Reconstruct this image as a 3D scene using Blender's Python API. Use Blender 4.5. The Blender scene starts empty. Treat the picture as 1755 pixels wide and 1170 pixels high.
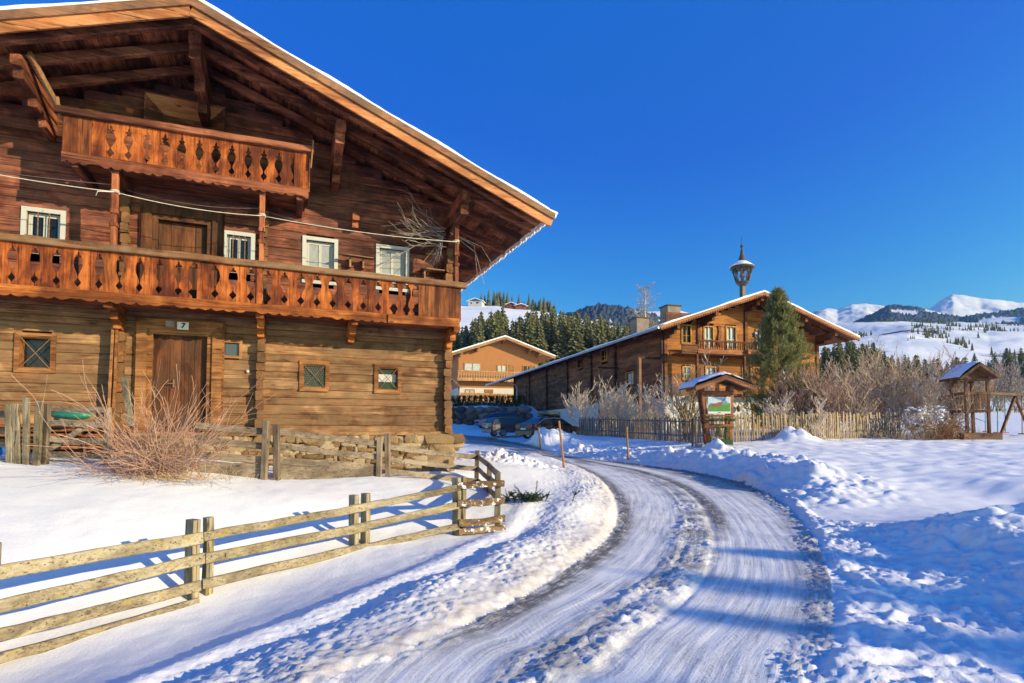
import bpy, math, random
import numpy as np
from mathutils import Vector, Matrix

# ------------------------------------------------------------------ camera, sky, sun, exposure
SC = bpy.context.scene
COL = SC.collection
R = math.radians
F_PX, PITCH, Y0, CX = 950.0, R(2.5), 694.0, 877.5       # the photograph is 1755 x 1170

cam_d = bpy.data.cameras.new('camera')
cam = bpy.data.objects.new('camera', cam_d); COL.objects.link(cam)
cam_d.sensor_fit = 'HORIZONTAL'; cam_d.sensor_width = 36.0
cam_d.lens = F_PX / 1755.0 * 36.0
cam_d.shift_y = (Y0 - 585.0) / 1755.0
cam_d.clip_start = 0.05; cam_d.clip_end = 30000.0
cam.location = (0, 0, 0); cam.rotation_euler = (R(90) + PITCH, 0, 0)
SC.camera = cam

SUN_EL = R(16.5)
SUN_H = Vector((0.90, -0.43, 0)).normalized()
SUN_DIR = Vector((SUN_H.x * math.cos(SUN_EL), SUN_H.y * math.cos(SUN_EL), math.sin(SUN_EL)))
sun_d = bpy.data.lights.new('sun', 'SUN'); sun = bpy.data.objects.new('sun', sun_d); COL.objects.link(sun)
sun_d.energy = 3.55; sun_d.angle = R(0.5); sun_d.color = (1.0, 0.82, 0.50)
sun.rotation_euler = SUN_DIR.to_track_quat('Z', 'Y').to_euler()
sun.location = (60, -40, 60)

W = bpy.data.worlds.new('World'); SC.world = W; W.use_nodes = True
wn = W.node_tree; wn.nodes.clear()
sky = wn.nodes.new('ShaderNodeTexSky'); sky.sky_type = 'NISHITA'; sky.sun_disc = False
sky.sun_elevation = SUN_EL; sky.sun_rotation = math.atan2(SUN_H.x, SUN_H.y)
sky.altitude = 1500; sky.air_density = 1.0; sky.dust_density = 0.3; sky.ozone_density = 2.5
sp = wn.nodes.new('ShaderNodeSeparateColor'); cb_ = wn.nodes.new('ShaderNodeCombineColor')   # deep polarised blue: grade each channel of the sky
EXPO = 1.0
for i, (k, p, top, low) in enumerate(((70.0, 3.9, 1.8, 0.0), (4.1, 1.88, 2.9, 0.112), (1.20, 0.52, 3.2, 0.56))):
    pw = wn.nodes.new('ShaderNodeMath'); pw.operation = 'POWER'; pw.inputs[1].default_value = p
    mu = wn.nodes.new('ShaderNodeMath'); mu.operation = 'MULTIPLY'; mu.inputs[1].default_value = k * 0.11 ** p / (0.11 * 2 ** EXPO)
    mn = wn.nodes.new('ShaderNodeMath'); mn.operation = 'MINIMUM'; mn.inputs[1].default_value = top / (0.11 * 2 ** EXPO)
    wn.links.new(sp.outputs[i], pw.inputs[0]); wn.links.new(pw.outputs[0], mu.inputs[0]); wn.links.new(mu.outputs[0], mn.inputs[0]); 
    mx_ = wn.nodes.new('ShaderNodeMath'); mx_.operation = 'MAXIMUM'; mx_.inputs[1].default_value = low / (0.11 * 2 ** EXPO)
    wn.links.new(mn.outputs[0], mx_.inputs[0]); wn.links.new(mx_.outputs[0], cb_.inputs[i])
bg = wn.nodes.new('ShaderNodeBackground'); bg.inputs['Strength'].default_value = 0.122
wo = wn.nodes.new('ShaderNodeOutputWorld')
wn.links.new(sky.outputs[0], sp.inputs[0]); wn.links.new(cb_.outputs[0], bg.inputs['Color']); wn.links.new(bg.outputs[0], wo.inputs[0])

SC.view_settings.view_transform = 'Standard'; SC.view_settings.look = 'None'
SC.view_settings.gamma = 1.0; SC.view_settings.use_curve_mapping = False
SC.view_settings.exposure = EXPO

# ------------------------------------------------------------------ photograph geometry helpers
def ray(px, py):
    xc = (px - CX) / F_PX; yc = (Y0 - py) / F_PX
    c, s = math.cos(PITCH), math.sin(PITCH)
    return Vector((xc, c - yc * s, s + yc * c))
def at(px, py, d):                     # point of the world seen at a pixel, d metres in front
    r = ray(px, py); return r * (d / r.y)

# ------------------------------------------------------------------ noise (numpy)
def _h(ix, iy, s):
    n = (ix.astype(np.int64) * 374761393 + iy.astype(np.int64) * 668265263 + s * 974711) & 0x7fffffff
    n = ((n ^ (n >> 13)) * 1274126177) & 0x7fffffff
    n = n ^ (n >> 16)
    return (n & 0xffff) / 65535.0
def vnoise(x, y, s=0):
    ix = np.floor(x); iy = np.floor(y); fx = x - ix; fy = y - iy
    ix = ix.astype(np.int64); iy = iy.astype(np.int64)
    u = fx * fx * fx * (fx * (fx * 6 - 15) + 10); v = fy * fy * fy * (fy * (fy * 6 - 15) + 10)
    a = _h(ix, iy, s); b = _h(ix + 1, iy, s); c = _h(ix, iy + 1, s); d = _h(ix + 1, iy + 1, s)
    return (a * (1 - u) + b * u) * (1 - v) + (c * (1 - u) + d * u) * v
def fbm(x, y, o=4, s=0, g=0.5):
    t = np.zeros_like(np.asarray(x, dtype=float)); a = 1.0; n = 0
    for i in range(o):
        t += a * (vnoise(x, y, s + i * 17) - 0.5) * 2; n += a; a *= g; x = x * 2.03 + 11.3; y = y * 2.03 - 7.1
    return t / n
def lumps(x, y, s=0, r=0.62):           # rounded clods, 0..1
    ix = np.floor(x).astype(np.int64); iy = np.floor(y).astype(np.int64)
    best = np.zeros_like(np.asarray(x, dtype=float))
    for dx in (-1, 0, 1):
        for dy in (-1, 0, 1):
            cx = ix + dx; cy = iy + dy
            px = cx + _h(cx, cy, s); py = cy + _h(cx, cy, s + 5); sz = r * (0.35 + 0.65 * _h(cx, cy, s + 9))
            d2 = ((x - px) ** 2 + (y - py) ** 2) / (sz * sz)
            best = np.maximum(best, np.sqrt(np.clip(1 - d2, 0, 1)) * sz / r)
    return best
def sstep(a, b, x):
    t = np.clip((x - a) / (b - a), 0, 1); return t * t * (3 - 2 * t)

# ------------------------------------------------------------------ mesh builder
class MB:
    def __init__(self, seed=0):
        self.v = []; self.f = []; self.t = []; self.rng = random.Random(seed)
    def add(self, vs, fs, tone=None):
        o = len(self.v); tone = self.rng.random() if tone is None else tone
        self.v.extend([tuple(p) for p in vs]); self.t.extend([tone] * len(vs))
        self.f.extend([tuple(i + o for i in f) for f in fs])
    def box(self, x0, x1, y0, y1, z0, z1, tone=None, j=0.0):
        r = self.rng
        vs = [(x, y, z) for x in (x0, x1) for y in (y0, y1) for z in (z0, z1)]
        if j: vs = [tuple(c + r.uniform(-j, j) for c in p) for p in vs]
        self.add(vs, [(0, 1, 3, 2), (4, 6, 7, 5), (0, 4, 5, 1), (2, 3, 7, 6), (0, 2, 6, 4), (1, 5, 7, 3)], tone)
    def beam(self, p0, p1, w, h, up=(0, 0, 1), tone=None, seg=1, j=0.0, ch=0.12, taper=1.0, sag=0.0):
        # squared timber between two points, chamfered, optionally wavy
        r = self.rng; p0 = Vector(p0); p1 = Vector(p1); d = (p1 - p0); L = d.length
        if L < 1e-6: return
        d.normalize(); upv = Vector(up)
        s = d.cross(upv)
        if s.length < 1e-4: s = d.cross(Vector((1, 0, 0)))
        s.normalize(); t = s.cross(d).normalized()
        c = ch * min(w, h)
        prof = [(-w/2 + c, -h/2), (w/2 - c, -h/2), (w/2, -h/2 + c), (w/2, h/2 - c), (w/2 - c, h/2), (-w/2 + c, h/2), (-w/2, h/2 - c), (-w/2, -h/2 + c)]
        vs = []; fs = []
        for i in range(seg + 1):
            k = i / seg; q = p0 + d * (L * k) + t * (-sag * math.sin(math.pi * k)); sc = 1 + (taper - 1) * k
            ox = r.uniform(-j, j); oy = r.uniform(-j, j)
            for (a, b) in prof:
                vs.append(q + s * (a * sc + ox + r.uniform(-j, j) * .4) + t * (b * sc + oy + r.uniform(-j, j) * .4))
        for i in range(seg):
            for k in range(8):
                a = i * 8 + k; b = i * 8 + (k + 1) % 8
                fs.append((a, b, b + 8, a + 8))
        fs.append(tuple(reversed(range(8)))); fs.append(tuple(seg * 8 + k for k in range(8)))
        self.add(vs, fs, tone)
    def tube(self, pts, rads, n=6, tone=None, cap=True):
        vs = []; fs = []; pts = [Vector(p) for p in pts]
        for i, p in enumerate(pts):
            d = (pts[min(i + 1, len(pts) - 1)] - pts[max(i - 1, 0)])
            if d.length < 1e-9: d = Vector((0, 0, 1))
            d.normalize(); s = d.cross(Vector((0.13, 0.31, 0.94)))
            if s.length < 1e-3: s = d.cross(Vector((1, 0, 0)))
            s.normalize(); t = d.cross(s); rr = rads[i] if hasattr(rads, '__len__') else rads
            for k in range(n):
                a = 2 * math.pi * k / n; vs.append(p + (s * math.cos(a) + t * math.sin(a)) * rr)
        for i in range(len(pts) - 1):
            for k in range(n):
                a = i * n + k; b = i * n + (k + 1) % n; fs.append((a, b, b + n, a + n))
        if cap: fs.append(tuple(reversed(range(n)))); fs.append(tuple((len(pts) - 1) * n + k for k in range(n)))
        self.add(vs, fs, tone)
    def prism(self, poly, y0, y1, tone=None, axes='xz'):   # polygon extruded along the third axis
        m = len(poly)
        def P(a, b, c): return (a, c, b) if axes == 'xz' else ((c, a, b) if axes == 'yz' else (a, b, c))
        vs = [P(a, b, y0) for a, b in poly] + [P(a, b, y1) for a, b in poly]
        fs = [tuple(range(m)), tuple(reversed(range(m, 2 * m)))] + [(i, i + m, (i + 1) % m + m, (i + 1) % m) for i in range(m)]
        self.add(vs, fs, tone)
    def lathe(self, prof, n=12, c=(0, 0, 0), tone=None):
        vs = []; fs = []
        for (r, z) in prof:
            for k in range(n):
                a = 2 * math.pi * k / n; vs.append((c[0] + r * math.cos(a), c[1] + r * math.sin(a), c[2] + z))
        for i in range(len(prof) - 1):
            for k in range(n):
                a = i * n + k; b = i * n + (k + 1) % n; fs.append((a, b, b + n, a + n))
        fs.append(tuple(reversed(range(n)))); fs.append(tuple((len(prof) - 1) * n + k for k in range(n)))
        self.add(vs, fs, tone)
    def blob(self, c, r, sub=1, amp=0.25, sq=(1, 1, 1), tone=None):
        vs, fs = ICO[sub]; s = self.rng.uniform(0, 50); out = []
        for p in vs:
            k = 1 + amp * math.sin(p[0] * 3.1 + s) * math.cos(p[1] * 2.7 + s * 1.7 + p[2] * 2.2) + amp * .5 * self.rng.uniform(-1, 1)
            out.append((c[0] + p[0] * r * k * sq[0], c[1] + p[1] * r * k * sq[1], c[2] + p[2] * r * k * sq[2]))
        self.add(out, fs, tone)
    def mesh(self, name, smooth=False):
        me = bpy.data.meshes.new(name)
        me.from_pydata(self.v, [], self.f); me.update()
        at_ = me.attributes.new('tone', 'FLOAT', 'POINT'); at_.data.foreach_set('value', np.array(self.t, dtype=np.float32))
        import bmesh
        bm = bmesh.new(); bm.from_mesh(me); bmesh.ops.recalc_face_normals(bm, faces=bm.faces); bm.to_mesh(me); bm.free()
        if smooth: me.polygons.foreach_set('use_smooth', [True] * len(me.polygons))
        return me
    def build(self, name, m, parent=None, smooth=False, label=None):
        me = self.mesh(name, smooth); me.materials.append(m)
        o = bpy.data.objects.new(name, me); COL.objects.link(o)
        if parent: o.parent = parent
        if label: o['label'] = label
        return o

def _ico():
    import bmesh
    d = {}
    for s in (1, 2, 3):
        bm = bmesh.new(); bmesh.ops.create_icosphere(bm, subdivisions=s, radius=1)
        d[s] = ([tuple(v.co) for v in bm.verts], [tuple(v.index for v in f.verts) for f in bm.faces]); bm.free()
    return d
ICO = _ico()

def tag(o, label, cat, group=None, kind=None):
    o['label'] = label; o['category'] = cat
    if group: o['group'] = group
    if kind: o['kind'] = kind
    return o
def thing(name, label, cat, loc=(0, 0, 0), rz=0.0, group=None):
    o = bpy.data.objects.new(name, None); COL.objects.link(o); o.empty_display_size = 0.3
    o.location = loc; o.rotation_euler = (0, 0, rz)
    return tag(o, label, cat, group)
def structure(o):
    o['kind'] = 'structure'; return o
def dup(o, parent=None, label=None, loc=None, rz=None, sc=None):
    kids = [k for k in ALLKIDS(o)]
    c = o.copy(); COL.objects.link(c)
    if parent: c.parent = parent
    for k in kids: dup(k, c)
    if label: c['label'] = label
    if loc is not None: c.location = loc
    if rz is not None: c.rotation_euler = (0, 0, rz)
    if sc is not None: c.scale = sc if hasattr(sc, '__len__') else (sc, sc, sc)
    return c
def ALLKIDS(o): return [k for k in COL.objects if k.parent == o]

# ------------------------------------------------------------------ materials
MATS = {}
def mat(name):
    m = bpy.data.materials.new(name); m.use_nodes = True; MATS[name] = m
    nt = m.node_tree; b = nt.nodes['Principled BSDF']
    return m, nt, b
class N:                                  # short-hand for building node graphs
    def __init__(self, nt): self.nt = nt
    def new(self, t, **k):
        n = self.nt.nodes.new(t)
        for a, b in k.items(): setattr(n, a, b)
        return n
    def link(self, a, b): self.nt.links.new(a, b)
    def val(self, s, x):
        if hasattr(x, 'is_output'): self.link(x, s)
        else: s.default_value = x
    def math(self, op, a, b=0.0, c=None, clamp=False):
        n = self.new('ShaderNodeMath', operation=op, use_clamp=clamp); self.val(n.inputs[0], a); self.val(n.inputs[1], b)
        if c is not None: self.val(n.inputs[2], c)
        return n.outputs[0]
    def coord(self, kind='Object', scale=(1, 1, 1), off=None):
        tc = self.new('ShaderNodeTexCoord'); mp = self.new('ShaderNodeMapping'); mp.inputs['Scale'].default_value = scale
        self.link(tc.outputs[kind], mp.inputs['Vector'])
        if off is not None: self.link(off, mp.inputs['Location'])
        return mp.outputs[0]
    def attr(self, name):
        a = self.new('ShaderNodeAttribute', attribute_name=name); return a.outputs['Fac']
    def noise(self, vec, scale=5.0, detail=4.0, rough=0.55, dist=0.0):
        n = self.new('ShaderNodeTexNoise'); n.inputs['Scale'].default_value = scale; n.inputs['Detail'].default_value = detail
        n.inputs['Roughness'].default_value = rough; n.inputs['Distortion'].default_value = dist
        if vec is not None: self.link(vec, n.inputs['Vector'])
        return n.outputs['Fac']
    def vor(self, vec, scale=5.0, feature='F1', rnd=1.0):
        n = self.new('ShaderNodeTexVoronoi', feature=feature); n.inputs['Scale'].default_value = scale; n.inputs['Randomness'].default_value = rnd
        if vec is not None: self.link(vec, n.inputs['Vector'])
        return n.outputs
    def ramp(self, f, stops):
        n = self.new('ShaderNodeValToRGB'); e = n.color_ramp.elements
        while len(e) < len(stops): e.new(0.5)
        for i, (p, c) in enumerate(stops):
            e[i].position = p; e[i].color = (c[0], c[1], c[2], 1) if hasattr(c, '__len__') else (c, c, c, 1)
        self.link(f, n.inputs[0]); return n.outputs[0]
    def mix(self, f, a, b, mode='MIX'):
        n = self.new('ShaderNodeMix', data_type='RGBA', blend_type=mode)
        self.val(n.inputs[0], f)
        for s, x in ((n.inputs[6], a), (n.inputs[7], b)):
            if hasattr(x, 'is_output'): self.link(x, s)
            else: s.default_value = (x[0], x[1], x[2], 1)
        return n.outputs[2]
    def bump(self, h, strength=0.5, dist=0.01, normal=None):
        n = self.new('ShaderNodeBump'); n.inputs['Strength'].default_value = strength; n.inputs['Distance'].default_value = dist
        self.link(h, n.inputs['Height'])
        if normal is not None: self.link(normal, n.inputs['Normal'])
        return n.outputs[0]
    def sep(self, v):
        n = self.new('ShaderNodeSeparateXYZ'); self.link(v, n.inputs[0]); return n.outputs

def wood(name, c_dark, c_mid, c_light, axis='x', grain=1.0, grey=None, grey_amt=0.0, rough=0.75, knots=True, bump=0.5, moss=0.0, snow=0.0, blotch=0.5):
    """Weathered timber: long grain streaks, knots, per-board tone, optional grey weathering and lichen."""
    m, nt, b = mat(name); g = N(nt)
    tone = g.attr('tone')
    off = g.new('ShaderNodeCombineXYZ')
    g.link(g.math('MULTIPLY', tone, 37.0), off.inputs[0]); g.link(g.math('MULTIPLY', tone, 53.0), off.inputs[1]); g.link(g.math('MULTIPLY', tone, 71.0), off.inputs[2])
    st = {'x': (0.55, 9, 14), 'y': (9, 0.55, 14), 'z': (9, 12, 0.6)}[axis]
    st = tuple(s * grain for s in st)
    v = g.coord('Object', st, off.outputs[0])
    v2 = g.coord('Object', tuple(s * 3.5 for s in st), off.outputs[0])
    iso = g.coord('Object', (1.6, 1.6, 1.6), off.outputs[0])
    n1 = g.noise(v, 1.0, 5, 0.6, 0.9); n2 = g.noise(v2, 1.0, 3, 0.6, 0.3); n3 = g.noise(iso, 1.3, 4, 0.6, 0.4)
    v3 = g.coord('Object', tuple(q * (1.6 if q < 2 else 8.0) for q in st), off.outputs[0]); n4 = g.noise(v3, 1.0, 2, 0.6)
    f = g.math('ADD', g.math('MULTIPLY', n1, 0.46), g.math('ADD', g.math('MULTIPLY', n2, 0.36), g.math('MULTIPLY', n4, 0.20)))
    f = g.math('ADD', f, g.math('MULTIPLY', g.math('SUBTRACT', tone, 0.5), 0.16))
    f = g.math('ADD', f, g.math('MULTIPLY', g.math('SUBTRACT', n3, 0.5), blotch))
    col = g.ramp(f, [(0.32, c_dark), (0.5, c_mid), (0.66, c_light)])
    sv = g.coord('Object', {'x': (0.35, 1.1, 1.9), 'y': (1.1, 0.35, 1.9), 'z': (2.6, 2.6, 0.7)}[axis]); pn = g.noise(sv, 1.0, 5, 0.62, 0.8)
    col = g.mix(g.math('MULTIPLY', g.ramp(pn, [(0.38, 1.0), (0.52, 0.0)]), 0.78), col, tuple(c * .8 for c in c_dark))
    col = g.mix(g.math('MULTIPLY', g.ramp(pn, [(0.54, 0.0), (0.68, 1.0)]), 0.5), col, tuple(min(1, c * 1.25) for c in c_light))
    ck = g.noise(g.coord('Object', tuple(q * (.5 if q < 1 else 2.6) for q in st), off.outputs[0]), 1.0, 2, 0.5, 1.2)
    col = g.mix(g.ramp(ck, [(0.31, 0.9), (0.35, 0.0)]), col, tuple(c * .25 for c in c_dark))
    crack = g.ramp(n2, [(0.30, 0.25), (0.40, 1.0)])
    col = g.mix(0.75, col, crack, 'MULTIPLY')
    if knots:
        kv = g.coord('Object', {'x': (1.6, 4, 4), 'y': (4, 1.6, 4), 'z': (4, 4, 1.6)}[axis], off.outputs[0])
        kd = g.vor(kv, 1.0)[0]
        k = g.ramp(kd, [(0.05, 1.0), (0.13, 0.0)])
        col = g.mix(g.math('MULTIPLY', k, 0.8), col, tuple(c * 0.35 for c in c_dark))
    if grey is not None:
        gn = g.noise(iso, 0.9, 5, 0.65, 0.6)
        gm = g.ramp(gn, [(0.5 - grey_amt * .35, 0.0), (0.72 - grey_amt * .3, 1.0)])
        col = g.mix(g.math('MULTIPLY', gm, 0.85), col, g.mix(n2, tuple(c * .6 for c in grey), grey))
    if moss > 0:
        mn = g.noise(g.coord('Object', (5, 5, 5), off.outputs[0]), 1.2, 5, 0.7)
        col = g.mix(g.math('MULTIPLY', g.ramp(mn, [(0.55, 0.0), (0.68, 1.0)]), moss), col, (0.34, 0.25, 0.03))
    if snow > 0:
        sn = g.noise(g.coord('Object', (9, 9, 9), off.outputs[0]), 1.0, 5, 0.75)
        sm = g.ramp(sn, [(0.62 - .12 * snow, 0.0), (0.66 - .12 * snow, 1.0)])
        col = g.mix(sm, col, (0.8, 0.8, 0.8))
    nt.links.new(col, b.inputs['Base Color']); b.inputs['Roughness'].default_value = rough
    b.inputs['Specular IOR Level'].default_value = 0.25
    h = g.math('ADD', f, g.math('MULTIPLY', g.math('LESS_THAN', n2, 0.36), -0.5))
    nt.links.new(g.bump(h, bump, 0.012), b.inputs['Normal'])
    return m

def plain(name, c, rough=0.6, metal=0.0, var=0.12, scale=3.0, spec=0.4, bump=0.0):
    m, nt, b = mat(name); g = N(nt)
    n = g.noise(g.coord('Object', (scale,) * 3), 1.0, 5, 0.6)
    col = g.ramp(n, [(0.3, tuple(x * (1 - var) for x in c)), (0.7, tuple(min(1, x * (1 + var)) for x in c))])
    nt.links.new(col, b.inputs['Base Color']); b.inputs['Roughness'].default_value = rough; b.inputs['Metallic'].default_value = metal
    b.inputs['Specular IOR Level'].default_value = spec
    if bump: nt.links.new(g.bump(g.noise(g.coord('Object', (scale * 6,) * 3), 1.0, 4), bump, 0.01), b.inputs['Normal'])
    return m

def snow_mat(name, dirt=False, fine=1.0):
    m, nt, b = mat(name); g = N(nt)
    v = g.coord('Object', (1, 1, 1))
    n1 = g.noise(v, 2.2, 5, 0.6); n2 = g.noise(v, 28.0 * fine, 4, 0.65); n3 = g.noise(v, 120.0 * fine, 2, 0.6)
    col = g.ramp(n1, [(0.3, (0.80, 0.81, 0.83)), (0.7, (0.88, 0.88, 0.88))])
    if dirt:
        d = g.attr('dirt')
        dn = g.noise(v, 7.0, 6, 0.75)
        f = g.math('MULTIPLY', d, g.ramp(dn, [(0.34, 0.15), (0.66, 1.0)]), clamp=True)
        col = g.mix(f, col, g.mix(n2, (0.40, 0.32, 0.24), (0.62, 0.54, 0.45)))
    nt.links.new(col, b.inputs['Base Color']); b.inputs['Roughness'].default_value = 0.65
    b.inputs['Specular IOR Level'].default_value = 0.25
    nb = g.bump(n3, 0.25, 0.006); nb = g.bump(n2, 0.35, 0.02, nb)
    nt.links.new(nb, b.inputs['Normal'])
    return m
M_SNOW = snow_mat('snow'); M_GROUND = snow_mat('trodden_snow', dirt=True)

# ------------------------------------------------------------------ the ground and the road
def z_road(d):
    return np.interp(d, [-60, 10, 15, 22, 28, 40, 52, 60], [-1.7, -1.7, -1.6, -1.4, -1.2, -0.75, -0.1, 0.1])
def road_at(px, py):
    r = ray(px, py); d = 10.0
    for _ in range(60):
        d = 0.5 * d + 0.5 * min(60.0, float(z_road(d)) / min(-1e-3, r.z / r.y))
    return (r.x / r.y * d, d)
LEFT_PX = [(540, 1170), (673, 1117), (807, 1060), (880, 1025), (950, 985), (1018, 940), (1052, 905), (1058, 870), (1047, 840), (1020, 815), (975, 795), (925, 781), (870, 771)]
RIGHT_PX = [(1412, 1170), (1425, 1110), (1428, 1060), (1425, 1000), (1408, 945), (1385, 905), (1350, 866), (1300, 838), (1247, 819), (1180, 806), (1110, 797), (1040, 789), (985, 782), (945, 774)]
MID_PX = [(905, 1165), (975, 1118), (1035, 1070), (1085, 1040), (1127, 1010), (1165, 975), (1184, 940), (1190, 905), (1180, 865), (1155, 838), (1115, 818), (1060, 803), (990, 790), (930, 778)]
LEFT = [(-5.0, -7.0), (-3.3, -2.0), (-2.1, 1.4)] + [road_at(*p) for p in LEFT_PX] + [(-4.2, 36.0), (-12.0, 41.0)]
RIGHT = [(2.0, -7.0), (2.05, -2.0), (2.0, 1.4)] + [road_at(*p) for p in RIGHT_PX] + [(0.4, 37.0), (-3.5, 45.0), (-12.0, 51.0)]
MID = [(-1.5, -7.0), (-0.9, -2.0), (-0.3, 1.4)] + [road_at(*p) for p in MID_PX] + [(-1.8, 36.0), (-7.0, 43.0), (-12.0, 46.0)]
def smooth_line(pts, n=6):
    p = [np.array(q, float) for q in pts]; out = []
    for i in range(len(p) - 1):
        a, b, c, d = p[max(i - 1, 0)], p[i], p[i + 1], p[min(i + 2, len(p) - 1)]
        for k in range(n):
            t = k / n
            out.append(0.5 * ((2 * b) + (-a + c) * t + (2 * a - 5 * b + 4 * c - d) * t * t + (-a + 3 * b - 3 * c + d) * t ** 3))
    out.append(p[-1]); return np.array(out)
LEFT_S, RIGHT_S, MID_S = smooth_line(LEFT, 3), smooth_line(RIGHT, 3), smooth_line(MID, 3)
def seg_dist(X, Y, line):
    best = np.full(X.shape, 1e9); sgn = np.zeros(X.shape); arc = np.zeros(X.shape); s0 = 0.0
    for i in range(len(line) - 1):
        ax, ay = line[i]; bx, by = line[i + 1]; dx, dy = bx - ax, by - ay; L2 = dx * dx + dy * dy
        t = np.clip(((X - ax) * dx + (Y - ay) * dy) / L2, 0, 1)
        ex = X - ax - t * dx; ey = Y - ay - t * dy; d = np.hypot(ex, ey)
        m = d < best
        best = np.where(m, d, best); sgn = np.where(m, np.sign(dy * ex - dx * ey), sgn); arc = np.where(m, s0 + t * math.sqrt(L2), arc)
        s0 += math.sqrt(L2)
    return best, sgn, arc
def inside(X, Y, poly):
    r = np.zeros(X.shape, bool); n = len(poly)
    for i in range(n):
        ax, ay = poly[i]; bx, by = poly[(i + 1) % n]
        if ay == by: continue
        c = ((ay > Y) != (by > Y)) & (X < (bx - ax) * (Y - ay) / (by - ay) + ax)
        r ^= c
    return r
ROAD_POLY = np.vstack([LEFT_S, RIGHT_S[::-1]])

_cp = [at(*p) for p in [
    (850, 915, 9.0), (735, 922, 8.6), (612, 940, 8.07), (480, 985, 7.3), (335, 1033, 6.54), (170, 1085, 5.8), (0, 1146, 5.23), (-300, 1220, 4.4),
    (820, 828, 13.5), (650, 817, 11.4), (465, 820, 10.3), (300, 806, 9.8), (55, 800, 9.2), (-200, 800, 8.6),
    (200, 900, 7.4), (0, 965, 6.4), (500, 862, 8.9), (700, 855, 10.0), (330, 935, 7.4),
    (300, 1170, 4.25), (480, 1100, 4.9), (700, 1000, 6.3), (880, 930, 8.0), (120, 1190, 4.4),
    (905, 858, 10.5), (985, 868, 10.2), (960, 806, 18.5), (1000, 820, 16.2), (880, 800, 15.5), (840, 785, 18.0), (900, 782, 22.0),
    (1230, 763, 23.0), (1043, 746, 33.0), (992, 746, 36.0), (1120, 752, 28.5), (1190, 760, 25.0), (1420, 752, 25.5), (1540, 750, 27.0), (1670, 752, 25.0),
    (1500, 708, 60.0), (1755, 708, 60.0), (1300, 716, 62.0), (1755, 742, 28.0),
    (1100, 776, 23.6), (1200, 784, 20.2), (1300, 794, 17.0), (1380, 806, 14.8), (1450, 806, 15.2), (1340, 780, 19.0), (1600, 822, 13.6), (1755, 832, 12.4), (1600, 780, 19.0), (1755, 775, 19.0),
    (1735, 892, 7.6), (1645, 910, 7.6), (1850, 885, 7.4), (1754, 1045, 5.3), (1850, 1000, 5.4), (1900, 1170, 3.9), (1640, 985, 6.55), (1580, 950, 7.6),
    (1500, 880, 11.0), (1620, 868, 11.6), (1755, 864, 11.8),
    (850, 752, 40.0), (930, 752, 40.0), (800, 745, 44.0), (830, 735, 56.5), (850, 734, 53.0), (820, 735, 53.0), (700, 735, 56.5), (1000, 735, 56.5), (830, 697, 61.0), (700, 697, 61.0), (960, 697, 61.0), (860, 690, 72.0), (860, 690, 95.0)]]
_cp += [Vector(p) for p in [(-1.2, 13.6, -1.15), (-4, 12.6, -1.05), (-6.5, 11.7, -0.62), (-9.5, 10.4, -0.42), (-12, 9.5, -0.4), (-6, 16, -0.9), (-12, 16, -0.5), (-2.5, 20, -1.0),
    (9.8, 36, -0.05), (6, 44, -0.1), (18, 38, 0.0), (24, 40, 0.2), (3, 58, 0.1), (20, 60, 0.9),
    (20, 0, -1.3), (14, 4, -1.3), (40, -20, -1.0), (0, -12, -1.7), (-10, -2, -2.5), (-9, 3, -2.3), (-16, 6, -1.6), (-30, -10, -2), (30, 12, -0.9), (45, 30, -0.2),
    (-60, 100, 5.5), (0, 118, 6.5), (60, 110, 5.0), (130, 100, 4.0), (100, 40, 1.0), (-60, 40, 1.0), (-30, 60, 1.2), (0, 160, 12), (-90, 160, 12), (90, 160, 9), (160, 160, 9), (60, -60, -1), (-60, -60, -2)]]
for ln in (LEFT, MID, RIGHT):
    for (x, y) in ln: _cp.append(Vector((x, y, float(z_road(y)) - (0.02 if ln is MID else 0.0))))
_cp = np.array([tuple(p) for p in _cp])
def _k(r): return np.sqrt(r * r + 0.35 ** 2)
_A = _k(np.hypot(_cp[:, None, 0] - _cp[None, :, 0], _cp[:, None, 1] - _cp[None, :, 1])) - 0.02 * np.eye(len(_cp))
_P = np.column_stack([np.ones(len(_cp)), _cp[:, 0], _cp[:, 1]])
_M = np.block([[_A, _P], [_P.T, np.zeros((3, 3))]])
_W = np.linalg.solve(_M, np.concatenate([_cp[:, 2], np.zeros(3)]))
def base_z(X, Y):
    X = np.asarray(X, float); Y = np.asarray(Y, float)
    z = _W[-3] + _W[-2] * X + _W[-1] * Y
    for i in range(len(_cp)): z = z + _W[i] * _k(np.hypot(X - _cp[i, 0], Y - _cp[i, 1]))
    return z
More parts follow.
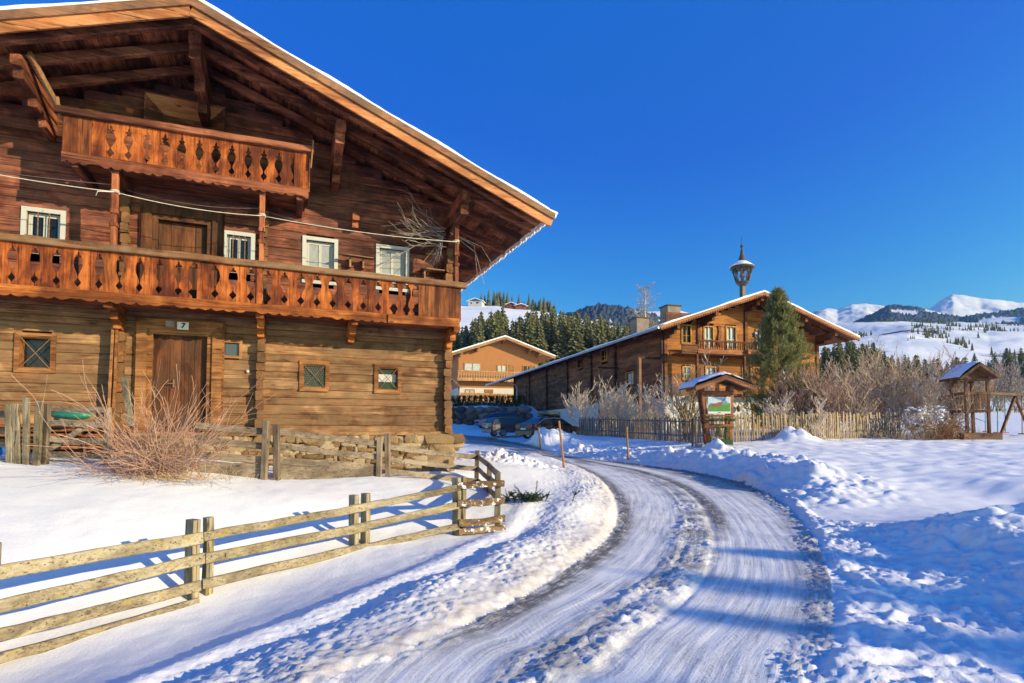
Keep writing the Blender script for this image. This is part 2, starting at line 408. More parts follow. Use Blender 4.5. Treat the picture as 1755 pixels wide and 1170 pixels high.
def ground_detail(X, Y):
    """Height, dirt, inside-road mask, cross and along-road coordinates."""
    ins = inside(X, Y, ROAD_POLY)
    dl, sl, _ = seg_dist(X, Y, LEFT_S); dr, sr, _ = seg_dist(X, Y, RIGHT_S)
    dm, sm, arc = seg_dist(X, Y, MID_S); u = dm * sm
    sd = np.where(ins, -np.minimum(dl, dr), np.minimum(dl, dr))
    isleft = dl < dr
    near = 1 - sstep(16, 34, np.hypot(X, Y))
    b = base_z(X, Y)
    zr = z_road(Y)
    lum = lumps(X * 11, Y * 11, 3); lum2 = lumps(X * 21 + 3, Y * 21, 8); big = fbm(X * 1.1, Y * 1.1, 4, 21)
    g1 = sstep(-.15, .35, fbm(X * 2.3, Y * 2.3, 3, 201)); g2 = sstep(-.1, .4, fbm(X * 1.6 + 9, Y * 1.6, 3, 202)); lum = lum * (.25 + .75 * g1) + .9 * g2 * lumps(X * 5.5 + 2, Y * 5.5, 203, .5) * (1 - g1); lum2 = lum2 * (.4 + .6 * g2)
    cr = 1 - np.abs(fbm(X * 3.4, Y * 3.4, 5, 204)) * 2.2
    # --- open snow
    zo = b + 0.035 * fbm(X * 0.7, Y * 0.7, 4, 5) + 0.006 * fbm(X * 6, Y * 6, 3, 9)
    o = np.clip(sd, 0, None)
    # left bank along the road: a low ploughed ridge with clods
    wl = np.where(isleft & ~ins, 1.0, 0.0) * sstep(-4, 2, Y)
    ridge = np.exp(-((o - 0.65) / 0.5) ** 2); bank = sstep(0.0, 0.25, o) * (1 - sstep(0.7, 1.5, o))
    amp = sstep(5.0, 7.5, Y)
    zo = zo + wl * (ridge * (0.03 + 0.07 * amp + 0.06 * big) + bank * near * (0.045 * lum * np.clip(0.45 + big, 0, 1) + 0.028 * lum2))
    zo = zo - wl * 0.04 * np.exp(-((o - 1.25 - 0.2 * big) / 0.2) ** 2) * (1 - sstep(9, 12, Y)) + wl * 0.05 * np.exp(-((o - 1.6) / 0.2) ** 2) * (1 - sstep(9, 12, Y))
    zo = zo + wl * (1 - sstep(1.2, 2.4, o)) * sstep(0.2, 0.5, o) * near * 0.02 * lumps(X * 13, Y * 13, 40, 0.4)
    # right: rough slush in front, a ploughed bank further on
    wr = np.where(~isleft & ~ins, 1.0, 0.0)
    sl_w = 2.3 * (1 - sstep(7.6, 10.5, Y)) + 0.35
    sl = (1 - sstep(0.7, 1.0, o / sl_w)) * wr * near
    rough = (0.5 + 0.5 * fbm(X * 1.7, Y * 1.7, 3, 33)) * 1.2
    zo = zo + sl * (0.04 * lum * rough + 0.02 * lum2 + 0.05 * fbm(X * 2.2, Y * 2.2, 3, 31) + 0.045 * cr) 
    bankr = wr * sstep(11.0, 13.5, Y) * (1 - sstep(27, 33, Y))
    zo = zo + bankr * (0.05 * fbm(X * 4, Y * 4, 4, 66) + np.exp(-((o - 1.15) / 0.55) ** 2) * (0.16 + 0.22 * big) + sstep(0.1, 0.6, o) * (1 - sstep(1.5, 3.2, o)) * (0.16 * lumps(X * 2.6, Y * 2.6, 61) * sstep(-0.2, 0.3, big) + 0.05 * lumps(X * 6, Y * 6, 62)))
    mound = np.exp(-(((X - 7.2) / 1.9) ** 2 + ((Y - 7.8) / 1.0) ** 2))
    zo = zo + mound * (0.10 + 0.12 * big + 0.10 * lumps(X * 2.4, Y * 2.4, 71))
    heap = np.exp(-(((X - 2.2) / 1.5) ** 2 + ((Y - 33.2) / 1.6) ** 2)); zo = zo + heap * (0.75 + 0.35 * lumps(X * 1.7, Y * 1.7, 75))
    heap2 = np.exp(-(((X - 12.3) / 0.8) ** 2 + ((Y - 24.2) / 0.8) ** 2)); zo = zo + heap2 * (0.5 + 0.25 * lumps(X * 2.2, Y * 2.2, 76))
    heap3 = np.exp(-(((X - 7.9) / 0.33) ** 2 + ((Y - 21.6) / 0.4) ** 2)); zo = zo + heap3 * 0.42
    heap4 = np.exp(-(((X + 0.2) / 1.6) ** 2 + ((Y - 18.0) / 1.2) ** 2)); zo = zo + heap4 * (0.10 + 0.10 * lumps(X * 3.2, Y * 3.2, 77) + 0.14 * lumps(X * 6.5, Y * 6.5, 78) + 0.12 * fbm(X * 2, Y * 2, 4, 79))
    # small tracks and wind ripples in the field
    fld = sstep(13, 16, Y) * sstep(3, 6, X); zo = zo + fld * (0.045 * fbm(X * 1.3 + Y * .5, Y * 3.0, 3, 81))
    # --- road
    zi = zr - 0.03
    lane_l = np.abs(u)
    rw = 0.34 + 0.12 * fbm(arc * 0.6, arc * 0, 2, 91)
    rd = np.exp(-(u / rw) ** 4)
    gate = sstep(-0.35, 0.25, fbm(X * 1.4, Y * 1.4, 3, 95))
    fade = 1 - 0.55 * sstep(9, 16, Y)
    zi = zi + rd * near * fade * (0.012 + gate * 0.05 * lum + 0.028 * lum2 + 0.012 * gate + 0.035 * gate * np.clip(fbm(X * 5, Y * 5, 3, 120), 0, 1))
    zi = zi - 0.018 * np.exp(-((u - 0.30) / 0.06) ** 2) * near - 0.012 * np.exp(-((u + 0.1) / 0.05) ** 2) * near
    edge = np.exp(-(np.clip(-sd, 0, None) / 0.16) ** 2)
    zi = zi + edge * near * (0.03 * lum + 0.02 * lum2)
    zi = zi + near * 0.007 * fbm(u * 16, arc * 0.7, 3, 97) + 0.02 * fbm(X * 0.5, Y * 0.5, 2, 98)
    re = np.where(~isleft & ins, 1.0, 0.0) * (1 - sstep(0.15, 0.42, -sd)); zi = zi + re * near * 0.04 * lum2
    t = sstep(-0.02, 0.16, sd)
    z = np.where(ins, zi, zi * (1 - t) + zo * t)
    dirt = wl * (0.85 * np.exp(-(o / 0.45) ** 2) + 0.25 * bank) + np.where(ins, 0.45 * rd * gate, 0) + wr * 0.25 * sl * lum2 + bankr * 0.35 * np.exp(-(o / 0.7) ** 2)
    wet = np.where(ins, np.where(isleft, 0.85, 0.42) * np.exp(-((-sd - 0.14) / np.where(isleft, .17, .24)) ** 2) * sstep(3.6, 5.5, Y) + 0.55 * rd * (1 - gate) + 0.9 * np.exp(-((u - 0.46) / 0.17) ** 2) * sstep(8.5, 11, Y) + 0.55 * sstep(0.9, 1.3, u) * sstep(12, 17, Y) + 0.35 * sstep(20, 30, Y), sl * 0.5 * sstep(0.1, 0.5, fbm(X * 1.9, Y * 1.9, 3, 36)))
    return z, np.clip(dirt, 0, 1), ins, u, arc, np.clip(wet, 0, 1)
def gz(x, y):
    return float(ground_detail(np.array([float(x)]), np.array([float(y)]))[0][0])
def gbase(x, y): return float(base_z(np.array([float(x)]), np.array([float(y)]))[0])

def spaced(*seg):
    out = []
    for a, b, s in seg: out.append(np.arange(a, b, s))
    return np.concatenate(out + [np.array([seg[-1][1]])])
gx = spaced((-260, -90, 14), (-90, -30, 4), (-30, -13, 0.8), (-13, -6, 0.14), (-6, -3, 0.05), (-3, 6.5, 0.03), (6.5, 9, 0.06), (9, 20, 0.16), (20, 45, 0.8), (45, 100, 4), (100, 260, 14))
gy = spaced((-70, -10, 4), (-10, 2.6, 0.5), (2.6, 9.5, 0.028), (9.5, 14, 0.05), (14, 28, 0.12), (28, 48, 0.4), (48, 100, 2.2), (100, 262, 12))
GX, GY = np.meshgrid(gx, gy)
_z, _dirt, _ins, _u, _arc, _wet = ground_detail(GX.ravel(), GY.ravel())
def grid_mesh(name, facemask, mat_, uv=True):
    ny, nx = GX.shape
    idx = np.arange(nx * ny).reshape(ny, nx)
    q = np.stack([idx[:-1, :-1], idx[:-1, 1:], idx[1:, 1:], idx[1:, :-1]], -1).reshape(-1, 4)[facemask]
    used, inv = np.unique(q, return_inverse=True); q = inv.reshape(-1, 4)
    co = np.stack([GX.ravel()[used], GY.ravel()[used], _z[used]], -1).astype(np.float32)
    me = bpy.data.meshes.new(name)
    me.vertices.add(len(co)); me.vertices.foreach_set('co', co.ravel())
    me.loops.add(q.size); me.loops.foreach_set('vertex_index', q.ravel().astype(np.int32))
    me.polygons.add(len(q)); me.polygons.foreach_set('loop_start', (np.arange(len(q)) * 4).astype(np.int32)); me.polygons.foreach_set('loop_total', np.full(len(q), 4, np.int32))
    me.polygons.foreach_set('use_smooth', [True] * len(q))
    me.update(calc_edges=True)
    for nm, arr in (('dirt', _dirt), ('wet', _wet)):
        a = me.attributes.new(nm, 'FLOAT', 'POINT'); a.data.foreach_set('value', arr[used].astype(np.float32))
    a = me.attributes.new('along', 'FLOAT_VECTOR', 'POINT'); a.data.foreach_set('vector', np.stack([_u[used], _arc[used], np.zeros(len(used))], -1).astype(np.float32).ravel())
    me.materials.append(mat_)
    o = bpy.data.objects.new(name, me); COL.objects.link(o); return structure(o)
def road_mat():
    m, nt, b = mat('icy_road'); g = N(nt)
    a = g.new('ShaderNodeAttribute', attribute_name='along'); s = g.sep(a.outputs['Vector'])
    def uv(k, l):
        c = g.new('ShaderNodeCombineXYZ'); g.link(g.math('MULTIPLY', s[0], k), c.inputs[0]); g.link(g.math('MULTIPLY', s[1], l), c.inputs[1]); return c.outputs[0]
    st1 = g.noise(uv(22, 0.9), 1.0, 5, 0.65, 0.3); st2 = g.noise(uv(60, 2.5), 1.0, 4, 0.7); big = g.noise(g.coord('Object', (1.3, 1.3, 1.3)), 1.0, 5, 0.65)
    fine = g.noise(g.coord('Object', (45, 45, 45)), 1.0, 3, 0.7)
    f = g.math('ADD', g.math('MULTIPLY', st1, 0.42), g.math('ADD', g.math('MULTIPLY', st2, 0.26), g.math('MULTIPLY', big, 0.32)))
    f = g.math('ADD', f, g.math('MULTIPLY', g.math('SUBTRACT', fine, 0.5), 0.22))
    col = g.ramp(f, [(0.37, (0.34, 0.35, 0.36)), (0.44, (0.62, 0.63, 0.64)), (0.53, (0.86, 0.86, 0.86))])
    wet = g.attr('wet'); wn_ = g.noise(g.coord('Object', (5, 5, 5)), 1.0, 6, 0.75)
    wm = g.math('MULTIPLY', g.math('MULTIPLY', wet, 1.5), g.ramp(g.math('ADD', g.math('MULTIPLY', wn_, .5), g.math('MULTIPLY', st2, .5)), [(0.40, 0.12), (0.54, 1.0)]), clamp=True)
    col = g.mix(wm, col, g.mix(fine, (0.06, 0.055, 0.05), (0.26, 0.23, 0.19)))
    gr = g.noise(g.coord('Object', (70, 70, 70)), 1.0, 2, 0.6); pat = g.noise(uv(3.2, 0.35), 1.0, 4, 0.7)
    col = g.mix(g.math('MULTIPLY', g.ramp(gr, [(0.60, 0.0), (0.68, 1.0)]), g.ramp(pat, [(0.40, 0.05), (0.65, 0.65)])), col, (0.16, 0.13, 0.10))
    tr = g.new('ShaderNodeTexWave', wave_type='BANDS', bands_direction='DIAGONAL'); tr.inputs['Scale'].default_value = 1.0; tr.inputs['Distortion'].default_value = 1.5; g.link(uv(9, 9), tr.inputs['Vector'])
    lanes = g.ramp(g.noise(uv(5.5, 0.12), 1.0, 2, 0.5), [(0.50, 0.0), (0.60, 1.0)])
    tread = g.math('MULTIPLY', g.math('MULTIPLY', tr.outputs['Fac'], lanes), g.ramp(g.noise(g.coord('Object', (2.2, 2.2, 2.2)), 1.0, 4, 0.7), [(0.42, 0.0), (0.62, 0.5)]))
    col = g.mix(g.math('MULTIPLY', tread, 0.35), col, (0.36, 0.37, 0.38))
    d = g.attr('dirt'); dm = g.math('MULTIPLY', d, g.ramp(wn_, [(0.35, 0.1), (0.65, 1.0)]), clamp=True)
    col = g.mix(dm, col, g.mix(fine, (0.42, 0.34, 0.26), (0.66, 0.58, 0.5)))
    nt.links.new(col, b.inputs['Base Color'])
    nt.links.new(g.ramp(f, [(0.3, 0.32), (0.6, 0.7)]), b.inputs['Roughness']); b.inputs['Specular IOR Level'].default_value = 0.35
    h = g.math('ADD', g.math('SUBTRACT', g.math('MULTIPLY', st1, 0.5), g.math('MULTIPLY', tread, .3)), g.math('ADD', g.math('MULTIPLY', st2, 0.3), g.math('MULTIPLY', fine, 0.4)))
    nt.links.new(g.bump(h, 0.45, 0.02), b.inputs['Normal'])
    return m
_ny, _nx = GX.shape; _m = _ins.reshape(_ny, _nx)
_cnt = _m[:-1, :-1].astype(int) + _m[:-1, 1:] + _m[1:, 1:] + _m[1:, :-1]
_rf = (_cnt >= 2).ravel()
grid_mesh('snowy_ground', ~_rf, M_GROUND); grid_mesh('icy_road', _rf, road_mat())

# ------------------------------------------------------------------ materials of the old farmhouse
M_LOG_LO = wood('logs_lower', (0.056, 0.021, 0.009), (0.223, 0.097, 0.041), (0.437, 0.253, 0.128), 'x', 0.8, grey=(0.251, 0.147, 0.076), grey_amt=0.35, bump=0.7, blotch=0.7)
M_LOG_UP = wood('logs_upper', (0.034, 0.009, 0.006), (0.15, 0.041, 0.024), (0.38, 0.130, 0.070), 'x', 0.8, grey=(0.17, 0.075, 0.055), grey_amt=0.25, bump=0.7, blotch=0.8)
M_BOARD = wood('balcony_boards', (0.069, 0.013, 0.004), (0.253, 0.057, 0.011), (0.460, 0.133, 0.026), 'z', 1.0, bump=0.5, blotch=0.85)
M_RAIL = wood('rail_wood', (0.078, 0.032, 0.014), (0.247, 0.109, 0.048), (0.429, 0.230, 0.110), 'x', 1.0, grey=(0.286, 0.178, 0.100), grey_amt=0.35, blotch=0.45)
M_APRON = wood('apron_wood', (0.120, 0.030, 0.006), (0.336, 0.095, 0.018), (0.528, 0.200, 0.048), 'x', 1.0, blotch=0.75)
M_APRON_UP = wood('red_apron_wood', (0.07, 0.018, 0.009), (0.20, 0.058, 0.026), (0.34, 0.12, 0.055), 'x', 1.0, blotch=0.6)
M_DARKX = wood('dark_timber_x', (0.042, 0.012, 0.008), (0.179, 0.056, 0.028), (0.399, 0.149, 0.070), 'x', 1.0, blotch=0.5)
M_DARKY = wood('dark_timber_y', (0.042, 0.012, 0.008), (0.179, 0.052, 0.025), (0.399, 0.140, 0.062), 'y', 1.0, blotch=0.5)
M_SOFFIT = wood('soffit_boards', (0.031, 0.010, 0.006), (0.143, 0.040, 0.018), (0.364, 0.124, 0.048), 'y', 1.0, blotch=0.9)
M_POST = wood('post_wood', (0.060, 0.016, 0.008), (0.221, 0.062, 0.024), (0.425, 0.149, 0.061), 'z', 1.0, blotch=0.4)
M_FASCIA = wood('fascia_boards', (0.20, 0.065, 0.022), (0.42, 0.155, 0.055), (0.55, 0.25, 0.10), 'x', 1.0, blotch=0.5)
M_FASCIA_UP = wood('fascia_boards_grey', (0.120, 0.047, 0.023), (0.336, 0.137, 0.059), (0.480, 0.242, 0.117), 'x', 1.0, grey=(0.180, 0.110, 0.072), grey_amt=0.45, blotch=0.5)
M_DOOR = wood('door_boards', (0.026, 0.006, 0.003), (0.100, 0.031, 0.012), (0.182, 0.067, 0.026), 'z', 1.0, grey=(0.095, 0.047, 0.026), grey_amt=0.3)
M_FRAMEW = wood('window_frame_wood', (0.091, 0.033, 0.011), (0.247, 0.101, 0.034), (0.390, 0.182, 0.068), 'x', 1.2)
M_ENDW = wood('log_ends', (0.063, 0.023, 0.009), (0.210, 0.081, 0.028), (0.392, 0.172, 0.062), 'y', 1.2, grey=(0.182, 0.103, 0.052), grey_amt=0.4, blotch=0.6)
def white_paint():
    m, nt, b = mat('flaking_white_paint'); g = N(nt)
    v = g.coord('Object', (14, 14, 14)); n = g.noise(v, 1.0, 6, 0.72)
    col = g.mix(g.ramp(n, [(0.62, 0.0), (0.67, 1.0)]), (0.46, 0.46, 0.45), (0.20, 0.13, 0.08))
    nt.links.new(col, b.inputs['Base Color']); b.inputs['Roughness'].default_value = 0.6
    nt.links.new(g.bump(n, 0.3, 0.01), b.inputs['Normal']); return m
M_WHITEP = white_paint()
def glass(name, c=(0.010, 0.014, 0.02), rough=0.08):
    m, nt, b = mat(name); b.inputs['Base Color'].default_value = (*c, 1); b.inputs['Roughness'].default_value = rough
    b.inputs['Specular IOR Level'].default_value = 0.4; return m
M_GLASS = glass('window_glass'); M_CURTAIN = plain('curtain_cloth', (0.30, 0.31, 0.31), 0.25, var=0.12, scale=9)
M_IRON = plain('rusty_iron', (0.20, 0.11, 0.07), 0.7, var=0.4, scale=20)
M_MESHWIRE = plain('grey_wire', (0.25, 0.24, 0.22), 0.6, var=0.2, scale=10)
M_BLACK = plain('dark_interior', (0.012, 0.010, 0.009), 0.9)
M_ROPE = plain('pale_rope', (0.62, 0.56, 0.47), 0.8, var=0.2, scale=30)
M_STONE = None
def stone_mat(name, c1, c2, c3):
    m, nt, b = mat(name); g = N(nt); t = g.attr('tone'); v = g.coord('Object', (5, 5, 5)); n = g.noise(v, 1.0, 6, 0.7); n2 = g.noise(v, 5.0, 4, 0.7)
    f = g.math('ADD', g.math('MULTIPLY', t, 0.6), g.math('MULTIPLY', n, 0.4))
    col = g.ramp(f, [(0.25, c1), (0.5, c2), (0.72, c3)]); col = g.mix(0.55, col, g.ramp(n2, [(0.3, 0.45), (0.6, 1.0)]), 'MULTIPLY')
    nt.links.new(col, b.inputs['Base Color']); b.inputs['Roughness'].default_value = 0.85
    nt.links.new(g.bump(n2, 0.7, 0.02), b.inputs['Normal']); return m
M_STONE = stone_mat('field_stone', (0.15, 0.08, 0.035), (0.29, 0.185, 0.09), (0.40, 0.31, 0.19))
M_MORTAR = plain('old_mortar', (0.24, 0.165, 0.095), 0.95, var=0.4, scale=9, bump=0.6)

# ------------------------------------------------------------------ the old farmhouse
B_ANG = R(67.6)
B_C = at(770, 741, 14.0)
B_RZ = math.pi / 2 - B_ANG                  # local x runs along the front to the right, local y into the house
barn = thing('farmhouse', 'old dark timber farmhouse with two carved balconies and number 7 over its door', 'farmhouse', B_C, B_RZ)
def bl(a, b, z): return (a, -b, z)          # front coordinates: along, out of the front, up
B_MAT = Matrix.Translation(B_C) @ Matrix.Rotation(B_RZ, 4, 'Z')
def bw(a, b, z): return B_MAT @ Vector(bl(a, b, z))

RIDGE_A, SLOPE = -5.55, 0.3655
def roof_z(a): return 7.90 - SLOPE * abs(a - RIDGE_A)

def log_wall(mb, a0, a1, z0, z1, openings, course=0.2, gable=False, b0=0.0, thick=0.16, rng=None):
    rng = rng or random.Random(4); z = z0
    while z < z1 - 0.03:
        h = min(course * rng.uniform(0.7, 1.35), z1 - z)
        if z1 - (z + h) < 0.06: h = z1 - z
        zt = z + h; A0, A1 = a0, a1
        if gable:
            half = (7.90 - 0.16 - (z + h * .5)) / SLOPE
            A0 = max(a0, RIDGE_A - half); A1 = min(a1, RIDGE_A + half)
            if A1 - A0 < 0.1: break
        cuts = [(A0, A1)]
        for (o0, o1, p0, p1) in openings:
            if p0 < zt - 0.02 and p1 > z + 0.02:
                nc = []
                for (s, e) in cuts:
                    if o1 <= s or o0 >= e: nc.append((s, e)); continue
                    if o0 > s: nc.append((s, o0))
                    if o1 < e: nc.append((o1, e))
                cuts = nc
        off = rng.uniform(-0.012, 0.012)
        for (s, e) in cuts:
            n = max(2, int((e - s) / 0.45)); vs = []; fs = []; c = rng.uniform(0.008, 0.022); t = rng.random()
            ph = rng.uniform(0, 9)
            for i in range(n + 1):
                a = s + (e - s) * i / n; w = 0.007 * math.sin(a * 1.7 + ph) + rng.uniform(-.004, .004); wz = 0.006 * math.sin(a * 1.1 + ph * 2) + rng.uniform(-.003, .003)
                prof = [(-0.014, z + 0.001), (0.0, z + c + wz), (0.004, z + h * .5), (0.0, zt - c + wz), (-0.014, zt - 0.001)]
                for (bb, zz) in prof: vs.append((a, -(b0 + bb + off + w), zz))
                vs.append((a, -(b0 - thick), zt)); vs.append((a, -(b0 - thick), z))
            for i in range(n):
                for k in range(7):
                    p = i * 7 + k; q = i * 7 + (k + 1) % 7; fs.append((p, q, q + 7, p + 7))
            fs.append(tuple(range(7))); fs.append(tuple(n * 7 + k for k in range(7)))
            mb.add(vs, fs, t)
        z = zt
OPEN = {
 'w1': (-8.62, -8.14, 1.27, 1.88), 'w2': (-3.47, -2.99, 1.04, 1.58), 'w3': (-1.79, -1.31, 1.03, 1.57), 'door': (-6.42, -5.42, 0.02, 2.08), 'small': (-5.09, -4.80, 1.70, 1.98),
 'u1': (-8.60, -8.06, 3.62, 4.37), 'u2': (-5.09, -4.61, 3.62, 4.38), 'u3': (-3.45, -2.83, 3.55, 4.48), 'u4': (-1.78, -1.14, 3.55, 4.50), 'udoor': (-6.39, -5.47, 2.62, 4.52), 'top': (-6.33, -5.52, 5.3, 6.80)}
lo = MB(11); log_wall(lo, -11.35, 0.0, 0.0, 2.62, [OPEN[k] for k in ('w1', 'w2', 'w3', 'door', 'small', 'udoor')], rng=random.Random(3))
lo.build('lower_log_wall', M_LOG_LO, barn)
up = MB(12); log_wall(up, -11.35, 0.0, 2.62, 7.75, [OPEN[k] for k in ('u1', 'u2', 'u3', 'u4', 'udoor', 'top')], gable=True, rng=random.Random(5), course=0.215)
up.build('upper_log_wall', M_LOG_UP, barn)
sd_ = MB(13)                                # side and back walls, as plain log courses
z = 0.0
while z < 5.3:
    h = 0.24
    sd_.box(-0.18, -0.01 + sd_.rng.uniform(-.01, .01), 0.17, 13.0, z + .004, z + h - .004); sd_.box(-11.34, -11.17, 0.17, 13.0, z + .004, z + h - .004)
    if z < 5.0: sd_.box(-11.16, -0.19, 12.83, 12.99, z + .004, z + h - .004)
    z += h
sd_.build('side_log_wall', M_DARKY, barn)
dk = MB(14); dk.box(-11.1, -0.25, 0.45, 0.5, 0.05, 5.5); dk.build('dark_interior', M_BLACK, barn)  # flat black sheet behind the front wall; the rooms' darkness is its colour

# foundation of field stones
st = MB(15); rng = random.Random(8)
core = MB(16); core.box(-11.3, -0.03, 0.06, 12.9, -1.7, -0.045); core.build('foundation_core', M_MORTAR, barn)
zz = -1.55
import bmesh
def stone(mb, c, w, h, t, seed):                # an angular piece of rubble: the hull of a few points in a rounded box
    r = random.Random(seed); bm = bmesh.new()
    for k in range(26):
        q = Vector((r.uniform(-1, 1), r.uniform(-1, 1), r.uniform(-1, 1))); m_ = max(abs(v) for v in q); q = q / m_ * .5 * (.86 + .14 * r.random())
        q = q * (1 - .22 * max(0, q.length - .55)); bm.verts.new((c[0] + q.x * w * 1.02, c[1] + q.y * t, c[2] + q.z * h * 1.02))
    res = bmesh.ops.convex_hull(bm, input=bm.verts); 
    bmesh.ops.delete(bm, geom=[v for v in bm.verts if not v.link_faces], context='VERTS')
    bmesh.ops.bevel(bm, geom=list(bm.edges), offset=.012, segments=1, affect='EDGES'); bm.verts.index_update()
    mb.add([tuple(v.co) for v in bm.verts], [tuple(v.index for v in f.verts) for f in bm.faces]); bm.free()
while zz < -0.10:
    h = rng.uniform(0.13, 0.25); a = -11.3
    while a < -0.02:
        w = rng.uniform(0.12, 0.5) if rng.random() < .8 else rng.uniform(.07, .14)
        hh = h * rng.uniform(.7, 1.25); stone(st, (a + w / 2, 0.02 + rng.uniform(-.045, .02), min(zz + h / 2 + rng.uniform(-.04, .04), -.07 - hh * .42)), w * 1.22, hh * 1.34, 0.25, rng.random())
        a += w
    zz += h * .80
for k, zq in enumerate((-1.25, -0.98, -0.72, -0.42, -0.16)):   # long corner blocks
    stone(st, (-0.28 + 0.05 * (k % 2), 0.03, zq), .85, .30 if k != 2 else .36, .42, k)
st.build('stone_foundation', M_STONE, barn, smooth=False)
sl = MB(17); sl.beam(bl(-11.4, 0.06, -0.035), bl(0.06, 0.06, -0.015), 0.12, 0.09, seg=14, j=0.01); sl.build('sill_beam', M_LOG_LO, barn)

# stacks of log ends where the cross walls meet the front
def log_ends(a, z0, z1, w=0.17, out=0.24, seed=0):
    m = MB(seed); r = m.rng; z = z0
    while z < z1:
        h = 0.205 * r.uniform(0.85, 1.15); o = out * r.uniform(0.75, 1.2); d = r.uniform(-.015, .015)
        m.beam(bl(a + d, -0.1, z + h / 2), bl(a + d, o, z + h / 2), w * r.uniform(.85, 1.1), h * 0.97, j=0.008, ch=0.16)
        z += h
    return m.build('log_end_stack', M_ENDW, barn)
log_ends(-0.09, 0.0, 2.35, 0.19, 0.20, 21); log_ends(-0.09, 2.9, 4.75, 0.17, 0.26, 22)
log_ends(-6.98, 0.0, 2.35, 0.15, 0.17, 23); log_ends(-4.36, 0.1, 2.35, 0.16, 0.20, 24)
log_ends(-6.96, 2.7, 4.9, 0.15, 0.16, 25); log_ends(-4.34, 2.7, 4.9, 0.15, 0.16, 26)
ll = MB(27); ll.beam(bl(-7.10, 0.24, 0.0), bl(-7.07, 0.22, 2.35), 0.05, 0.12, up=(0, 1, 0), seg=4, j=.006); ll.beam(bl(-7.02, 0.26, -0.1), bl(-7.00, 0.24, 2.2), 0.04, 0.10, up=(0, 1, 0), seg=4, j=.006)
ll.build('cover_plank', M_FRAMEW, barn)

# doors and windows
def frame_box(m, o, w, d0, d1, mitre=0.0, bottom=True, wt=None):
    a0, a1, z0, z1 = o; wt = w if wt is None else wt
    def q(pts, y0, y1): m.prism(pts, -y0, -y1)
    q([(a0 - w, z0 - (w if bottom else 0)), (a0, z0), (a0, z1), (a0 - w, z1 + wt)], d0, d1)
    q([(a1, z0), (a1 + w, z0 - (w if bottom else 0)), (a1 + w, z1 + wt), (a1, z1)], d0, d1)
    q([(a0, z1), (a1, z1), (a1 + w, z1 + wt), (a0 - w, z1 + wt)], d0, d1)
    if bottom: q([(a0 - w, z0 - w), (a1 + w, z0 - w), (a1, z0), (a0, z0)], d0, d1)
def shift(o, e): return (o[0] + e, o[1] - e, o[2] + e, o[3] - e)
def barred_window(o, seed, wire=False, white=False):
    m = MB(seed); frame_box(m, o, 0.085, -0.02, 0.045); frame_box(m, shift(o, 0.02), 0.022, -0.13, 0.012)
    f = m.build('barred_window', M_FRAMEW, barn)
    p = MB(seed + 1); a0, a1, z0, z1 = o; p.box(a0 + .01, a1 - .01, 0.115, 0.125, z0 + .01, z1 - .01); p.build('pane', M_GLASS, f)
    if white:
        wmb = MB(seed + 2); wmb.box(a0 + .03, a1 - .03, 0.09, 0.105, z0 + (z1 - z0) * .38, z0 + (z1 - z0) * .72); wmb.build('pale_board', M_WHITEP, f)
    b = MB(seed + 3)
    b.tube([bl(a0, 0.03, z0), bl(a1, 0.03, z1)], 0.008, 5); b.tube([bl(a0, 0.045, z1), bl(a1, 0.045, z0)], 0.008, 5)
    b.build('cross_bars', M_IRON, f)
    if wire:
        wmb = MB(seed + 4); s = 0.055; r = 0
        zz = z0
        while zz < z1:
            a = a0 + (s * .5 if r % 2 else 0)
            while a < a1:
                wmb.tube([bl(a, 0.005, zz), bl(a, 0.005, min(z1, zz + s * .55))], 0.0022, 3, cap=False)
                for k in (-1, 1):
                    wmb.tube([bl(a, 0.005, min(z1, zz + s * .55)), bl(min(a1, max(a0, a + k * s * .5)), 0.005, min(z1, zz + s * .85))], 0.0022, 3, cap=False)
                a += s
            zz += s * .85; r += 1
        wmb.build('wire_netting', M_MESHWIRE, f)
barred_window(OPEN['w1'], 31); barred_window(OPEN['w2'], 41, wire=True); barred_window(OPEN['w3'], 51, white=True)
m = MB(55); frame_box(m, OPEN['small'], 0.06, -0.02, 0.012); f = m.build('small_window', M_FRAMEW, barn)
p = MB(56); p.box(-5.08, -4.81, 0.05, 0.06, 1.71, 1.97); p.build('pane', glass('small_glass', (0.06, 0.08, 0.11), 0.15), f)

def white_window(o, seed, curtain=False, bars=0):
    m = MB(seed); frame_box(m, o, 0.085, -0.02, 0.03); frame_box(m, shift(o, 0.035), 0.036, -0.12, -0.08)
    a0, a1, z0, z1 = o; c = (a0 + a1) / 2
    f = m.build('white_window', M_WHITEP, barn)
    s = MB(seed + 1)
    for (l, r_) in ((a0 + .036, c), (c, a1 - .036)):
        e = (l + .03, r_ - .03, z0 + .07, z1 - .07); frame_box(s, e, 0.028, -0.115, -0.075)
        zm = z0 + (z1 - z0) * (0.36 if curtain else 0.28); s.box(e[0], e[1], 0.078, 0.112, zm - .012, zm + .012)
    s.build('sash', M_WHITEP, f)
    p = MB(seed + 2); p.box(a0 + .04, a1 - .04, 0.092, 0.098, z0 + .04, z1 - .04); p.build('pane', M_CURTAIN if curtain else M_GLASS, f)
    if bars:
        b = MB(seed + 3)
        for k in range(bars):
            a = a0 + (a1 - a0) * (k + 1) / (bars + 1); b.tube([bl(a, 0.02, z0), bl(a, 0.02, z1)], 0.011, 5)
        if bars == 2: b.tube([bl(a0 - .02, 0.03, z0 + .27), bl(a1 + .02, 0.03, z0 + .24)], 0.008, 5)
        b.build('window_bars', M_IRON, f)
white_window(OPEN['u1'], 61, bars=2); white_window(OPEN['u2'], 71, bars=3); white_window(OPEN['u3'], 81, curtain=True); white_window(OPEN['u4'], 91, curtain=True)

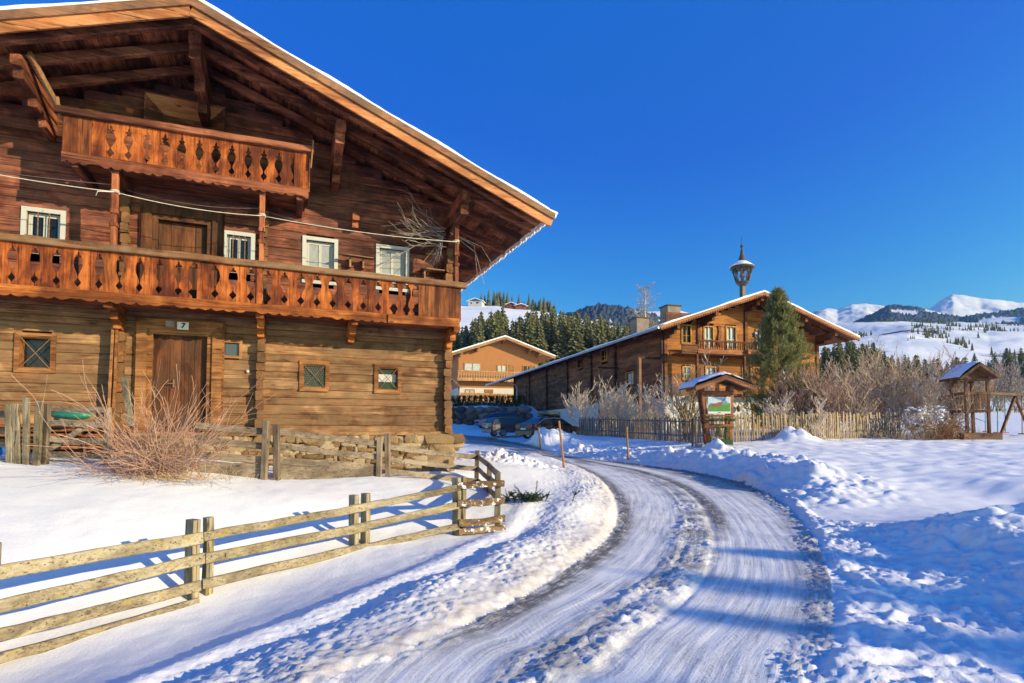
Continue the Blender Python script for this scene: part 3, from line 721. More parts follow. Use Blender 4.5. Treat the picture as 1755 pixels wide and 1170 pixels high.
def old_door(o, seed, name, fw=0.29):
    a0, a1, z0, z1 = o; m = MB(seed)
    frame_box(m, o, 0.10, -0.10, 0.05, bottom=False, wt=0.10)
    o2 = (a0 - .10, a1 + .10, z0, z1 + .10); frame_box(m, o2, fw - .10, -0.02, 0.095, bottom=False, wt=fw - .08)
    o3 = (a0 - fw, a1 + fw, z0, z1 + fw + .02); frame_box(m, o3, 0.035, -0.02, 0.06, bottom=False)
    d = MB(seed + 1); n = 4
    for k in range(n):
        x0 = a0 + (a1 - a0) * k / n; x1 = a0 + (a1 - a0) * (k + 1) / n; d.box(x0 + .003, x1 - .003, 0.085 + d.rng.uniform(0, .006), 0.13, z0, z1 - .004)
    dd = d.build(name, M_DOOR, barn)
    m.build('door_frame', M_DOOR if seed != 101 else M_FRAMEW, dd)
    h = MB(seed + 2); h.box(a0 + (a1 - a0) * .36, a0 + (a1 - a0) * .36 + .03, 0.05, 0.085, z0 + 0.95, z0 + 1.12); h.tube([bl(a0 + (a1 - a0) * .37, -0.06, z0 + 1.03), bl(a0 + (a1 - a0) * .37, -0.02, z0 + 1.03), bl(a0 + (a1 - a0) * .37 - .1, -0.02, z0 + 1.02)], 0.012, 5)
    h.build('door_handle', M_IRON, dd)
    return dd
old_door(OPEN['door'], 101, 'front_door'); old_door(OPEN['udoor'], 111, 'balcony_door')
m = MB(121); a0, a1, z0, z1 = OPEN['top']         # splayed box frame of the loft door
m.prism([(a0 - .32, z0), (a0 - .02, z0), (a0 - .02, z1), (a0 - .32, z1 + .30)], -0.03, 0.02)
hood = MB(122)
hood.add([bl(a0 - .32, 0.17, z1 + .30), bl(a1 + .32, 0.17, z1 + .30), bl(a1, 0.0, z1), bl(a0, 0.0, z1), bl(a0 - .32, 0.17, z1 + .32), bl(a1 + .32, 0.17, z1 + .32), bl(a1, -.03, z1 + .02), bl(a0, -.03, z1 + .02)], [(0, 1, 2, 3), (7, 6, 5, 4), (0, 4, 5, 1), (2, 6, 7, 3)], .9)
for (e, k) in ((a0, -1), (a1, 1)): m.add([bl(e + k * .32, 0.168, z0), bl(e + k * .32, 0.168, z1 + .299), bl(e, 0.0, z1), bl(e, 0.0, z0)], [(0, 1, 2, 3)], .1)
for k in range(3): m.box(a0 + k * .275, a0 + .27 + k * .275, 0.02, 0.05, z0, z1)
m.box(a0 - .345, a0 - .32, -0.165, 0.02, z0, z1 + .325); m.box(a1 + .32, a1 + .345, -0.165, 0.02, z0, z1 + .325); m.box(a0 - .345, a1 + .345, -0.165, 0.02, z1 + .325, z1 + .35)
hood.build('hood_board', M_FASCIA, m.build('loft_door', M_DARKX, barn))  # pale hood over dark sides: contrast of light and shade is in the colours

# house number and small plate
def text_obj(name, s, size, m, parent, loc, rot, ext=0.002, bold=False):
    cu = bpy.data.curves.new(name, 'FONT'); cu.body = s; cu.size = size; cu.extrude = ext; cu.align_x = 'CENTER'; cu.align_y = 'CENTER'; cu.shear = 0.12
    if bold: cu.offset = 0.006
    o = bpy.data.objects.new(name, cu); COL.objects.link(o)
    dg = bpy.context.evaluated_depsgraph_get(); me = bpy.data.meshes.new_from_object(o.evaluated_get(dg)); COL.objects.unlink(o); bpy.data.objects.remove(o)
    me.materials.append(m); o = bpy.data.objects.new(name, me); COL.objects.link(o); o.parent = parent; o.location = loc; o.rotation_euler = rot
    return o
pl = MB(131); pl.box(-5.98, -5.77, -0.115, -0.098, 2.19, 2.35); plate = pl.build('number_plate', plain('white_enamel', (0.78, 0.76, 0.68), 0.4), barn)
text_obj('house_number', '7', 0.15, plain('black_enamel', (0.01, 0.01, 0.01), 0.5), plate, bl(-5.875, 0.118, 2.27), (R(90), 0, 0), bold=True)
pl = MB(132); pl.box(-6.19, -6.03, -0.112, -0.098, 2.24, 2.36); pl.build('weathered_plate', plain('grey_tin', (0.26, 0.23, 0.19), 0.6, var=.3, scale=15), barn)
kn = MB(133); kn.lathe([(0.0, 0), (0.035, 0.0), (0.035, 0.02), (0.02, 0.03), (0.0, 0.03)], 10); o = kn.build('bell_push', M_WHITEP, barn); o.location = bl(-4.62, 0.03, 1.36); o.rotation_euler = (R(90), 0, 0)

# ---------------- balconies
def gap_profile(kind):
    if kind == 'lower':
        return [(0.0, 0), (.07, 0), (.11, .014), (.14, .010), (.17, .030), (.26, .052), (.36, .058), (.46, .050), (.56, .026), (.63, .010), (.70, .004), (.74, .014), (.80, .040), (.83, .042), (.89, .014), (.93, .0), (1.0, 0)]
    return [(0.0, 0), (.10, 0), (.15, .014), (.20, .012), (.22, .034), (.25, .036), (.27, .018), (.33, .036), (.42, .055), (.52, .046), (.62, .020), (.69, .006), (.74, .012), (.80, .036), (.83, .036), (.90, .010), (.94, 0), (1.0, 0)]
def baluster(aL, aR, zt, zb, b, prof, left=True, right=True, seed=0, th=0.028, gs=1.15):
    m = MB(seed); H = zt - zb; rows = []
    for (t, g_) in prof:
        g_ = g_ * gs; l = aL + .003 + (g_ if left else 0); r_ = aR - .003 - (g_ if right else 0)
        if r_ - l < 0.02: c = (l + r_) / 2; l, r_ = c - .01, c + .01
        rows.append((zt - t * H, l, r_))
    vs = []; fs = []
    for (zq, l, r_) in rows: vs += [bl(l, b, zq), bl(r_, b, zq), bl(r_, b - th, zq), bl(l, b - th, zq)]
    for i in range(len(rows) - 1):
        for k in range(4):
            p = i * 4 + k; q = i * 4 + (k + 1) % 4; fs.append((p, q, q + 4, p + 4))
    fs.append((0, 1, 2, 3)); n = (len(rows) - 1) * 4; fs.append((n + 3, n + 2, n + 1, n))
    m.add(vs, fs); return m
def scallop_apron(m, aL, aR, zt, zb, b, th, pitch, depth, rng):
    n = int((aR - aL) / 0.045); top = []; bot = []
    for i in range(n + 1):
        a = aL + (aR - aL) * i / n; ph = (a / pitch) % 1.0
        s = abs(math.sin(math.pi * ph)) ** 0.6 if (int(a / pitch) % 7) else 0.25
        top.append((a, zt)); bot.append((a, zb + depth * (1 - s) + rng.uniform(-.004, .004)))
    vs = []; fs = []
    for (p, q) in zip(top, bot): vs += [bl(p[0], b, p[1]), bl(q[0], b, q[1]), bl(q[0], b - th, q[1]), bl(p[0], b - th, p[1])]
    for i in range(n):
        for k in range(4):
            p = i * 4 + k; q = i * 4 + (k + 1) % 4; fs.append((p, p + 4, q + 4, q))
    m.add(vs, fs + [(0, 1, 2, 3), (n * 4 + 3, n * 4 + 2, n * 4 + 1, n * 4)])

BB = 1.1
lb_m = MB(200)                                              # lower balcony: its floor is the balcony's own mesh
for k in range(6):
    lb_m.box(-11.6, -0.08, -(1.02 - k * .175 + .0), -(1.02 - (k + 1) * .175 + .006), 2.56 + lb_m.rng.uniform(0, .006), 2.60)
low_balc = lb_m.build('lower_balcony', M_DARKX, barn)
rl = MB(201); rl.beam(bl(-11.7, BB - .01, 3.50), bl(0.08, BB - .01, 3.475), 0.17, 0.13, seg=26, j=.006); rl.build('hand_rail', M_RAIL, low_balc)
rl = MB(202); rl.box(-11.6, -0.2, -(BB - .06), -(BB - .12), 3.30, 3.38); rl.build('back_rail', M_DARKX, low_balc)
ap = MB(203); scallop_apron(ap, -11.6, -1.15, 2.665, 2.455, BB + .015, 0.06, 0.21, 0.05, random.Random(2)); ap.build('apron_board', M_APRON, low_balc)
ap = MB(204); ap.beam(bl(-1.75, BB + .03, 2.555), bl(-0.09, BB + .03, 2.575), 0.05, 0.20, seg=4, j=.004); ap.build('apron_board', M_APRON, low_balc)
rng = random.Random(77); a = -10.66; pitch = 0.322; prof = gap_profile('lower'); k = 0
while a < -1.9:
    w = pitch
    mid = -5.95 < a < -4.35
    l = True; r_ = True; aL, aR = a, a + w
    if mid:                                              # worn stretch: narrow and missing boards
        if rng.random() < 0.45: aR = a + w * rng.uniform(.55, .8)
        if rng.random() < 0.25: l = False
    baluster(aL + rng.uniform(-.004, .004), aR, 3.44, 2.655, BB - .01 + rng.uniform(-.004, .004), prof, l, r_, 300 + k, gs=1.25 if a < -5.9 else 1.5).build('carved_board', M_BOARD, low_balc); k += 1
    a += w
for (aL, aR) in ((-1.93, -1.70), (-1.58, -1.36), (-1.30, -1.14)):
    baluster(aL, aR, 3.44, 2.655, BB - .01, prof, True, True, 350 + k).build('carved_board', M_BOARD, low_balc); k += 1
a = -1.05
for w in (.21, .16, .19, .17, .15, .13):
    mb = MB(380 + k); mb.box(a + .002, a + w - .002, -(BB - .01), -(BB - .045), 2.655, 3.43, j=.002); mb.build('plain_board', wood('plain_board_wood', (0.045, 0.011, 0.005), (0.145, 0.036, 0.010), (0.28, 0.095, 0.026), 'z', 1.0, blotch=.5) if 'plain_board_wood' not in MATS else MATS['plain_board_wood'], low_balc); k += 1; a += w
eb = MB(399)
for j_ in range(5): eb.box(-0.07, -0.04, -(1.05 - j_ * .2), -(1.05 - j_ * .2 - .19), 2.62, 3.42)
eb.build('end_boards', MATS['plain_board_wood'], low_balc)
rl = MB(205)
rl.beam(bl(-0.05, 1.1, 3.48), bl(-0.05, 0.02, 3.48), 0.12, 0.10, seg=3, j=.004); rl.build('end_rail', M_RAIL, low_balc)
for a in (-10.9, -6.98, -4.36, -2.45, -0.10):           # corbels under the balcony
    cb = MB(206); cb.beam(bl(a, -0.05, 2.475), bl(a, 1.0, 2.475), 0.15, 0.166, j=.006, seg=3); cb.beam(bl(a, -0.05, 2.31), bl(a, 0.62, 2.32), 0.14, 0.15, j=.006, seg=2); cb.beam(bl(a, -0.05, 2.16), bl(a, 0.34, 2.17), 0.14, 0.15, j=.006, seg=2)
    cb.build('corbel', M_APRON if a > -7.5 else M_DARKY, barn)
# carved balcony posts
for a, zt in ((-6.93, 5.03), (-4.36, 5.08), (-0.14, 4.86), (-10.9, 5.0)):
    ps = MB(207); w = 0.10
    ps.beam(bl(a, BB - .1, 3.4), bl(a, BB - .1, 3.95), w, w, up=(0, 1, 0), j=.003, seg=2); ps.beam(bl(a, BB - .1, 3.95), bl(a, BB - .1, 4.02), w * 1.35, w * 1.35, up=(0, 1, 0))
    ps.beam(bl(a, BB - .1, 4.02), bl(a, BB - .1, 4.20), w * .85, w * .85, up=(0, 1, 0)); ps.beam(bl(a, BB - .1, 4.20), bl(a, BB - .1, 4.28), w * 1.3, w * 1.3, up=(0, 1, 0))
    ps.beam(bl(a, BB - .1, 4.28), bl(a, BB - .1, zt + .02), w * 1.12, w * 1.12, up=(0, 1, 0), seg=3, j=.003); ps.beam(bl(a, BB - .1, 2.6), bl(a, BB - .1, 3.42), w, w, up=(0, 1, 0))
    ps.build('balcony_post', M_POST, barn)
# upper balcony
ub = MB(210)
for k in range(6): ub.box(-7.62, -3.5, -(1.08 - k * .19), -(1.08 - (k + 1) * .19 + .006), 5.14 + ub.rng.uniform(0, .005), 5.18)
up_balc = ub.build('upper_balcony', M_DARKX, barn)
rl = MB(211); rl.beam(bl(-7.86, 1.12, 5.97), bl(-3.36, 1.12, 6.07), 0.15, 0.13, seg=12, j=.005); rl.build('hand_rail', M_DARKX, up_balc)
ap = MB(212); scallop_apron(ap, -7.74, -3.46, 5.215, 5.00, 1.14, 0.05, 0.17, 0.06, random.Random(9)); ap.build('apron_board', M_APRON_UP, up_balc)
a = -7.74; k = 0; prof = gap_profile('upper')
for w in (.22, .22): 
    mb = MB(420 + k); mb.box(a + .003, a + w - .003, -1.10, -1.065, 5.20, 5.92); mb.build('plain_board', MATS['plain_board_wood'], up_balc); a += w; k += 1
n = 12; w = (-3.75 - a) / n
for i in range(n):
    baluster(a, a + w, 5.94 + .005 * i, 5.20, 1.10 + rng.uniform(-.003, .003), prof, i > 0, True, 430 + i, gs=1.45 + .25 * math.sin(i * 2.1)).build('carved_board', M_BOARD, up_balc); a += w
mb = MB(460); mb.box(a + .002, -3.47, -1.10, -1.065, 5.20, 6.0); mb.build('plain_board', M_BOARD, up_balc)
for aa in (-7.76, -3.46):
    mb = MB(461)
    for j_ in range(5): mb.box(aa, aa + .03, -(1.06 - j_ * .2), -(1.06 - j_ * .2 - .19), 5.18, 5.95)
    mb.build('end_boards', M_DARKX, up_balc)
    rl = MB(462); rl.beam(bl(aa, 1.1, 6.0), bl(aa, 0.0, 6.0), 0.1, 0.1); rl.build('end_rail', M_DARKX, up_balc)
sp = MB(463); sp.beam(bl(-3.42, 1.16, 5.65), bl(-3.38, 1.18, 6.26), 0.03, 0.09, up=(0, 1, 0)); sp.build('end_stake', M_RAIL, up_balc); sp = MB(464); sp.beam(bl(-7.80, 1.10, 5.9), bl(-7.84, 1.1, 6.22), 0.05, 0.05, up=(0, 1, 0)); sp.build('end_stake', M_RAIL, up_balc)
for a in (-7.55, -6.93, -4.36, -3.62):
    cb = MB(470); cb.beam(bl(a, -0.05, 5.052), bl(a, 1.07, 5.054), 0.14, 0.17, seg=3, j=.005); cb.build('corbel', M_DARKY, barn)

# ---------------- roof
FR = 2.35; FE = 2.02                                       # the gable overhang leans out at the ridge
def fb(a): return FE + (FR - FE) * (1 - min(1, abs(a - RIDGE_A) / 7.47))
EAVE_R, EAVE_L = 1.92, -13.02; BACK = -13.8
def slab(m, z_off0, z_off1, inset=0.0, tone=None, ends=True, e=0.0):
    for (e0, sgn) in ((EAVE_R, 1), (EAVE_L, -1)):
        a_in, a_out = RIDGE_A, e0 + sgn * (e - inset)
        n = 10; vs = []; fs = []
        for i in range(n + 1):
            a = a_in + (a_out - a_in) * i / n; z_ = roof_z(a); b_ = fb(a) - inset + e
            vs += [bl(a, b_, z_ + z_off1), bl(a, BACK, z_ + z_off1), bl(a, BACK, z_ + z_off0), bl(a, b_, z_ + z_off0)]
        for i in range(n):
            for k in range(4):
                p = i * 4 + k; q = i * 4 + (k + 1) % 4; fs.append((p, q, q + 4, p + 4))
        fs.append((0, 1, 2, 3)); q = n * 4; fs.append((q + 3, q + 2, q + 1, q)); m.add(vs, fs, tone)
rf = MB(500); slab(rf, -0.06, -0.003, inset=0.05); roof = rf.build('roof', M_DARKY, barn)
sn = MB(501)                                               # thin snow on the shingles, its lower edge ragged
for (e0, sgn) in ((EAVE_R + .05, 1), (EAVE_L - .05, -1)):
    n = 60; mrows = 44; vs = []; fs = []; r = random.Random(5)
    for i in range(mrows + 1):
        t_ = i / mrows; edge = []
        for j_ in range(n + 1):
            s = j_ / n; a = RIDGE_A + (e0 - RIDGE_A) * s; b_ = (fb(a) + .045) * (1 - t_) + BACK * t_
            if j_ == n: a += sgn * r.uniform(-.05, .10)
            z_ = roof_z(RIDGE_A + (e0 - RIDGE_A) * s)
            th = 0.055 + 0.02 * math.sin(s * 23 + i) + r.uniform(0, .012)
            edge.append((a, b_, z_, th))
        for (a, b_, z_, th) in edge: vs.append(bl(a, b_, z_ + .004 + (th if 0 < i < mrows else th * .8)))
        for (a, b_, z_, th) in edge: vs.append(bl(a, b_, z_ + .002))
    W_ = 2 * (n + 1)
    for i in range(mrows):
        for j_ in range(n):
            p = i * W_ + j_; fs.append((p, p + 1, p + 1 + W_, p + W_)); q = p + n + 1; fs.append((q, q + W_, q + 1 + W_, q + 1))
        p = i * W_ + n; fs.append((p, p + n + 1, p + n + 1 + W_, p + W_))
    for j_ in range(n): fs.append((j_, j_ + n + 1, j_ + n + 2, j_ + 1))
    sn.add(vs, fs)
sn.build('roof_snow', M_SNOW, roof, smooth=True)
ic = MB(502); r = random.Random(6)                          # icy rim and short icicles along the right eave
b_ = FE
while b_ > BACK + .2:
    L = r.uniform(.01, .08); z_ = roof_z(EAVE_R)
    ic.tube([bl(EAVE_R + .05, b_, z_ + .03), bl(EAVE_R + .06, b_, z_ - .05), bl(EAVE_R + .05, b_ + .01, z_ - .06 - L)], [0.045, 0.04, 0.008], 5); b_ -= r.uniform(.05, .12)
ic.build('eave_ice', M_SNOW, roof, smooth=True)
so = MB(503); r = random.Random(12)                         # boards seen from below
for (e0, sgn) in ((EAVE_R - .12, 1), (EAVE_L + .12, -1)):
    a = RIDGE_A + sgn * .01
    while sgn * (e0 - a) > 0.02:
        w = min(r.uniform(.16, .30), abs(e0 - a)); an = a + sgn * w; bm_ = fb((a + an) / 2) - .1; d = r.uniform(0, .012)
        za, zb_ = roof_z(a) - .066 - d, roof_z(an) - .066 - d
        vs = [bl(a, bm_, za), bl(an - sgn * .006, bm_, zb_), bl(an - sgn * .006, BACK + .1, zb_), bl(a, BACK + .1, za)]; vs += [(x, y, q - .025) for x, y, q in vs]
        so.add(vs, [(0, 1, 2, 3), (7, 6, 5, 4), (0, 4, 5, 1), (1, 5, 6, 2), (2, 6, 7, 3), (3, 7, 4, 0)]); a = an
so.build('soffit_boards', M_SOFFIT, roof)
for (e0, sgn, nm) in ((EAVE_R, 1, 'R'), (EAVE_L, -1, 'L')):
    fa = MB(510)
    p0 = bl(RIDGE_A + sgn * .001, FR - .03, 7.90 - .235); p1 = bl(e0 - sgn * .02, FE - .03, roof_z(e0) - .235); fa.beam(p0, p1, 0.045, 0.19, seg=10, j=.004, ch=.08); fa.build('fascia_board', M_FASCIA, roof)
    fa = MB(511); p0 = bl(RIDGE_A + sgn * .001, FR + .015, 7.90 - .075); p1 = bl(e0 + sgn * .04, FE + .015, roof_z(e0) - .075); fa.beam(p0, p1, 0.05, 0.15, seg=10, j=.004, ch=.08); fa.build('barge_board', M_FASCIA_UP, roof)
    for bo, h in ((FR - .32, .15), (1.35, .17), (0.62, .17)):
        ra = MB(512); q = 0.32 if bo > 1.9 else 0.0
        p0 = bl(RIDGE_A + sgn * .03, bo, 7.90 - .19 - h / 2 + (0.0)); p1 = bl(e0 - sgn * .25, bo - (0.30 if bo > 1.9 else 0), roof_z(e0 - sgn * .25) - .19 - h / 2); ra.beam(p0, p1, 0.13, h, seg=12, j=.006); ra.build('rafter', M_DARKX, roof)
    for i in range(10):                                      # rafters over the eaves behind the gable
        bo = -0.5 - i * 1.25; ra = MB(513); ra.beam(bl(RIDGE_A + sgn * 5.3, bo, roof_z(RIDGE_A + 5.3) - .19 - .08), bl(e0 - sgn * .22, bo, roof_z(e0 - sgn * .22) - .27), 0.13, 0.16, seg=4, j=.005); ra.build('rafter', M_DARKX, roof)
def purlin(a, out, zt, steps, w=0.20, seed=0, m_=None):
    p = MB(seed); z_ = zt
    for k, (o_, h) in enumerate(steps):
        p.beam(bl(a, -1.0, z_ - h / 2), bl(a, o_, z_ - h / 2), w * (1 - .06 * k), h * .98, seg=3, j=.006, ch=.1); z_ -= h
    return p.build('purlin', m_ or M_DARKY, roof)
purlin(RIDGE_A, 1.82, 7.90 - .20, ((1.82, .30), (1.74, .26), (1.05, .24), (.6, .2)), .21, 521)
ZM = roof_z(-2.86) - .36
purlin(-2.86, 1.72, ZM, ((1.72, .24), (1.60, .22), (1.0, .20), (.55, .2)), .20, 522)
purlin(-8.24, 1.72, ZM, ((1.72, .20), (1.60, .18), (1.0, .17), (.55, .17)), .16, 523)
ZE = roof_z(-0.09) - .36
purlin(-0.09, 1.66, ZE, ((1.66, .26), (1.50, .24), (0.8, .20), (.45, .2)), .20, 524); purlin(-11.2, 1.66, ZE, ((1.66, .26), (1.50, .24), (0.8, .20)), .20, 525)
kk = MB(526); kk.beam(bl(-8.10, 1.62, ZM + .10), bl(-7.86, 0.25, 5.98), 0.06, 0.13, seg=3, j=.006); kk.build('brace_plank', M_RAIL, roof)
kk = MB(527); kk.box(-2.46, -2.30, -0.34, 0.02, 4.98, 5.16, j=.006); kk.box(-2.45, -2.31, -0.22, 0.02, 4.84, 4.975, j=.006); kk.build('beam_end', M_DARKY, barn)
for a, z_ in ((-6.95, 6.75), (-6.95, 6.45), (-3.95, 6.6), (-3.95, 6.3), (-4.0, 5.9)):      # tie notches of the loft wall
    kk = MB(528); kk.box(a - .07, a + .07, -0.045, 0.02, z_ - .05, z_ + .05, j=.012); kk.build('tie_end', M_DARKY, barn)
# shelves by the upper windows
sh = MB(530); sh.beam(bl(-2.66, 0.25, 4.15), bl(-1.96, 0.25, 4.13), 0.16, 0.025, up=(0, 0, 1)); sh.box(-2.5, -2.46, -.2, 0.0, 3.9, 4.13); sh.box(-2.2, -2.16, -.2, 0.0, 3.9, 4.13); sh.build('wall_shelf', M_RAIL, barn)
sh = MB(531); sh.box(-0.80, -0.22, -.3, 0.0, 4.02, 4.05); sh.box(-0.72, -0.68, -.2, 0.0, 3.8, 4.02); sh.build('wall_shelf', M_RAIL, barn)

# rope along the posts
rp = MB(540)
def catenary(p, q, sag, n=14): return [Vector(p) * (1 - i / n) + Vector(q) * (i / n) + Vector((0, 0, -sag * 4 * (i / n) * (1 - i / n))) for i in range(n + 1)]
P = [bl(-11.2, BB - .03, 4.9), bl(-6.93, BB - .03, 4.60), bl(-4.36, BB - .03, 4.52), bl(-0.14, BB - .03, 4.52)]
for p, q, s in zip(P[:-1], P[1:], (.10, .08, .07)): rp.tube(catenary(p, q, s), 0.008, 5)
for p in P[1:]: rp.tube([(p[0] + .07 * math.cos(t), p[1] + .07 + .07 * math.sin(t), p[2] + .004 * t) for t in np.linspace(0, 12.5, 26)], 0.011, 4)
rp.tube([P[1], (P[1][0] - .25, P[1][1] - .01, P[1][2] - .03), (P[1][0] - .28, P[1][1], P[1][2] - .12)], .012, 4)
o = rp.build('rope', M_ROPE, None, smooth=True); o.matrix_world = B_MAT; tag(o, 'thin pale rope strung between the posts of the lower carved balcony', 'rope')
rp = MB(541); rp.tube(catenary(bl(-6.9, 0.3, 4.95), bl(-4.35, .9, 4.75), .12), .004, 4); rp.tube(catenary(bl(-4.3, .3, 4.9), bl(-2.2, .3, 4.72), .05), .004, 4); rp.tube(catenary(bl(-11, .4, 4.95), bl(-6.95, .9, 4.8), .05), .004, 4)
o = rp.build('cable', M_MESHWIRE, None); o.matrix_world = B_MAT; tag(o, 'thin dark cable hanging under the small upper balcony', 'cable')

# ------------------------------------------------------------------ chalet across the road
M_CH_GABLE = wood('chalet_boards', (0.20, 0.065, 0.015), (0.32, 0.115, 0.026), (0.42, 0.17, 0.045), 'x', 0.7, bump=0.3, blotch=0.3, knots=False)  # paler honey boards for the gable; the side boards are darker
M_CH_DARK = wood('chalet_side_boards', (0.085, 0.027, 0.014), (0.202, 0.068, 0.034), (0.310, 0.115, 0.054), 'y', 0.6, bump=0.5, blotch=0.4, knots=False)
M_CH_OLD = wood('barn_side_boards', (0.039, 0.018, 0.011), (0.117, 0.050, 0.029), (0.234, 0.114, 0.066), 'y', 1.0, bump=0.8, blotch=0.6, knots=False)
M_CH_TRIM = wood('chalet_trim', (0.20, 0.07, 0.025), (0.33, 0.12, 0.045), (0.42, 0.18, 0.08), 'x', 1.0, blotch=0.3, knots=False)
M_CH_BALC = wood('chalet_balcony', (0.07, 0.022, 0.010), (0.15, 0.055, 0.022), (0.24, 0.10, 0.04), 'x', 1.0, blotch=0.4, knots=False)
M_CH_FRAME = wood('chalet_window_frame', (0.32, 0.14, 0.03), (0.42, 0.20, 0.05), (0.5, 0.27, 0.08), 'z', 1.0, knots=False)
M_PLASTER = plain('white_plaster', (0.55, 0.53, 0.50), 0.9, var=0.08, scale=1.5, bump=0.2)
M_WINREF = plain('net_curtain_glass', (0.42, 0.44, 0.46), 0.15, var=0.25, scale=3, spec=0.6)
M_TIN = plain('galvanised_tin', (0.42, 0.45, 0.48), 0.4, metal=0.6, var=0.1)
M_CHIM = plain('chimney_render', (0.24, 0.18, 0.14), 0.9, var=0.25, scale=2, bump=0.4)
M_SLATE = plain('dark_shingles', (0.07, 0.06, 0.055), 0.8, var=0.3, scale=4, bump=0.4)

M_TUR = plain('turret_metal', (0.052, 0.043, 0.038), .55, var=.3, scale=5)
CH_ANG = R(74.3); CH_C = at(1139, 735, 36.0); CH_RZ = math.pi / 2 - CH_ANG
chalet = thing('chalet', 'long chalet with honey coloured gable, carved balcony and bell turret behind the picket fence', 'chalet', CH_C, CH_RZ)
CW, CL, CRID, CZ0, CZE, CAP = 12.46, 35.3, 6.4, -0.6, 6.25, 9.02
CSL = (CAP - 6.36) / 7.7
def cz(a): return CAP - CSL * abs(a - CRID)
def cb(a, b, z): return (a, -b, z)
m = MB(600); m.box(0, CW, 0, 0.35, CZ0, 2.15); m.box(0.0, 0.35, 0.352, 17, CZ0, 2.15); m.box(CW - .35, CW, 0.352, 17, CZ0, 2.15); m.box(-0.02, 0.35, 17.003, CL, CZ0, 1.95); m.build('plinth_wall', M_PLASTER, chalet)
CWIN = [(1.31, 2.10, 5.62, 6.92, 0), (2.98, 3.82, 5.35, 6.92, 1), (4.72, 5.60, 5.35, 7.0, 1), (7.11, 7.9, 5.35, 6.9, 1), (9.3, 10.1, 5.5, 6.8, 1), (1.35, 2.05, 3.22, 4.15, 1), (3.08, 3.95, 3.1, 4.2, 1), (5.95, 6.75, 3.25, 4.4, 1), (9.0, 9.9, 3.2, 4.3, 1)]
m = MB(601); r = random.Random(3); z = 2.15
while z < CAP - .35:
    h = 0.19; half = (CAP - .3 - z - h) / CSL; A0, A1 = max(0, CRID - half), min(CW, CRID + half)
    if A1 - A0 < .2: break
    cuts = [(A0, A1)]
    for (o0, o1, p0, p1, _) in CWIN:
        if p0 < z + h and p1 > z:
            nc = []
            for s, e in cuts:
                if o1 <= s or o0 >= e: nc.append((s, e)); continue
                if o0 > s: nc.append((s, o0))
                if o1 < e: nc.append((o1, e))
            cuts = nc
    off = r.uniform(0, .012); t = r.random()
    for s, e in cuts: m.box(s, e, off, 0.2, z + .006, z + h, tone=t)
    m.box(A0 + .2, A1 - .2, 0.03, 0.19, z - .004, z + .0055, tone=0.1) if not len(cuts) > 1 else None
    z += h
m.build('gable_wall', M_CH_GABLE, chalet)
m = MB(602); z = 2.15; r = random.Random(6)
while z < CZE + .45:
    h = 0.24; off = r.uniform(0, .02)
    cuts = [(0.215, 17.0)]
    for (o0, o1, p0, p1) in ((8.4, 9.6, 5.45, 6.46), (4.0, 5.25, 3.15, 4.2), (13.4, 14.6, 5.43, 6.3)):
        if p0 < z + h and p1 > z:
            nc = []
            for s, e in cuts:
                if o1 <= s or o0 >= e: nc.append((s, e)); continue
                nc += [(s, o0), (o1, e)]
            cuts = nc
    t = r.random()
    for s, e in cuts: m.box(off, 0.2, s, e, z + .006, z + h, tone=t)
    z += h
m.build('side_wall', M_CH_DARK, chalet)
m = MB(603); z = 1.95
while z < CZE + .4:
    h = r.uniform(.26, .36); m.box(r.uniform(0, .05), 0.25, 17.01, CL, z + .02, z + h); z += h
m.build('barn_wall', M_CH_OLD, chalet)
m = MB(604); m.box(0.26, 0.3, 17.02, CL, 1.9, CZE); m.box(.25, CW, CL - .25, CL - .02, CZ0, CZE); m.box(CW - .25, CW, .22, CL - .3, 2.15, CZE); m.box(0.5, CW - .5, 0.5, 0.55, 2.0, 7.8); m.box(.45, .5, .6, 17, 2.1, CZE); m.build('inner_wall', M_CH_OLD, chalet)
def chwin(p, frame_m, parent, axis='front', cross=True, curtain=True):
    o0, o1, z0, z1 = p; f = MB(int(o0 * 100)); w = 0.10
    def Q(a0, a1, b0, b1, q0, q1, mb): mb.box(a0, a1, -b1, -b0, q0, q1) if axis == 'front' else mb.box(-b1, -b0, a0, a1, q0, q1)
    Q(o0 - w, o0, -.05, .05, z0 - w, z1 + w, f); Q(o1, o1 + w, -.05, .05, z0 - w, z1 + w, f); Q(o0, o1, -.05, .05, z1, z1 + w, f); Q(o0, o1, -.05, .06, z0 - w, z0, f)
    fo = f.build('window', frame_m, parent)
    s = MB(1); c = (o0 + o1) / 2; zm = z0 + (z1 - z0) * .42
    Q(c - .03, c + .03, -.07, -.02, z0, z1, s); Q(o0, c - .031, -.07, -.025, zm - .02, zm + .02, s); Q(c + .031, o1, -.07, -.025, zm - .02, zm + .02, s)
    s.build('sash', M_WHITEP if curtain else frame_m, fo)
    g_ = MB(2); Q(o0, o1, -.12, -.10, z0, z1, g_); g_.build('pane', M_WINREF if curtain else M_GLASS, fo)
for (o0, o1, p0, p1, k) in CWIN: chwin((o0 + .1, o1 - .1, p0 + .1, p1 - .1), M_CH_FRAME, chalet, 'front', curtain=bool(k))
for q in ((8.5, 9.5, 5.55, 6.36), (4.1, 5.15, 3.25, 4.1), (13.5, 14.5, 5.53, 6.2)): chwin(q, M_CH_FRAME if q[0] < 10 else M_CH_DARK, chalet, 'side', curtain=q[0] < 6)
for t_ in (0.1, 6.94, 11.48, 17.0, 23.0, 29.0, 35.2):
    m = MB(605); m.box(-0.16, -0.005, t_ - .12, t_ + .12, 2.0, CZE + .2); m.build('wall_post', M_CH_OLD, chalet)
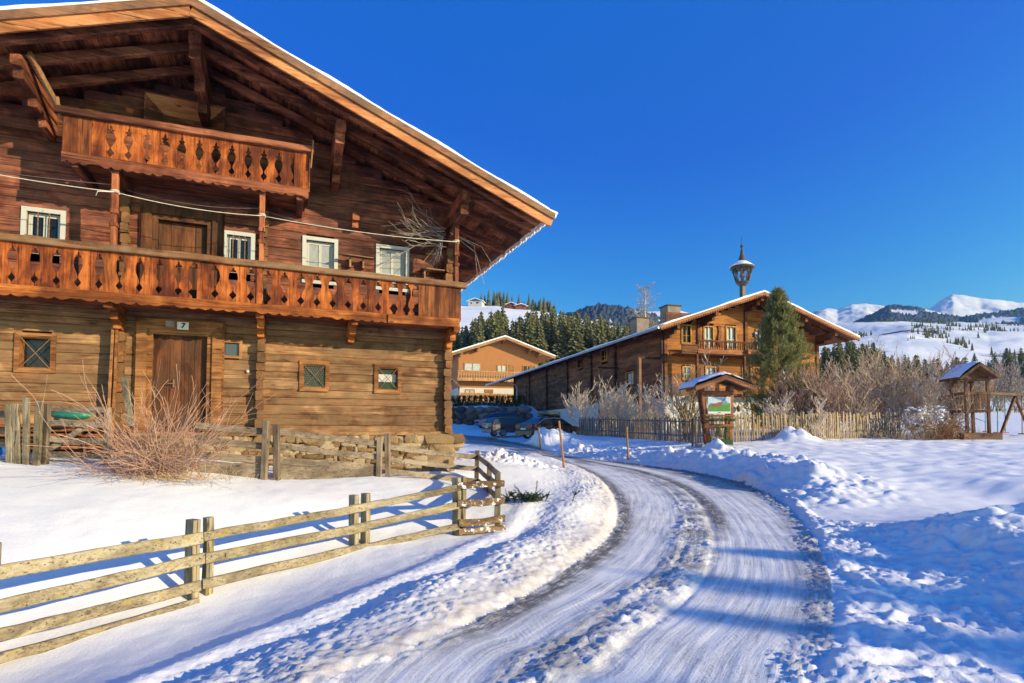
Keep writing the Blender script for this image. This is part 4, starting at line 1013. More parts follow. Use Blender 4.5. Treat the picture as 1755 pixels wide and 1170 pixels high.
for a in (0.12, 2.62, 6.35, 12.3):
    m = MB(606); m.box(a - .11, a + .11, -0.09, -.003, 2.2, cz(a) - .45); m.build('wall_post', M_CH_BALC, chalet)
for t_, z_ in ((28.5, 3.6), (30.2, 4.2)):
    m = MB(607); m.box(-0.05, 0.0, t_, t_ + 1.1, z_ - .5, z_ + .9); m.build('shutter', M_CH_OLD, chalet)
m = MB(608); m.box(-0.05, -0.025, 22.5, 32.5, CZ0, 1.45)
for k in range(4): m.box(-0.06, -0.052, 22.5, 32.5, CZ0 + .3 + k * .45, CZ0 + .33 + k * .45)
m.build('garage_door', M_PLASTER, chalet)
m = MB(609); m.box(-0.08, -0.03, 19.2, 20.4, CZ0, 1.4); m.build('side_door', M_CH_TRIM, chalet)
m = MB(610); m.box(6.75, 7.75, -0.06, -.003, CZ0, 1.72); d = m.build('entrance_door', M_CH_FRAME, chalet); m = MB(611); m.box(7.0, 7.5, -0.075, -.065, .7, 1.5); m.build('pane', M_GLASS, d)
m = MB(612); m.lathe([(0, 0), (.05, 0), (.12, .1), (.15, .3), (.13, .34), (.05, .42), (.02, .5)], 6); o = m.build('wall_lantern', M_IRON, chalet); o.location = cb(5.5, .2, 1.15)
# roof
m = MB(620)
def ch_slab(m, z0, z1, aL, aR, b0, b1, rows=1):
    for (e, s) in ((aL, -1), (aR, 1)):
        v = [cb(CRID, b0, cz(CRID) + z0), cb(e, b0, cz(e) + z0), cb(e, b1, cz(e) + z0), cb(CRID, b1, cz(CRID) + z0)]
        v += [cb(CRID, b0, cz(CRID) + z1), cb(e, b0, cz(e) + z1), cb(e, b1, cz(e) + z1), cb(CRID, b1, cz(CRID) + z1)]
        m.add(v, [(0, 1, 2, 3), (7, 6, 5, 4), (0, 4, 5, 1), (1, 5, 6, 2), (2, 6, 7, 3), (3, 7, 4, 0)])
AL, AR, BF, BK = -1.3, 14.15, 1.8, -46.0
ch_slab(m, -.14, -.02, AL, AR, BF, BK); ch_roof = m.build('roof', M_CH_BALC, chalet)
m = MB(621)                                     # snow, a little uneven
for (e, s) in ((AL - .05, -1), (AR + .05, 1)):
    n1, n2 = 16, 44; vs = []; fs = []; r = random.Random(9)
    for i in range(n2 + 1):
        b_ = BF + .04 + (BK - BF) * i / n2
        for j_ in range(n1 + 1):
            a = CRID + (e - CRID) * j_ / n1; th = .10 + .03 * math.sin(i * .7 + j_ * .5) + r.uniform(-.02, .02)
            vs.append(cb(a, b_, cz(a) - .016 + th))
        for j_ in range(n1 + 1):
            a = CRID + (e - CRID) * j_ / n1; vs.append(cb(a, b_, cz(a) - .018))
    Wd = 2 * (n1 + 1)
    for i in range(n2):
        for j_ in range(n1): p = i * Wd + j_; fs += [(p, p + 1, p + 1 + Wd, p + Wd), (p + n1 + 1, p + n1 + 1 + Wd, p + n1 + 2 + Wd, p + n1 + 2)]
        p = i * Wd + n1; fs.append((p, p + n1 + 1, p + n1 + 1 + Wd, p + Wd))
    for j_ in range(n1): fs.append((j_, j_ + n1 + 1, j_ + n1 + 2, j_ + 1))
    m.add(vs, fs)
m.build('roof_snow', M_SNOW, ch_roof, smooth=True)
for (e, s) in ((AL, -1), (AR, 1)):
    m = MB(622); m.beam(cb(CRID, BF + .02, CAP - .16), cb(e, BF + .02, cz(e) - .16), .05, .26, seg=2); m.build('barge_board', M_CH_TRIM, ch_roof)
    m = MB(623); n = 44
    for i in range(n):
        a = CRID + (e - CRID) * (i + .5) / n; m.box(a - .045, a + .045, -BF - .075, -BF - .047, cz(a) - .30, cz(a) - .20)
    m.build('dentil_trim', M_CH_BALC, ch_roof)
    for i in range(16):
        b_ = BF - .9 - i * 2.6; m = MB(624); m.beam(cb(CRID + (e - CRID) * .6, b_, cz(CRID + (e - CRID) * .6) - .24), cb(e - s * .1, b_, cz(e - s * .1) - .24), .12, .16); m.build('rafter', M_CH_BALC, ch_roof)
for a in (CRID, 2.9, 9.9, 0.1, 12.36):
    m = MB(625); z_ = cz(a) - .28; m.beam(cb(a, -.5, z_ - .15), cb(a, 1.65, z_ - .15), .2, .28); m.beam(cb(a, -.3, z_ - .4), cb(a, 1.25, z_ - .4), .18, .22); m.beam(cb(a, -.3, z_ - .6), cb(a, .7, z_ - .6), .18, .2); m.build('purlin', M_CH_BALC, ch_roof)
m = MB(626); m.tube([cb(AL - .1, BF, cz(AL) - .12), cb(AL - .1, BK, cz(AL) - .12)], .075, 6); gut = m.build('gutter', M_TIN, ch_roof)
m = MB(627); q0 = cb(AL - .1, -34.4, cz(AL) - .15); m.tube([q0, (q0[0], q0[1], q0[2] - .25), (q0[0] + 1.1, q0[1] - .5, q0[2] - .75), (-.12, q0[1] - .55, q0[2] - 1.1), (-.12, q0[1] - .55, 2.2), (-.35, q0[1] - .7, 1.9)], .06, 6); m.build('downpipe', M_TIN, gut)
for px, d, w in ((1149, 44, 1.15), (1096, 50, 1.2)):
    P = at(px, 548, d); loc = Matrix.Translation(CH_C) @ Matrix.Rotation(CH_RZ, 4, 'Z'); q = loc.inverted() @ P
    m = MB(630); zt = q.z + (1.0 if d == 44 else .05); m.box(q.x - w / 2, q.x + w / 2, q.y - w / 2, q.y + w / 2, cz(q.x) - .3, zt, j=.01); c_ = m.build('chimney', M_CHIM, ch_roof)
    m = MB(631); m.box(q.x - w / 2 - .08, q.x + w / 2 + .08, q.y - w / 2 - .08, q.y + w / 2 + .08, zt + .002, zt + .10); m.build('chimney_cap', M_SLATE, c_)
q = (Matrix.Translation(CH_C) @ Matrix.Rotation(CH_RZ, 4, 'Z')).inverted() @ at(1272, 480, 42)
bt = MB(640); bt.beam((q.x, q.y, CAP - .4), (q.x + .02, q.y, 10.9), .34, .34, up=(0, 1, 0)); bell = bt.build('bell_turret', M_TUR, chalet); q = Vector((q.x + .02, q.y, 0))
m = MB(641); m.lathe([(.2, 10.9), (.46, 11.15), (.5, 11.25), (.4, 11.26)], 8, (q.x, q.y, 0)); m.build('bell_floor', M_TUR, bell)
for k in range(8):
    a = k * math.pi / 4; m = MB(642)
    m.tube([(q.x + .42 * math.cos(a), q.y + .42 * math.sin(a), 11.2), (q.x + .52 * math.cos(a), q.y + .52 * math.sin(a), 11.55), (q.x + .60 * math.cos(a), q.y + .60 * math.sin(a), 11.85), (q.x + .66 * math.cos(a), q.y + .66 * math.sin(a), 12.1), (q.x + .60 * math.cos(a), q.y + .60 * math.sin(a), 12.36)], [.05, .07, .05, .09, .06], 6); m.build('turret_post', M_TUR, bell)
m = MB(643); m.lathe([(0.0, 12.30), (.62, 12.32), (.90, 12.30), (.86, 12.42), (.5, 12.62), (.28, 12.95), (.15, 13.35), (.07, 13.8), (.0, 13.82)], 16, (q.x, q.y, 0)); cap_ = m.build('turret_roof', M_SLATE, bell, smooth=True)
m = MB(644); m.lathe([(.87, 12.43), (.89, 12.44), (.6, 12.66), (.38, 12.84), (.36, 12.80), (.55, 12.60)], 16, (q.x - .03, q.y + .02, .01)); m.build('turret_snow', M_SNOW, bell, smooth=True)
m = MB(645); m.lathe([(.0, 13.75), (.05, 13.8), (.05, 13.9), (.13, 13.98), (.13, 14.05), (.05, 14.14), (.025, 14.2), (.02, 14.75), (0, 14.8)], 8, (q.x, q.y, 0)); m.build('finial', M_SLATE, bell)
m = MB(646); m.lathe([(0, 12.15), (.06, 12.15), (.12, 12.05), (.16, 11.8), (.23, 11.68), (.22, 11.66), (0, 11.7)], 10, (q.x, q.y, 0)); m.build('bell', M_IRON, bell)
# balcony: floor, rail, balusters, posts
m = MB(650); m.box(0.6, 10.6, -1.15, -.003, 4.80, 4.92); cbal = m.build('balcony', M_CH_BALC, chalet)
m = MB(651); m.beam(cb(1.75, 1.2, 5.68), cb(10.6, 1.2, 5.68), .12, .10); m.build('hand_rail', M_CH_BALC, cbal)
m = MB(652); m.box(1.75, 10.6, -1.22, -1.17, 4.86, 5.14); m.build('apron_board', M_CH_TRIM, cbal)
m = MB(653); m.box(0.6, 1.74, -1.2, -1.12, 4.93, 5.32); m.beam(cb(.6, 1.2, 5.36), cb(1.8, 1.2, 5.36), .12, .08); m.build('corner_box', M_CH_BALC, cbal)
for k in range(50):
    a = 1.82 + k * .175
    if k == 0:
        m = MB(654); m.lathe([(.03, 0), (.03, .08), (.055, .18), (.05, .27), (.025, .36), (.04, .43), (.03, .5)], 6); bal0 = m.build('baluster', M_CH_BALC, cbal); bal0.location = cb(a, 1.19, 5.14)
    else: c_ = bal0.copy(); COL.objects.link(c_); c_.location = cb(a, 1.19, 5.14)
for a in (1.72, 5.3, 8.9):
    m = MB(655); m.beam(cb(a, 1.12, 2.2), cb(a, 1.12, 4.8), .17, .17, up=(0, 1, 0)); m.build('balcony_post', M_CH_BALC, cbal)
m = MB(656); m.box(2.0, 10.4, -.9, -.003, 2.2, 2.3); m.build('lower_floor', M_CH_BALC, cbal)
for (a0, a1, z_) in ((5.35, 8.5, 4.86),):
    m = MB(657); m.box(a0, a1, -1.48, -1.24, z_ + .05, z_ + .32); m.build('flower_trough', M_CH_TRIM, cbal)
m = MB(658); m.beam(cb(4.2, .05, 5.6), cb(4.25, .05, 6.95), .22, .08, up=(0, 1, 0), seg=6, j=.04); m.build('carved_figure', M_CH_BALC, chalet)
m = MB(659); m.box(7.0, 7.2, -.12, -.01, 6.35, 6.65); m.build('blue_sign', plain('blue_enamel', (0.03, 0.08, 0.35), .4), chalet)
# side porch of the chalet: landing rail and two posts
m = MB(660); m.box(-1.6, -.01, 0.3, 6.6, 2.05, 2.2); porch = m.build('side_landing', M_CH_OLD, chalet)
m = MB(661); m.beam((-1.55, .3, 2.95), (-1.55, 6.6, 2.95), .1, .1); m.build('hand_rail', M_CH_OLD, porch)
for t_ in (.4, 6.5):
    m = MB(662); m.beam((-1.55, t_, CZ0), (-1.55, t_, 4.6), .2, .2, up=(0, 1, 0)); m.build('porch_post', M_RAIL, porch)
    m = MB(663); m.beam((-1.7, t_, 4.65), (0, t_, 4.65), .14, .14); m.build('porch_beam', M_CH_OLD, porch)

# ------------------------------------------------------------------ tan house behind
M_TAN = plain('tan_boards', (0.36, 0.15, 0.052), 0.8, var=0.08, scale=2); M_TANT = wood('tan_timber', (0.24, 0.11, 0.045), (0.33, 0.165, 0.075), (0.42, 0.23, 0.11), 'x', .7, knots=False, blotch=.2)
M_TANT2 = wood('tan_balcony', (0.34, 0.17, 0.07), (0.46, 0.25, 0.11), (0.55, 0.32, 0.16), 'z', .7, knots=False, blotch=.2)
TZ = 4.4; tan = thing('holiday_house', 'tan wooden house with white ground floor behind the green hedge', 'house', (0, 95, TZ - .2), R(16)); tan.scale = (1.36, 1.3, 1.36)
tb = MB(700); tb.box(-6.85, 3.5, 0, 9, 0, 2.05); tb.build('ground_floor', M_PLASTER, tan)
TRID, TSL = -1.25, 0.345
def tz(a): return 8.35 - TSL * abs(a - TRID)
tb = MB(701); tb.prism([(-6.85, 2.05), (3.5, 2.05), (3.5, tz(3.5) - .12), (TRID, tz(TRID) - .12), (-6.85, tz(-6.85) - .12)], 0.003, 9); tb.build('upper_wall', M_TAN, tan)
tb = MB(702)
for (e, s) in ((-7.9, -1), (5.3, 1)):
    vs = []
    for zo in (-.1, .0):
        vs += [(TRID, -1.5, tz(TRID) + zo), (e, -1.5, tz(e) + zo), (e, 10, tz(e) + zo), (TRID, 10, tz(TRID) + zo)]
    tb.add(vs, [(0, 1, 2, 3), (7, 6, 5, 4), (0, 4, 5, 1), (1, 5, 6, 2), (2, 6, 7, 3), (3, 7, 4, 0)])
troof = tb.build('roof', M_TANT, tan)
tb = MB(703)
for (e, s) in ((-7.95, -1), (5.35, 1)):
    vs = []
    for zo in (.003, .2):
        vs += [(TRID, -1.52, tz(TRID) + zo), (e, -1.52, tz(e) + zo), (e, 10, tz(e) + zo), (TRID, 10, tz(TRID) + zo)]
    tb.add(vs, [(0, 1, 2, 3), (7, 6, 5, 4), (0, 4, 5, 1), (1, 5, 6, 2), (2, 6, 7, 3), (3, 7, 4, 0)])
tb.build('roof_snow', M_SNOW, troof)
for (e, s) in ((-7.9, -1), (5.3, 1)):
    tb = MB(704); tb.beam((TRID, -1.56, tz(TRID) - .12), (e, -1.56, tz(e) - .12), .06, .32); tb.build('barge_board', M_TANT, troof)
for a in (TRID, -4.6, 2.1, -6.7, 3.4):
    tb = MB(705); tb.beam((a, 0.5, tz(a) - .28), (a, -1.45, tz(a) - .28), .3, .3); tb.beam((a, 0.2, tz(a) - .55), (a, -.8, tz(a) - .55), .26, .24); tb.build('purlin', M_TANT, troof)
for (a, z_, w, h, mm) in ((-5.1, 4.1, 1.9, .95, M_WINREF), (-1.35, 4.0, 1.0, .9, M_WINREF), (-0.2, 3.55, .8, 1.5, M_TANT), (2.0, 4.0, 1.0, .95, M_GLASS), (3.15 - .4, 4.0, .6, .95, M_GLASS), (-5.4, .9, 1.0, .85, M_WINREF), (-3.0, .1, .9, 1.7, M_TANT)):
    tb = MB(706); frame_w = .1
    for q_ in ((a - w / 2 - .1, a - w / 2, z_, z_ + h), (a + w / 2, a + w / 2 + .1, z_, z_ + h), (a - w / 2 - .1, a + w / 2 + .1, z_ + h + .001, z_ + h + .1), (a - w / 2 - .1, a + w / 2 + .1, z_ - .1, z_ - .001), (a - .05, a + .05, z_, z_ + h)): tb.box(q_[0], q_[1], -.07, .0, q_[2], q_[3])
    f = tb.build('window', M_CH_FRAME, tan); tb = MB(707); tb.box(a - w / 2, a + w / 2, -.03, -.004, z_, z_ + h); tb.build('pane', mm, f)
def rail_balcony(parent, x0, x1, y0, z0, h, n, mm, solid=False):
    b = MB(708); b.box(x0, x1, y0, -.005, z0 - .15, z0); bo = b.build('balcony', mm, parent)
    b = MB(709); b.beam((x0, y0, z0 + h), (x1, y0, z0 + h), .12, .14); b.build('hand_rail', mm, bo); b = MB(710); b.box(x0, x1, y0 - .05, y0 - .003, z0 - .25, z0 + .12); b.build('apron_board', mm, bo)
    for k in range(n):
        x = x0 + (x1 - x0) * (k + .5) / n; w = (x1 - x0) / n * (.9 if solid else .55)
        if k == 0: b = MB(711); b.box(-w / 2, w / 2, -.02, .02, 0, h); B0 = b.build('rail_board', mm, bo); B0.location = (x, y0, z0)
        else: c_ = B0.copy(); COL.objects.link(c_); c_.location = (x, y0, z0)
rail_balcony(tan, -7.2, 4.2, -1.2, 3.05, .95, 36, M_TANT2)
rail_balcony(tan, -6.9, -3.3, -1.6, .35, .9, 30, M_TANT2, True); rail_balcony(tan, -3.2, 3.4, -1.6, .25, .95, 48, M_TANT2, True)
tb = MB(712); tb.box(-7.2, 3.6, -1.4, -.01, -1.2, .05); tb.build('terrace', M_TANT, tan)
hut = thing('bird_house', 'small wooden shelter with a pointed roof left of the hedge', 'shelter', at(776, 692, 64), 0)
tb = MB(713)
for x in (-.7, .7): tb.box(x - .08, x + .08, -.08, .08, 0, 2.0)
tb.build('frame', M_TANT, hut); tb = MB(714); tb.prism([(-1.1, 1.75), (0, 2.75), (1.1, 1.75), (1.0, 1.95), (0, 2.9), (-1.0, 1.95)], -.6, .6); tb.build('roof', M_TANT, hut)

# retaining wall and hedge
m = MB(720); r = random.Random(4); wx0 = at(640, 735, 57).x; wx1 = at(905, 735, 57).x
x = wx0
core = MB(721); core.box(wx0, wx1, 57.2, 58.6, -.5, 2.25); 
bw_ = thing('boulder_wall', 'dark boulder retaining wall behind the parked blue car', 'stone wall', (0, 0, 0))
core.build('wall_core', M_MORTAR, bw_)
zz = -0.3
while zz < 2.1:
    h = r.uniform(.55, .8); x = wx0
    while x < wx1: w = r.uniform(.7, 1.5); m.blob((x + w / 2, 57.15, zz + h / 2), .5, 2, .10, (w, .7, h)); x += w
    zz += h * .92
M_BOULD = stone_mat('dark_boulder', (0.05, 0.05, 0.055), (0.10, 0.10, 0.10), (0.20, 0.19, 0.18)); m.build('boulders', M_BOULD, bw_)

# ------------------------------------------------------------------ fences, poles, kiosk, playground, cars
M_FENCE = wood('weathered_fence', (0.13, 0.10, 0.06), (0.28, 0.225, 0.14), (0.42, 0.36, 0.25), 'x', 1.0, moss=0.7, bump=0.8, blotch=0.5)
M_FENCE_SN = wood('snow_spattered_fence', (0.10, 0.055, 0.03), (0.20, 0.12, 0.06), (0.30, 0.2, 0.11), 'x', 1.0, moss=0.4, bump=0.8, snow=0.45)
M_FENCE_Z = wood('weathered_posts', (0.12, 0.095, 0.06), (0.26, 0.21, 0.135), (0.40, 0.34, 0.24), 'z', 1.0, moss=0.4, bump=0.8)
M_GREYF = wood('grey_fence', (0.10, 0.075, 0.055), (0.20, 0.15, 0.11), (0.30, 0.24, 0.18), 'x', 1.0, moss=0.15, bump=0.8)
M_GREYZ = wood('grey_posts', (0.10, 0.075, 0.055), (0.21, 0.155, 0.11), (0.32, 0.25, 0.18), 'z', 1.0, bump=0.8)
M_PICKET = wood('picket_wood', (0.20, 0.14, 0.075), (0.36, 0.265, 0.15), (0.48, 0.38, 0.24), 'z', 1.0, bump=0.3, knots=False)
M_KIOSK = wood('kiosk_wood', (0.13, 0.045, 0.02), (0.24, 0.09, 0.04), (0.33, 0.145, 0.07), 'x', 1.0, knots=False)

def rail(parent, p0, p1, h, th=0.045, m=None, seed=0, name='rail', back=0.0, seg=9, j=.006):
    b = MB(seed); b.beam(p0, p1, th, h, seg=seg, j=j, ch=.18, sag=random.Random(seed).uniform(-.01, .02)); return b.build(name, m or M_FENCE, parent)
def post(parent, top, base_z, w, t, m=None, seed=0, lean=(0, 0), name='post', yaw=0.0):
    b = MB(seed); b.beam((top.x + lean[0], top.y + lean[1], base_z), top, w, t, up=(math.sin(yaw), math.cos(yaw), 0), seg=5, j=.005, ch=.10); return b.build(name, m or M_FENCE_Z, parent)

ff = thing('plank_fence', 'weathered yellow grey plank fence curving along the snowy road edge', 'fence', (0, 0, 0))
def dff(px): return float(np.interp(px, [-420, -200, 0, 345, 607, 790, 862], [3.6, 4.45, 5.23, 6.54, 8.07, 8.75, 9.05]))
def fp(px, py, o=0.0): return at(px, py, dff(px) + o)
segs = [  # photograph px of each plank's centre line and its height in metres
 [(-330, 1075), (-14, 984), .15], [(-330, 1150), (-14, 1043), .15], [(-330, 1235), (-14, 1092), .13],
 [(-18, 984), (347, 921), .135], [(-18, 1043), (350, 957), .125], [(-18, 1092), (343, 1003), .12], [(-18, 1132), (341, 1031), .10],
 [(349, 919), (632, 868), .105], [(352, 957), (630, 902), .12], [(347, 1001), (630, 937), .115],
 [(600, 872), (788, 835), .105], [(604, 906), (786, 866), .11], [(612, 942), (786, 902), .10]]
for i, (a, b, h) in enumerate(segs): rail(ff, fp(*a), fp(*b), h, .05, M_FENCE, 800 + i)
for i, (a, b, h) in enumerate([[(784, 832), (864, 828), .10], [(784, 863), (864, 858), .11], [(786, 896), (865, 888), .11], [(786, 912), (866, 904), .09]]): rail(ff, fp(a[0], a[1], -.02), fp(b[0], b[1], -.02), h, .05, M_FENCE_SN, 820 + i, seg=6)
for i, (px, yt, w, o) in enumerate([(331, 890, .17, .09), (358, 886, .10, .10), (607, 848, .13, .09), (627, 845, .12, .09), (783, 818, .12, .09), (794, 817, .07, .09), (-40, 930, .15, .09), (-12, 930, .12, .09)]):
    t_ = fp(px, yt, o); post(ff, t_, gbase(t_.x, t_.y) - .25, w, .09, M_FENCE_Z, 830 + i, yaw=.5)
for i, (px, yt, d, w) in enumerate([(853, 810, 9.12, .10)]):
    t_ = at(px, yt, d); post(ff, t_, gbase(t_.x, t_.y) - .2, w, .10, M_FENCE_Z, 845)
bf = thing('yard_fence', 'grey plank fence with paired posts in front of the farmhouse foundation', 'fence', (0, 0, 0))
def dbf(px): return float(np.interp(px, [100, 300, 465, 650, 822, 840, 855], [9.4, 9.8, 10.25, 11.4, 13.4, 11.2, 9.15]))
def zp(zx, zy): return (440 + zx / 3.342, 560 + zy / 3.342)
def bp(px, py, o=0.0): return at(px, py, dbf(px) + o)
for i, (a, b, h) in enumerate([[(755, 688), (1258, 745), .11], [(750, 757), (1258, 813), .11], [(745, 825), (1258, 882), .12],
    [(128, 602), (700, 668), .12], [(128, 678), (700, 745), .12], [(126, 765), (700, 808), .14], [(126, 835), (690, 852), .26],
    [(-360, 560), (66, 600), .12], [(-360, 640), (66, 688), .12], [(-360, 730), (66, 765), .13], [(-380, 822), (66, 835), .30]]):
    p, q = zp(*a), zp(*b); rail(bf, bp(*p), bp(*q), h, .05, M_GREYF, 850 + i)
for i, (a, dd) in enumerate([((706, 630), 0), ((747, 610), 0), ((56, 538), 0), ((113, 557), 0), ((1265, 708), .06)]):
    p = zp(*a); t_ = bp(p[0], p[1], -.09 if dd == 0 else dd); post(bf, t_, gbase(t_.x, t_.y) - .2, .105, .10, M_GREYZ, 870 + i, lean=(.03 * (1 if i % 2 else -1), 0))
t_ = bp(838.7, 796); post(bf, t_, gbase(t_.x, t_.y) - .2, .10, .10, M_GREYZ, 880)
for i, (y0, y1, y2) in enumerate(((745, 802, 850), (813, 870, 925), (882, 940, 995))):
    a, b, c_ = zp(1268, y0), zp(1338, y1), zp(1388, y2); rail(bf, bp(*a), bp(*b), .11, .05, M_GREYF, 890 + i, seg=4); rail(bf, bp(*b), bp(*c_), .11, .05, M_GREYF, 895 + i, seg=4)
# gate and loose palings on the left
def z5(zx, zy): return (zx / 3.656, 560 + zy / 3.656)
gt = thing('field_gate', 'grey slatted wooden gate with a diagonal brace left of the bush', 'gate', (0, 0, 0))
def g5(zx, zy, d=9.45): return at(*z5(zx, zy), d)
for i, y in enumerate((512, 606, 706, 805)): rail(gt, g5(296, y - 6), g5(668, y + 8, 9.7), .10, .04, M_GREYF, 900 + i, name='slat')
rail(gt, g5(300, 775, 9.5), g5(640, 568, 9.72), .09, .03, M_GREYF, 906, name='brace')
t_ = g5(292, 482, 9.42); post(gt, t_, gbase(t_.x, t_.y) - .1, .11, .08, M_GREYZ, 907, name='stile'); t_ = g5(680, 505, 9.75); post(gt, t_, gbase(t_.x, t_.y) - .1, .09, .08, M_GREYZ, 908, name='stile')
for i, (zx0, zy0, zx1, w, lab) in enumerate([(252, 458, 224, .115, 'pale leaning fence paling beside the gate hinge post'), (167, 445, 162, .10, 'tallest upright pale paling left of the gate'), (97, 484, 112, .115, 'right one of two touching palings at the left edge'), (55, 486, 64, .11, 'left one of two touching palings at the left edge')]):
    t_ = g5(zx0, zy0, 9.3); b_ = g5(zx1, 880, 9.3); o = post(None, t_, gbase(t_.x, t_.y) - .1, w, .05, M_FENCE_Z, 910 + i, lean=(b_.x - t_.x, 0), name='paling'); tag(o, lab, 'fence paling', 'palings beside the gate')
lf = thing('side_fence', 'dark low plank fence piece at the far left edge behind the palings', 'fence', (0, 0, 0))
for i, y in enumerate((550, 648, 738, 842)): rail(lf, g5(-120, y - 4, 9.6), g5(46, y, 9.5), .10, .04, M_GREYF, 920 + i)
t_ = at(213, 646, 10.0); b_ = at(225, 730, 9.9); mb = MB(925); mb.beam(b_, t_, .11, .03, up=(0, 1, 0), seg=4, j=.003); o = mb.build('loose_plank', M_FENCE_Z); tag(o, 'pale loose plank leaning against the farmhouse behind the bush', 'plank')
# things on the terrace behind the gate
M_PILE = wood('stacked_roof_wood', (0.12, 0.04, 0.02), (0.26, 0.09, 0.04), (0.38, 0.17, 0.08), 'x', 1.0)
P0 = g5(60, 640, 10.25); pile = MB(930); r = random.Random(3)
for i in range(46):
    z_ = gbase(P0.x + 1, P0.y) + .05 + (i // 7) * .085; x0 = P0.x + r.uniform(-.9, 0.1); pile.beam((x0, P0.y + (i % 7) * .1, z_), (x0 + r.uniform(1.3, 1.9), P0.y + .5 + (i % 7) * .1 + r.uniform(-.05, .05), z_ + r.uniform(-.03, .03)), .1, .05)
o = pile.build('wood_pile', M_PILE); tag(o, 'red brown pile of old boards seen through the grey gate', 'wood pile')
tarp = MB(931); P1 = g5(450, 552, 10.3); tarp.blob(P1, .3, 2, .12, (1.3, .7, .32)); o = tarp.build('green_tub', plain('green_plastic', (0.02, 0.22, 0.15), .4), smooth=True); tag(o, 'green plastic tub on the wood pile behind the gate', 'tub')
tarp = MB(932); P1 = g5(20, 780, 10.0); tarp.blob(P1, .2, 2, .1, (1, .8, .7)); o = tarp.build('blue_bucket', plain('blue_plastic', (0.02, 0.12, 0.45), .4), smooth=True); tag(o, 'blue plastic bucket low behind the palings at the left edge', 'bucket')

# picket fence round the chalet garden (two runs, each picket a part)
def picket_run(name, label, pts, n, h, mm, seed, post_every=0):
    root = thing(name, label, 'picket fence', (0, 0, 0)); L = smooth_line([p[:2] for p in pts], 8); d = np.concatenate([[0], np.cumsum(np.hypot(*np.diff(L, axis=0).T))]); r = random.Random(seed)
    protos = []
    for k in range(4):
        b = MB(seed + k); w = .075; b.beam((0, 0, 0), (r.uniform(-.02, .02), 0, h * (1 + .03 * k)), w, .03, up=(0, 1, 0), seg=3, j=.004, taper=.85); protos.append(b)
    made = []
    for i in range(n):
        s = d[-1] * (i + .5) / n; x = float(np.interp(s, d, L[:, 0])); y = float(np.interp(s, d, L[:, 1])); z = gbase(x, y) - .05
        k = i % 4
        if i < 4: o = protos[k].build('picket', mm, root); made.append(o)
        else: o = made[k].copy(); COL.objects.link(o)
        x2 = float(np.interp(s + .05, d, L[:, 0])); y2 = float(np.interp(s + .05, d, L[:, 1]))
        o.location = (x, y, z + r.uniform(-.04, .04)); o.rotation_euler = (r.uniform(-.03, .03), r.uniform(-.05, .05), math.atan2(y2 - y, x2 - x))
    for hh in (.28, .86):
        b = MB(seed + 9); pp = []
        for i in range(0, len(L)): pp.append((L[i, 0], L[i, 1] + .05, gbase(L[i, 0], L[i, 1]) + hh * h))
        b.tube(pp, .035, 6); b.build('rail', mm, root)
    return root
fl = [at(993, 740, 36.0), at(1000, 744, 35.0), at(1020, 746, 33.6), at(1045, 745, 32.4), at(1075, 745, 30.6), at(1110, 748, 28.6), at(1150, 752, 26.8), at(1190, 757, 25.2)]
picket_run('picket_fence', 'dark narrow picket fence curving from the black car to the kiosk', fl, 95, 1.15, M_GREYZ, 940)
fr = [at(1186, 757, 25.2), at(1230, 757, 24.6), at(1310, 757, 24.6), at(1400, 755, 25.0), at(1480, 752, 26.0), at(1545, 750, 27.0)]
picket_run('picket_fence', 'sunlit pale picket fence running from the kiosk to the bare bushes', fr, 97, 1.2, M_PICKET, 960)
# snow poles
def snow_pole(pt, pb, d, rad, lab, m_):
    t_ = at(*pt, d); b_ = at(*pb, d); zb = gbase(b_.x, b_.y) - .15; mb = MB(7); mb.tube([(b_.x, b_.y, zb), (b_.x * .5 + t_.x * .5, d, (zb + t_.z) / 2), t_], [rad, rad * .95, rad * .85], 7); o = mb.build('snow_pole', m_); tag(o, lab, 'snow pole', 'wooden snow poles along the road'); return o
M_POLE = plain('pole_wood', (0.30, 0.16, 0.07), .8, var=.25, scale=8)
snow_pole((958, 721), (968, 801), 18.5, .040, 'tall leaning wooden snow pole on the left bank of the road bend', M_POLE)
snow_pole((1074, 731), (1077, 770), 23.0, .045, 'short straight wooden snow pole in front of the dark picket fence', M_POLE)
snow_pole((923, 732), (927, 753), 30.0, .05, 'short snow pole standing in the snow heap beside the black car', M_POLE)
snow_pole((1187, 717), (1187, 760), 23.8, .05, 'left pole of two old poles beside the kiosk', M_GREYZ); snow_pole((1192, 719), (1194, 759), 23.9, .045, 'right pole of two old poles beside the kiosk', M_GREYZ)

# ------------------------------------------------------------------ picture kiosk
KD = 23.0; kp = at(1232, 762, KD); KZ = gz(kp.x, KD + .2)
K = thing('notice_kiosk', 'wooden picture kiosk with a small snow covered roof at the picket fence', 'kiosk', (kp.x, KD, KZ), R(4))
S = KD / F_PX
def kx(px): return (px - 1232) * S
def kzz(py): return (762 - py) * S
m = MB(970); m.box(-.85, .85, -.35, .45, -.25, .05); m.build('base_slab', plain('concrete', (0.3, 0.29, 0.27), .9), K)
for s, (x0, x1) in ((-1, (1215, 1203)), (1, (1252, 1256))):
    m = MB(971); m.beam((kx(x0), .0, .05), (kx(x1), .0, kzz(660)), .16, .14, up=(0, 1, 0), seg=3, j=.003); m.build('post', M_KIOSK, K)
    m = MB(972); m.beam((kx(x0) + .02, .38, .05), (kx(x1), .38, kzz(660)), .12, .12, up=(0, 1, 0)); m.build('post', M_KIOSK, K)
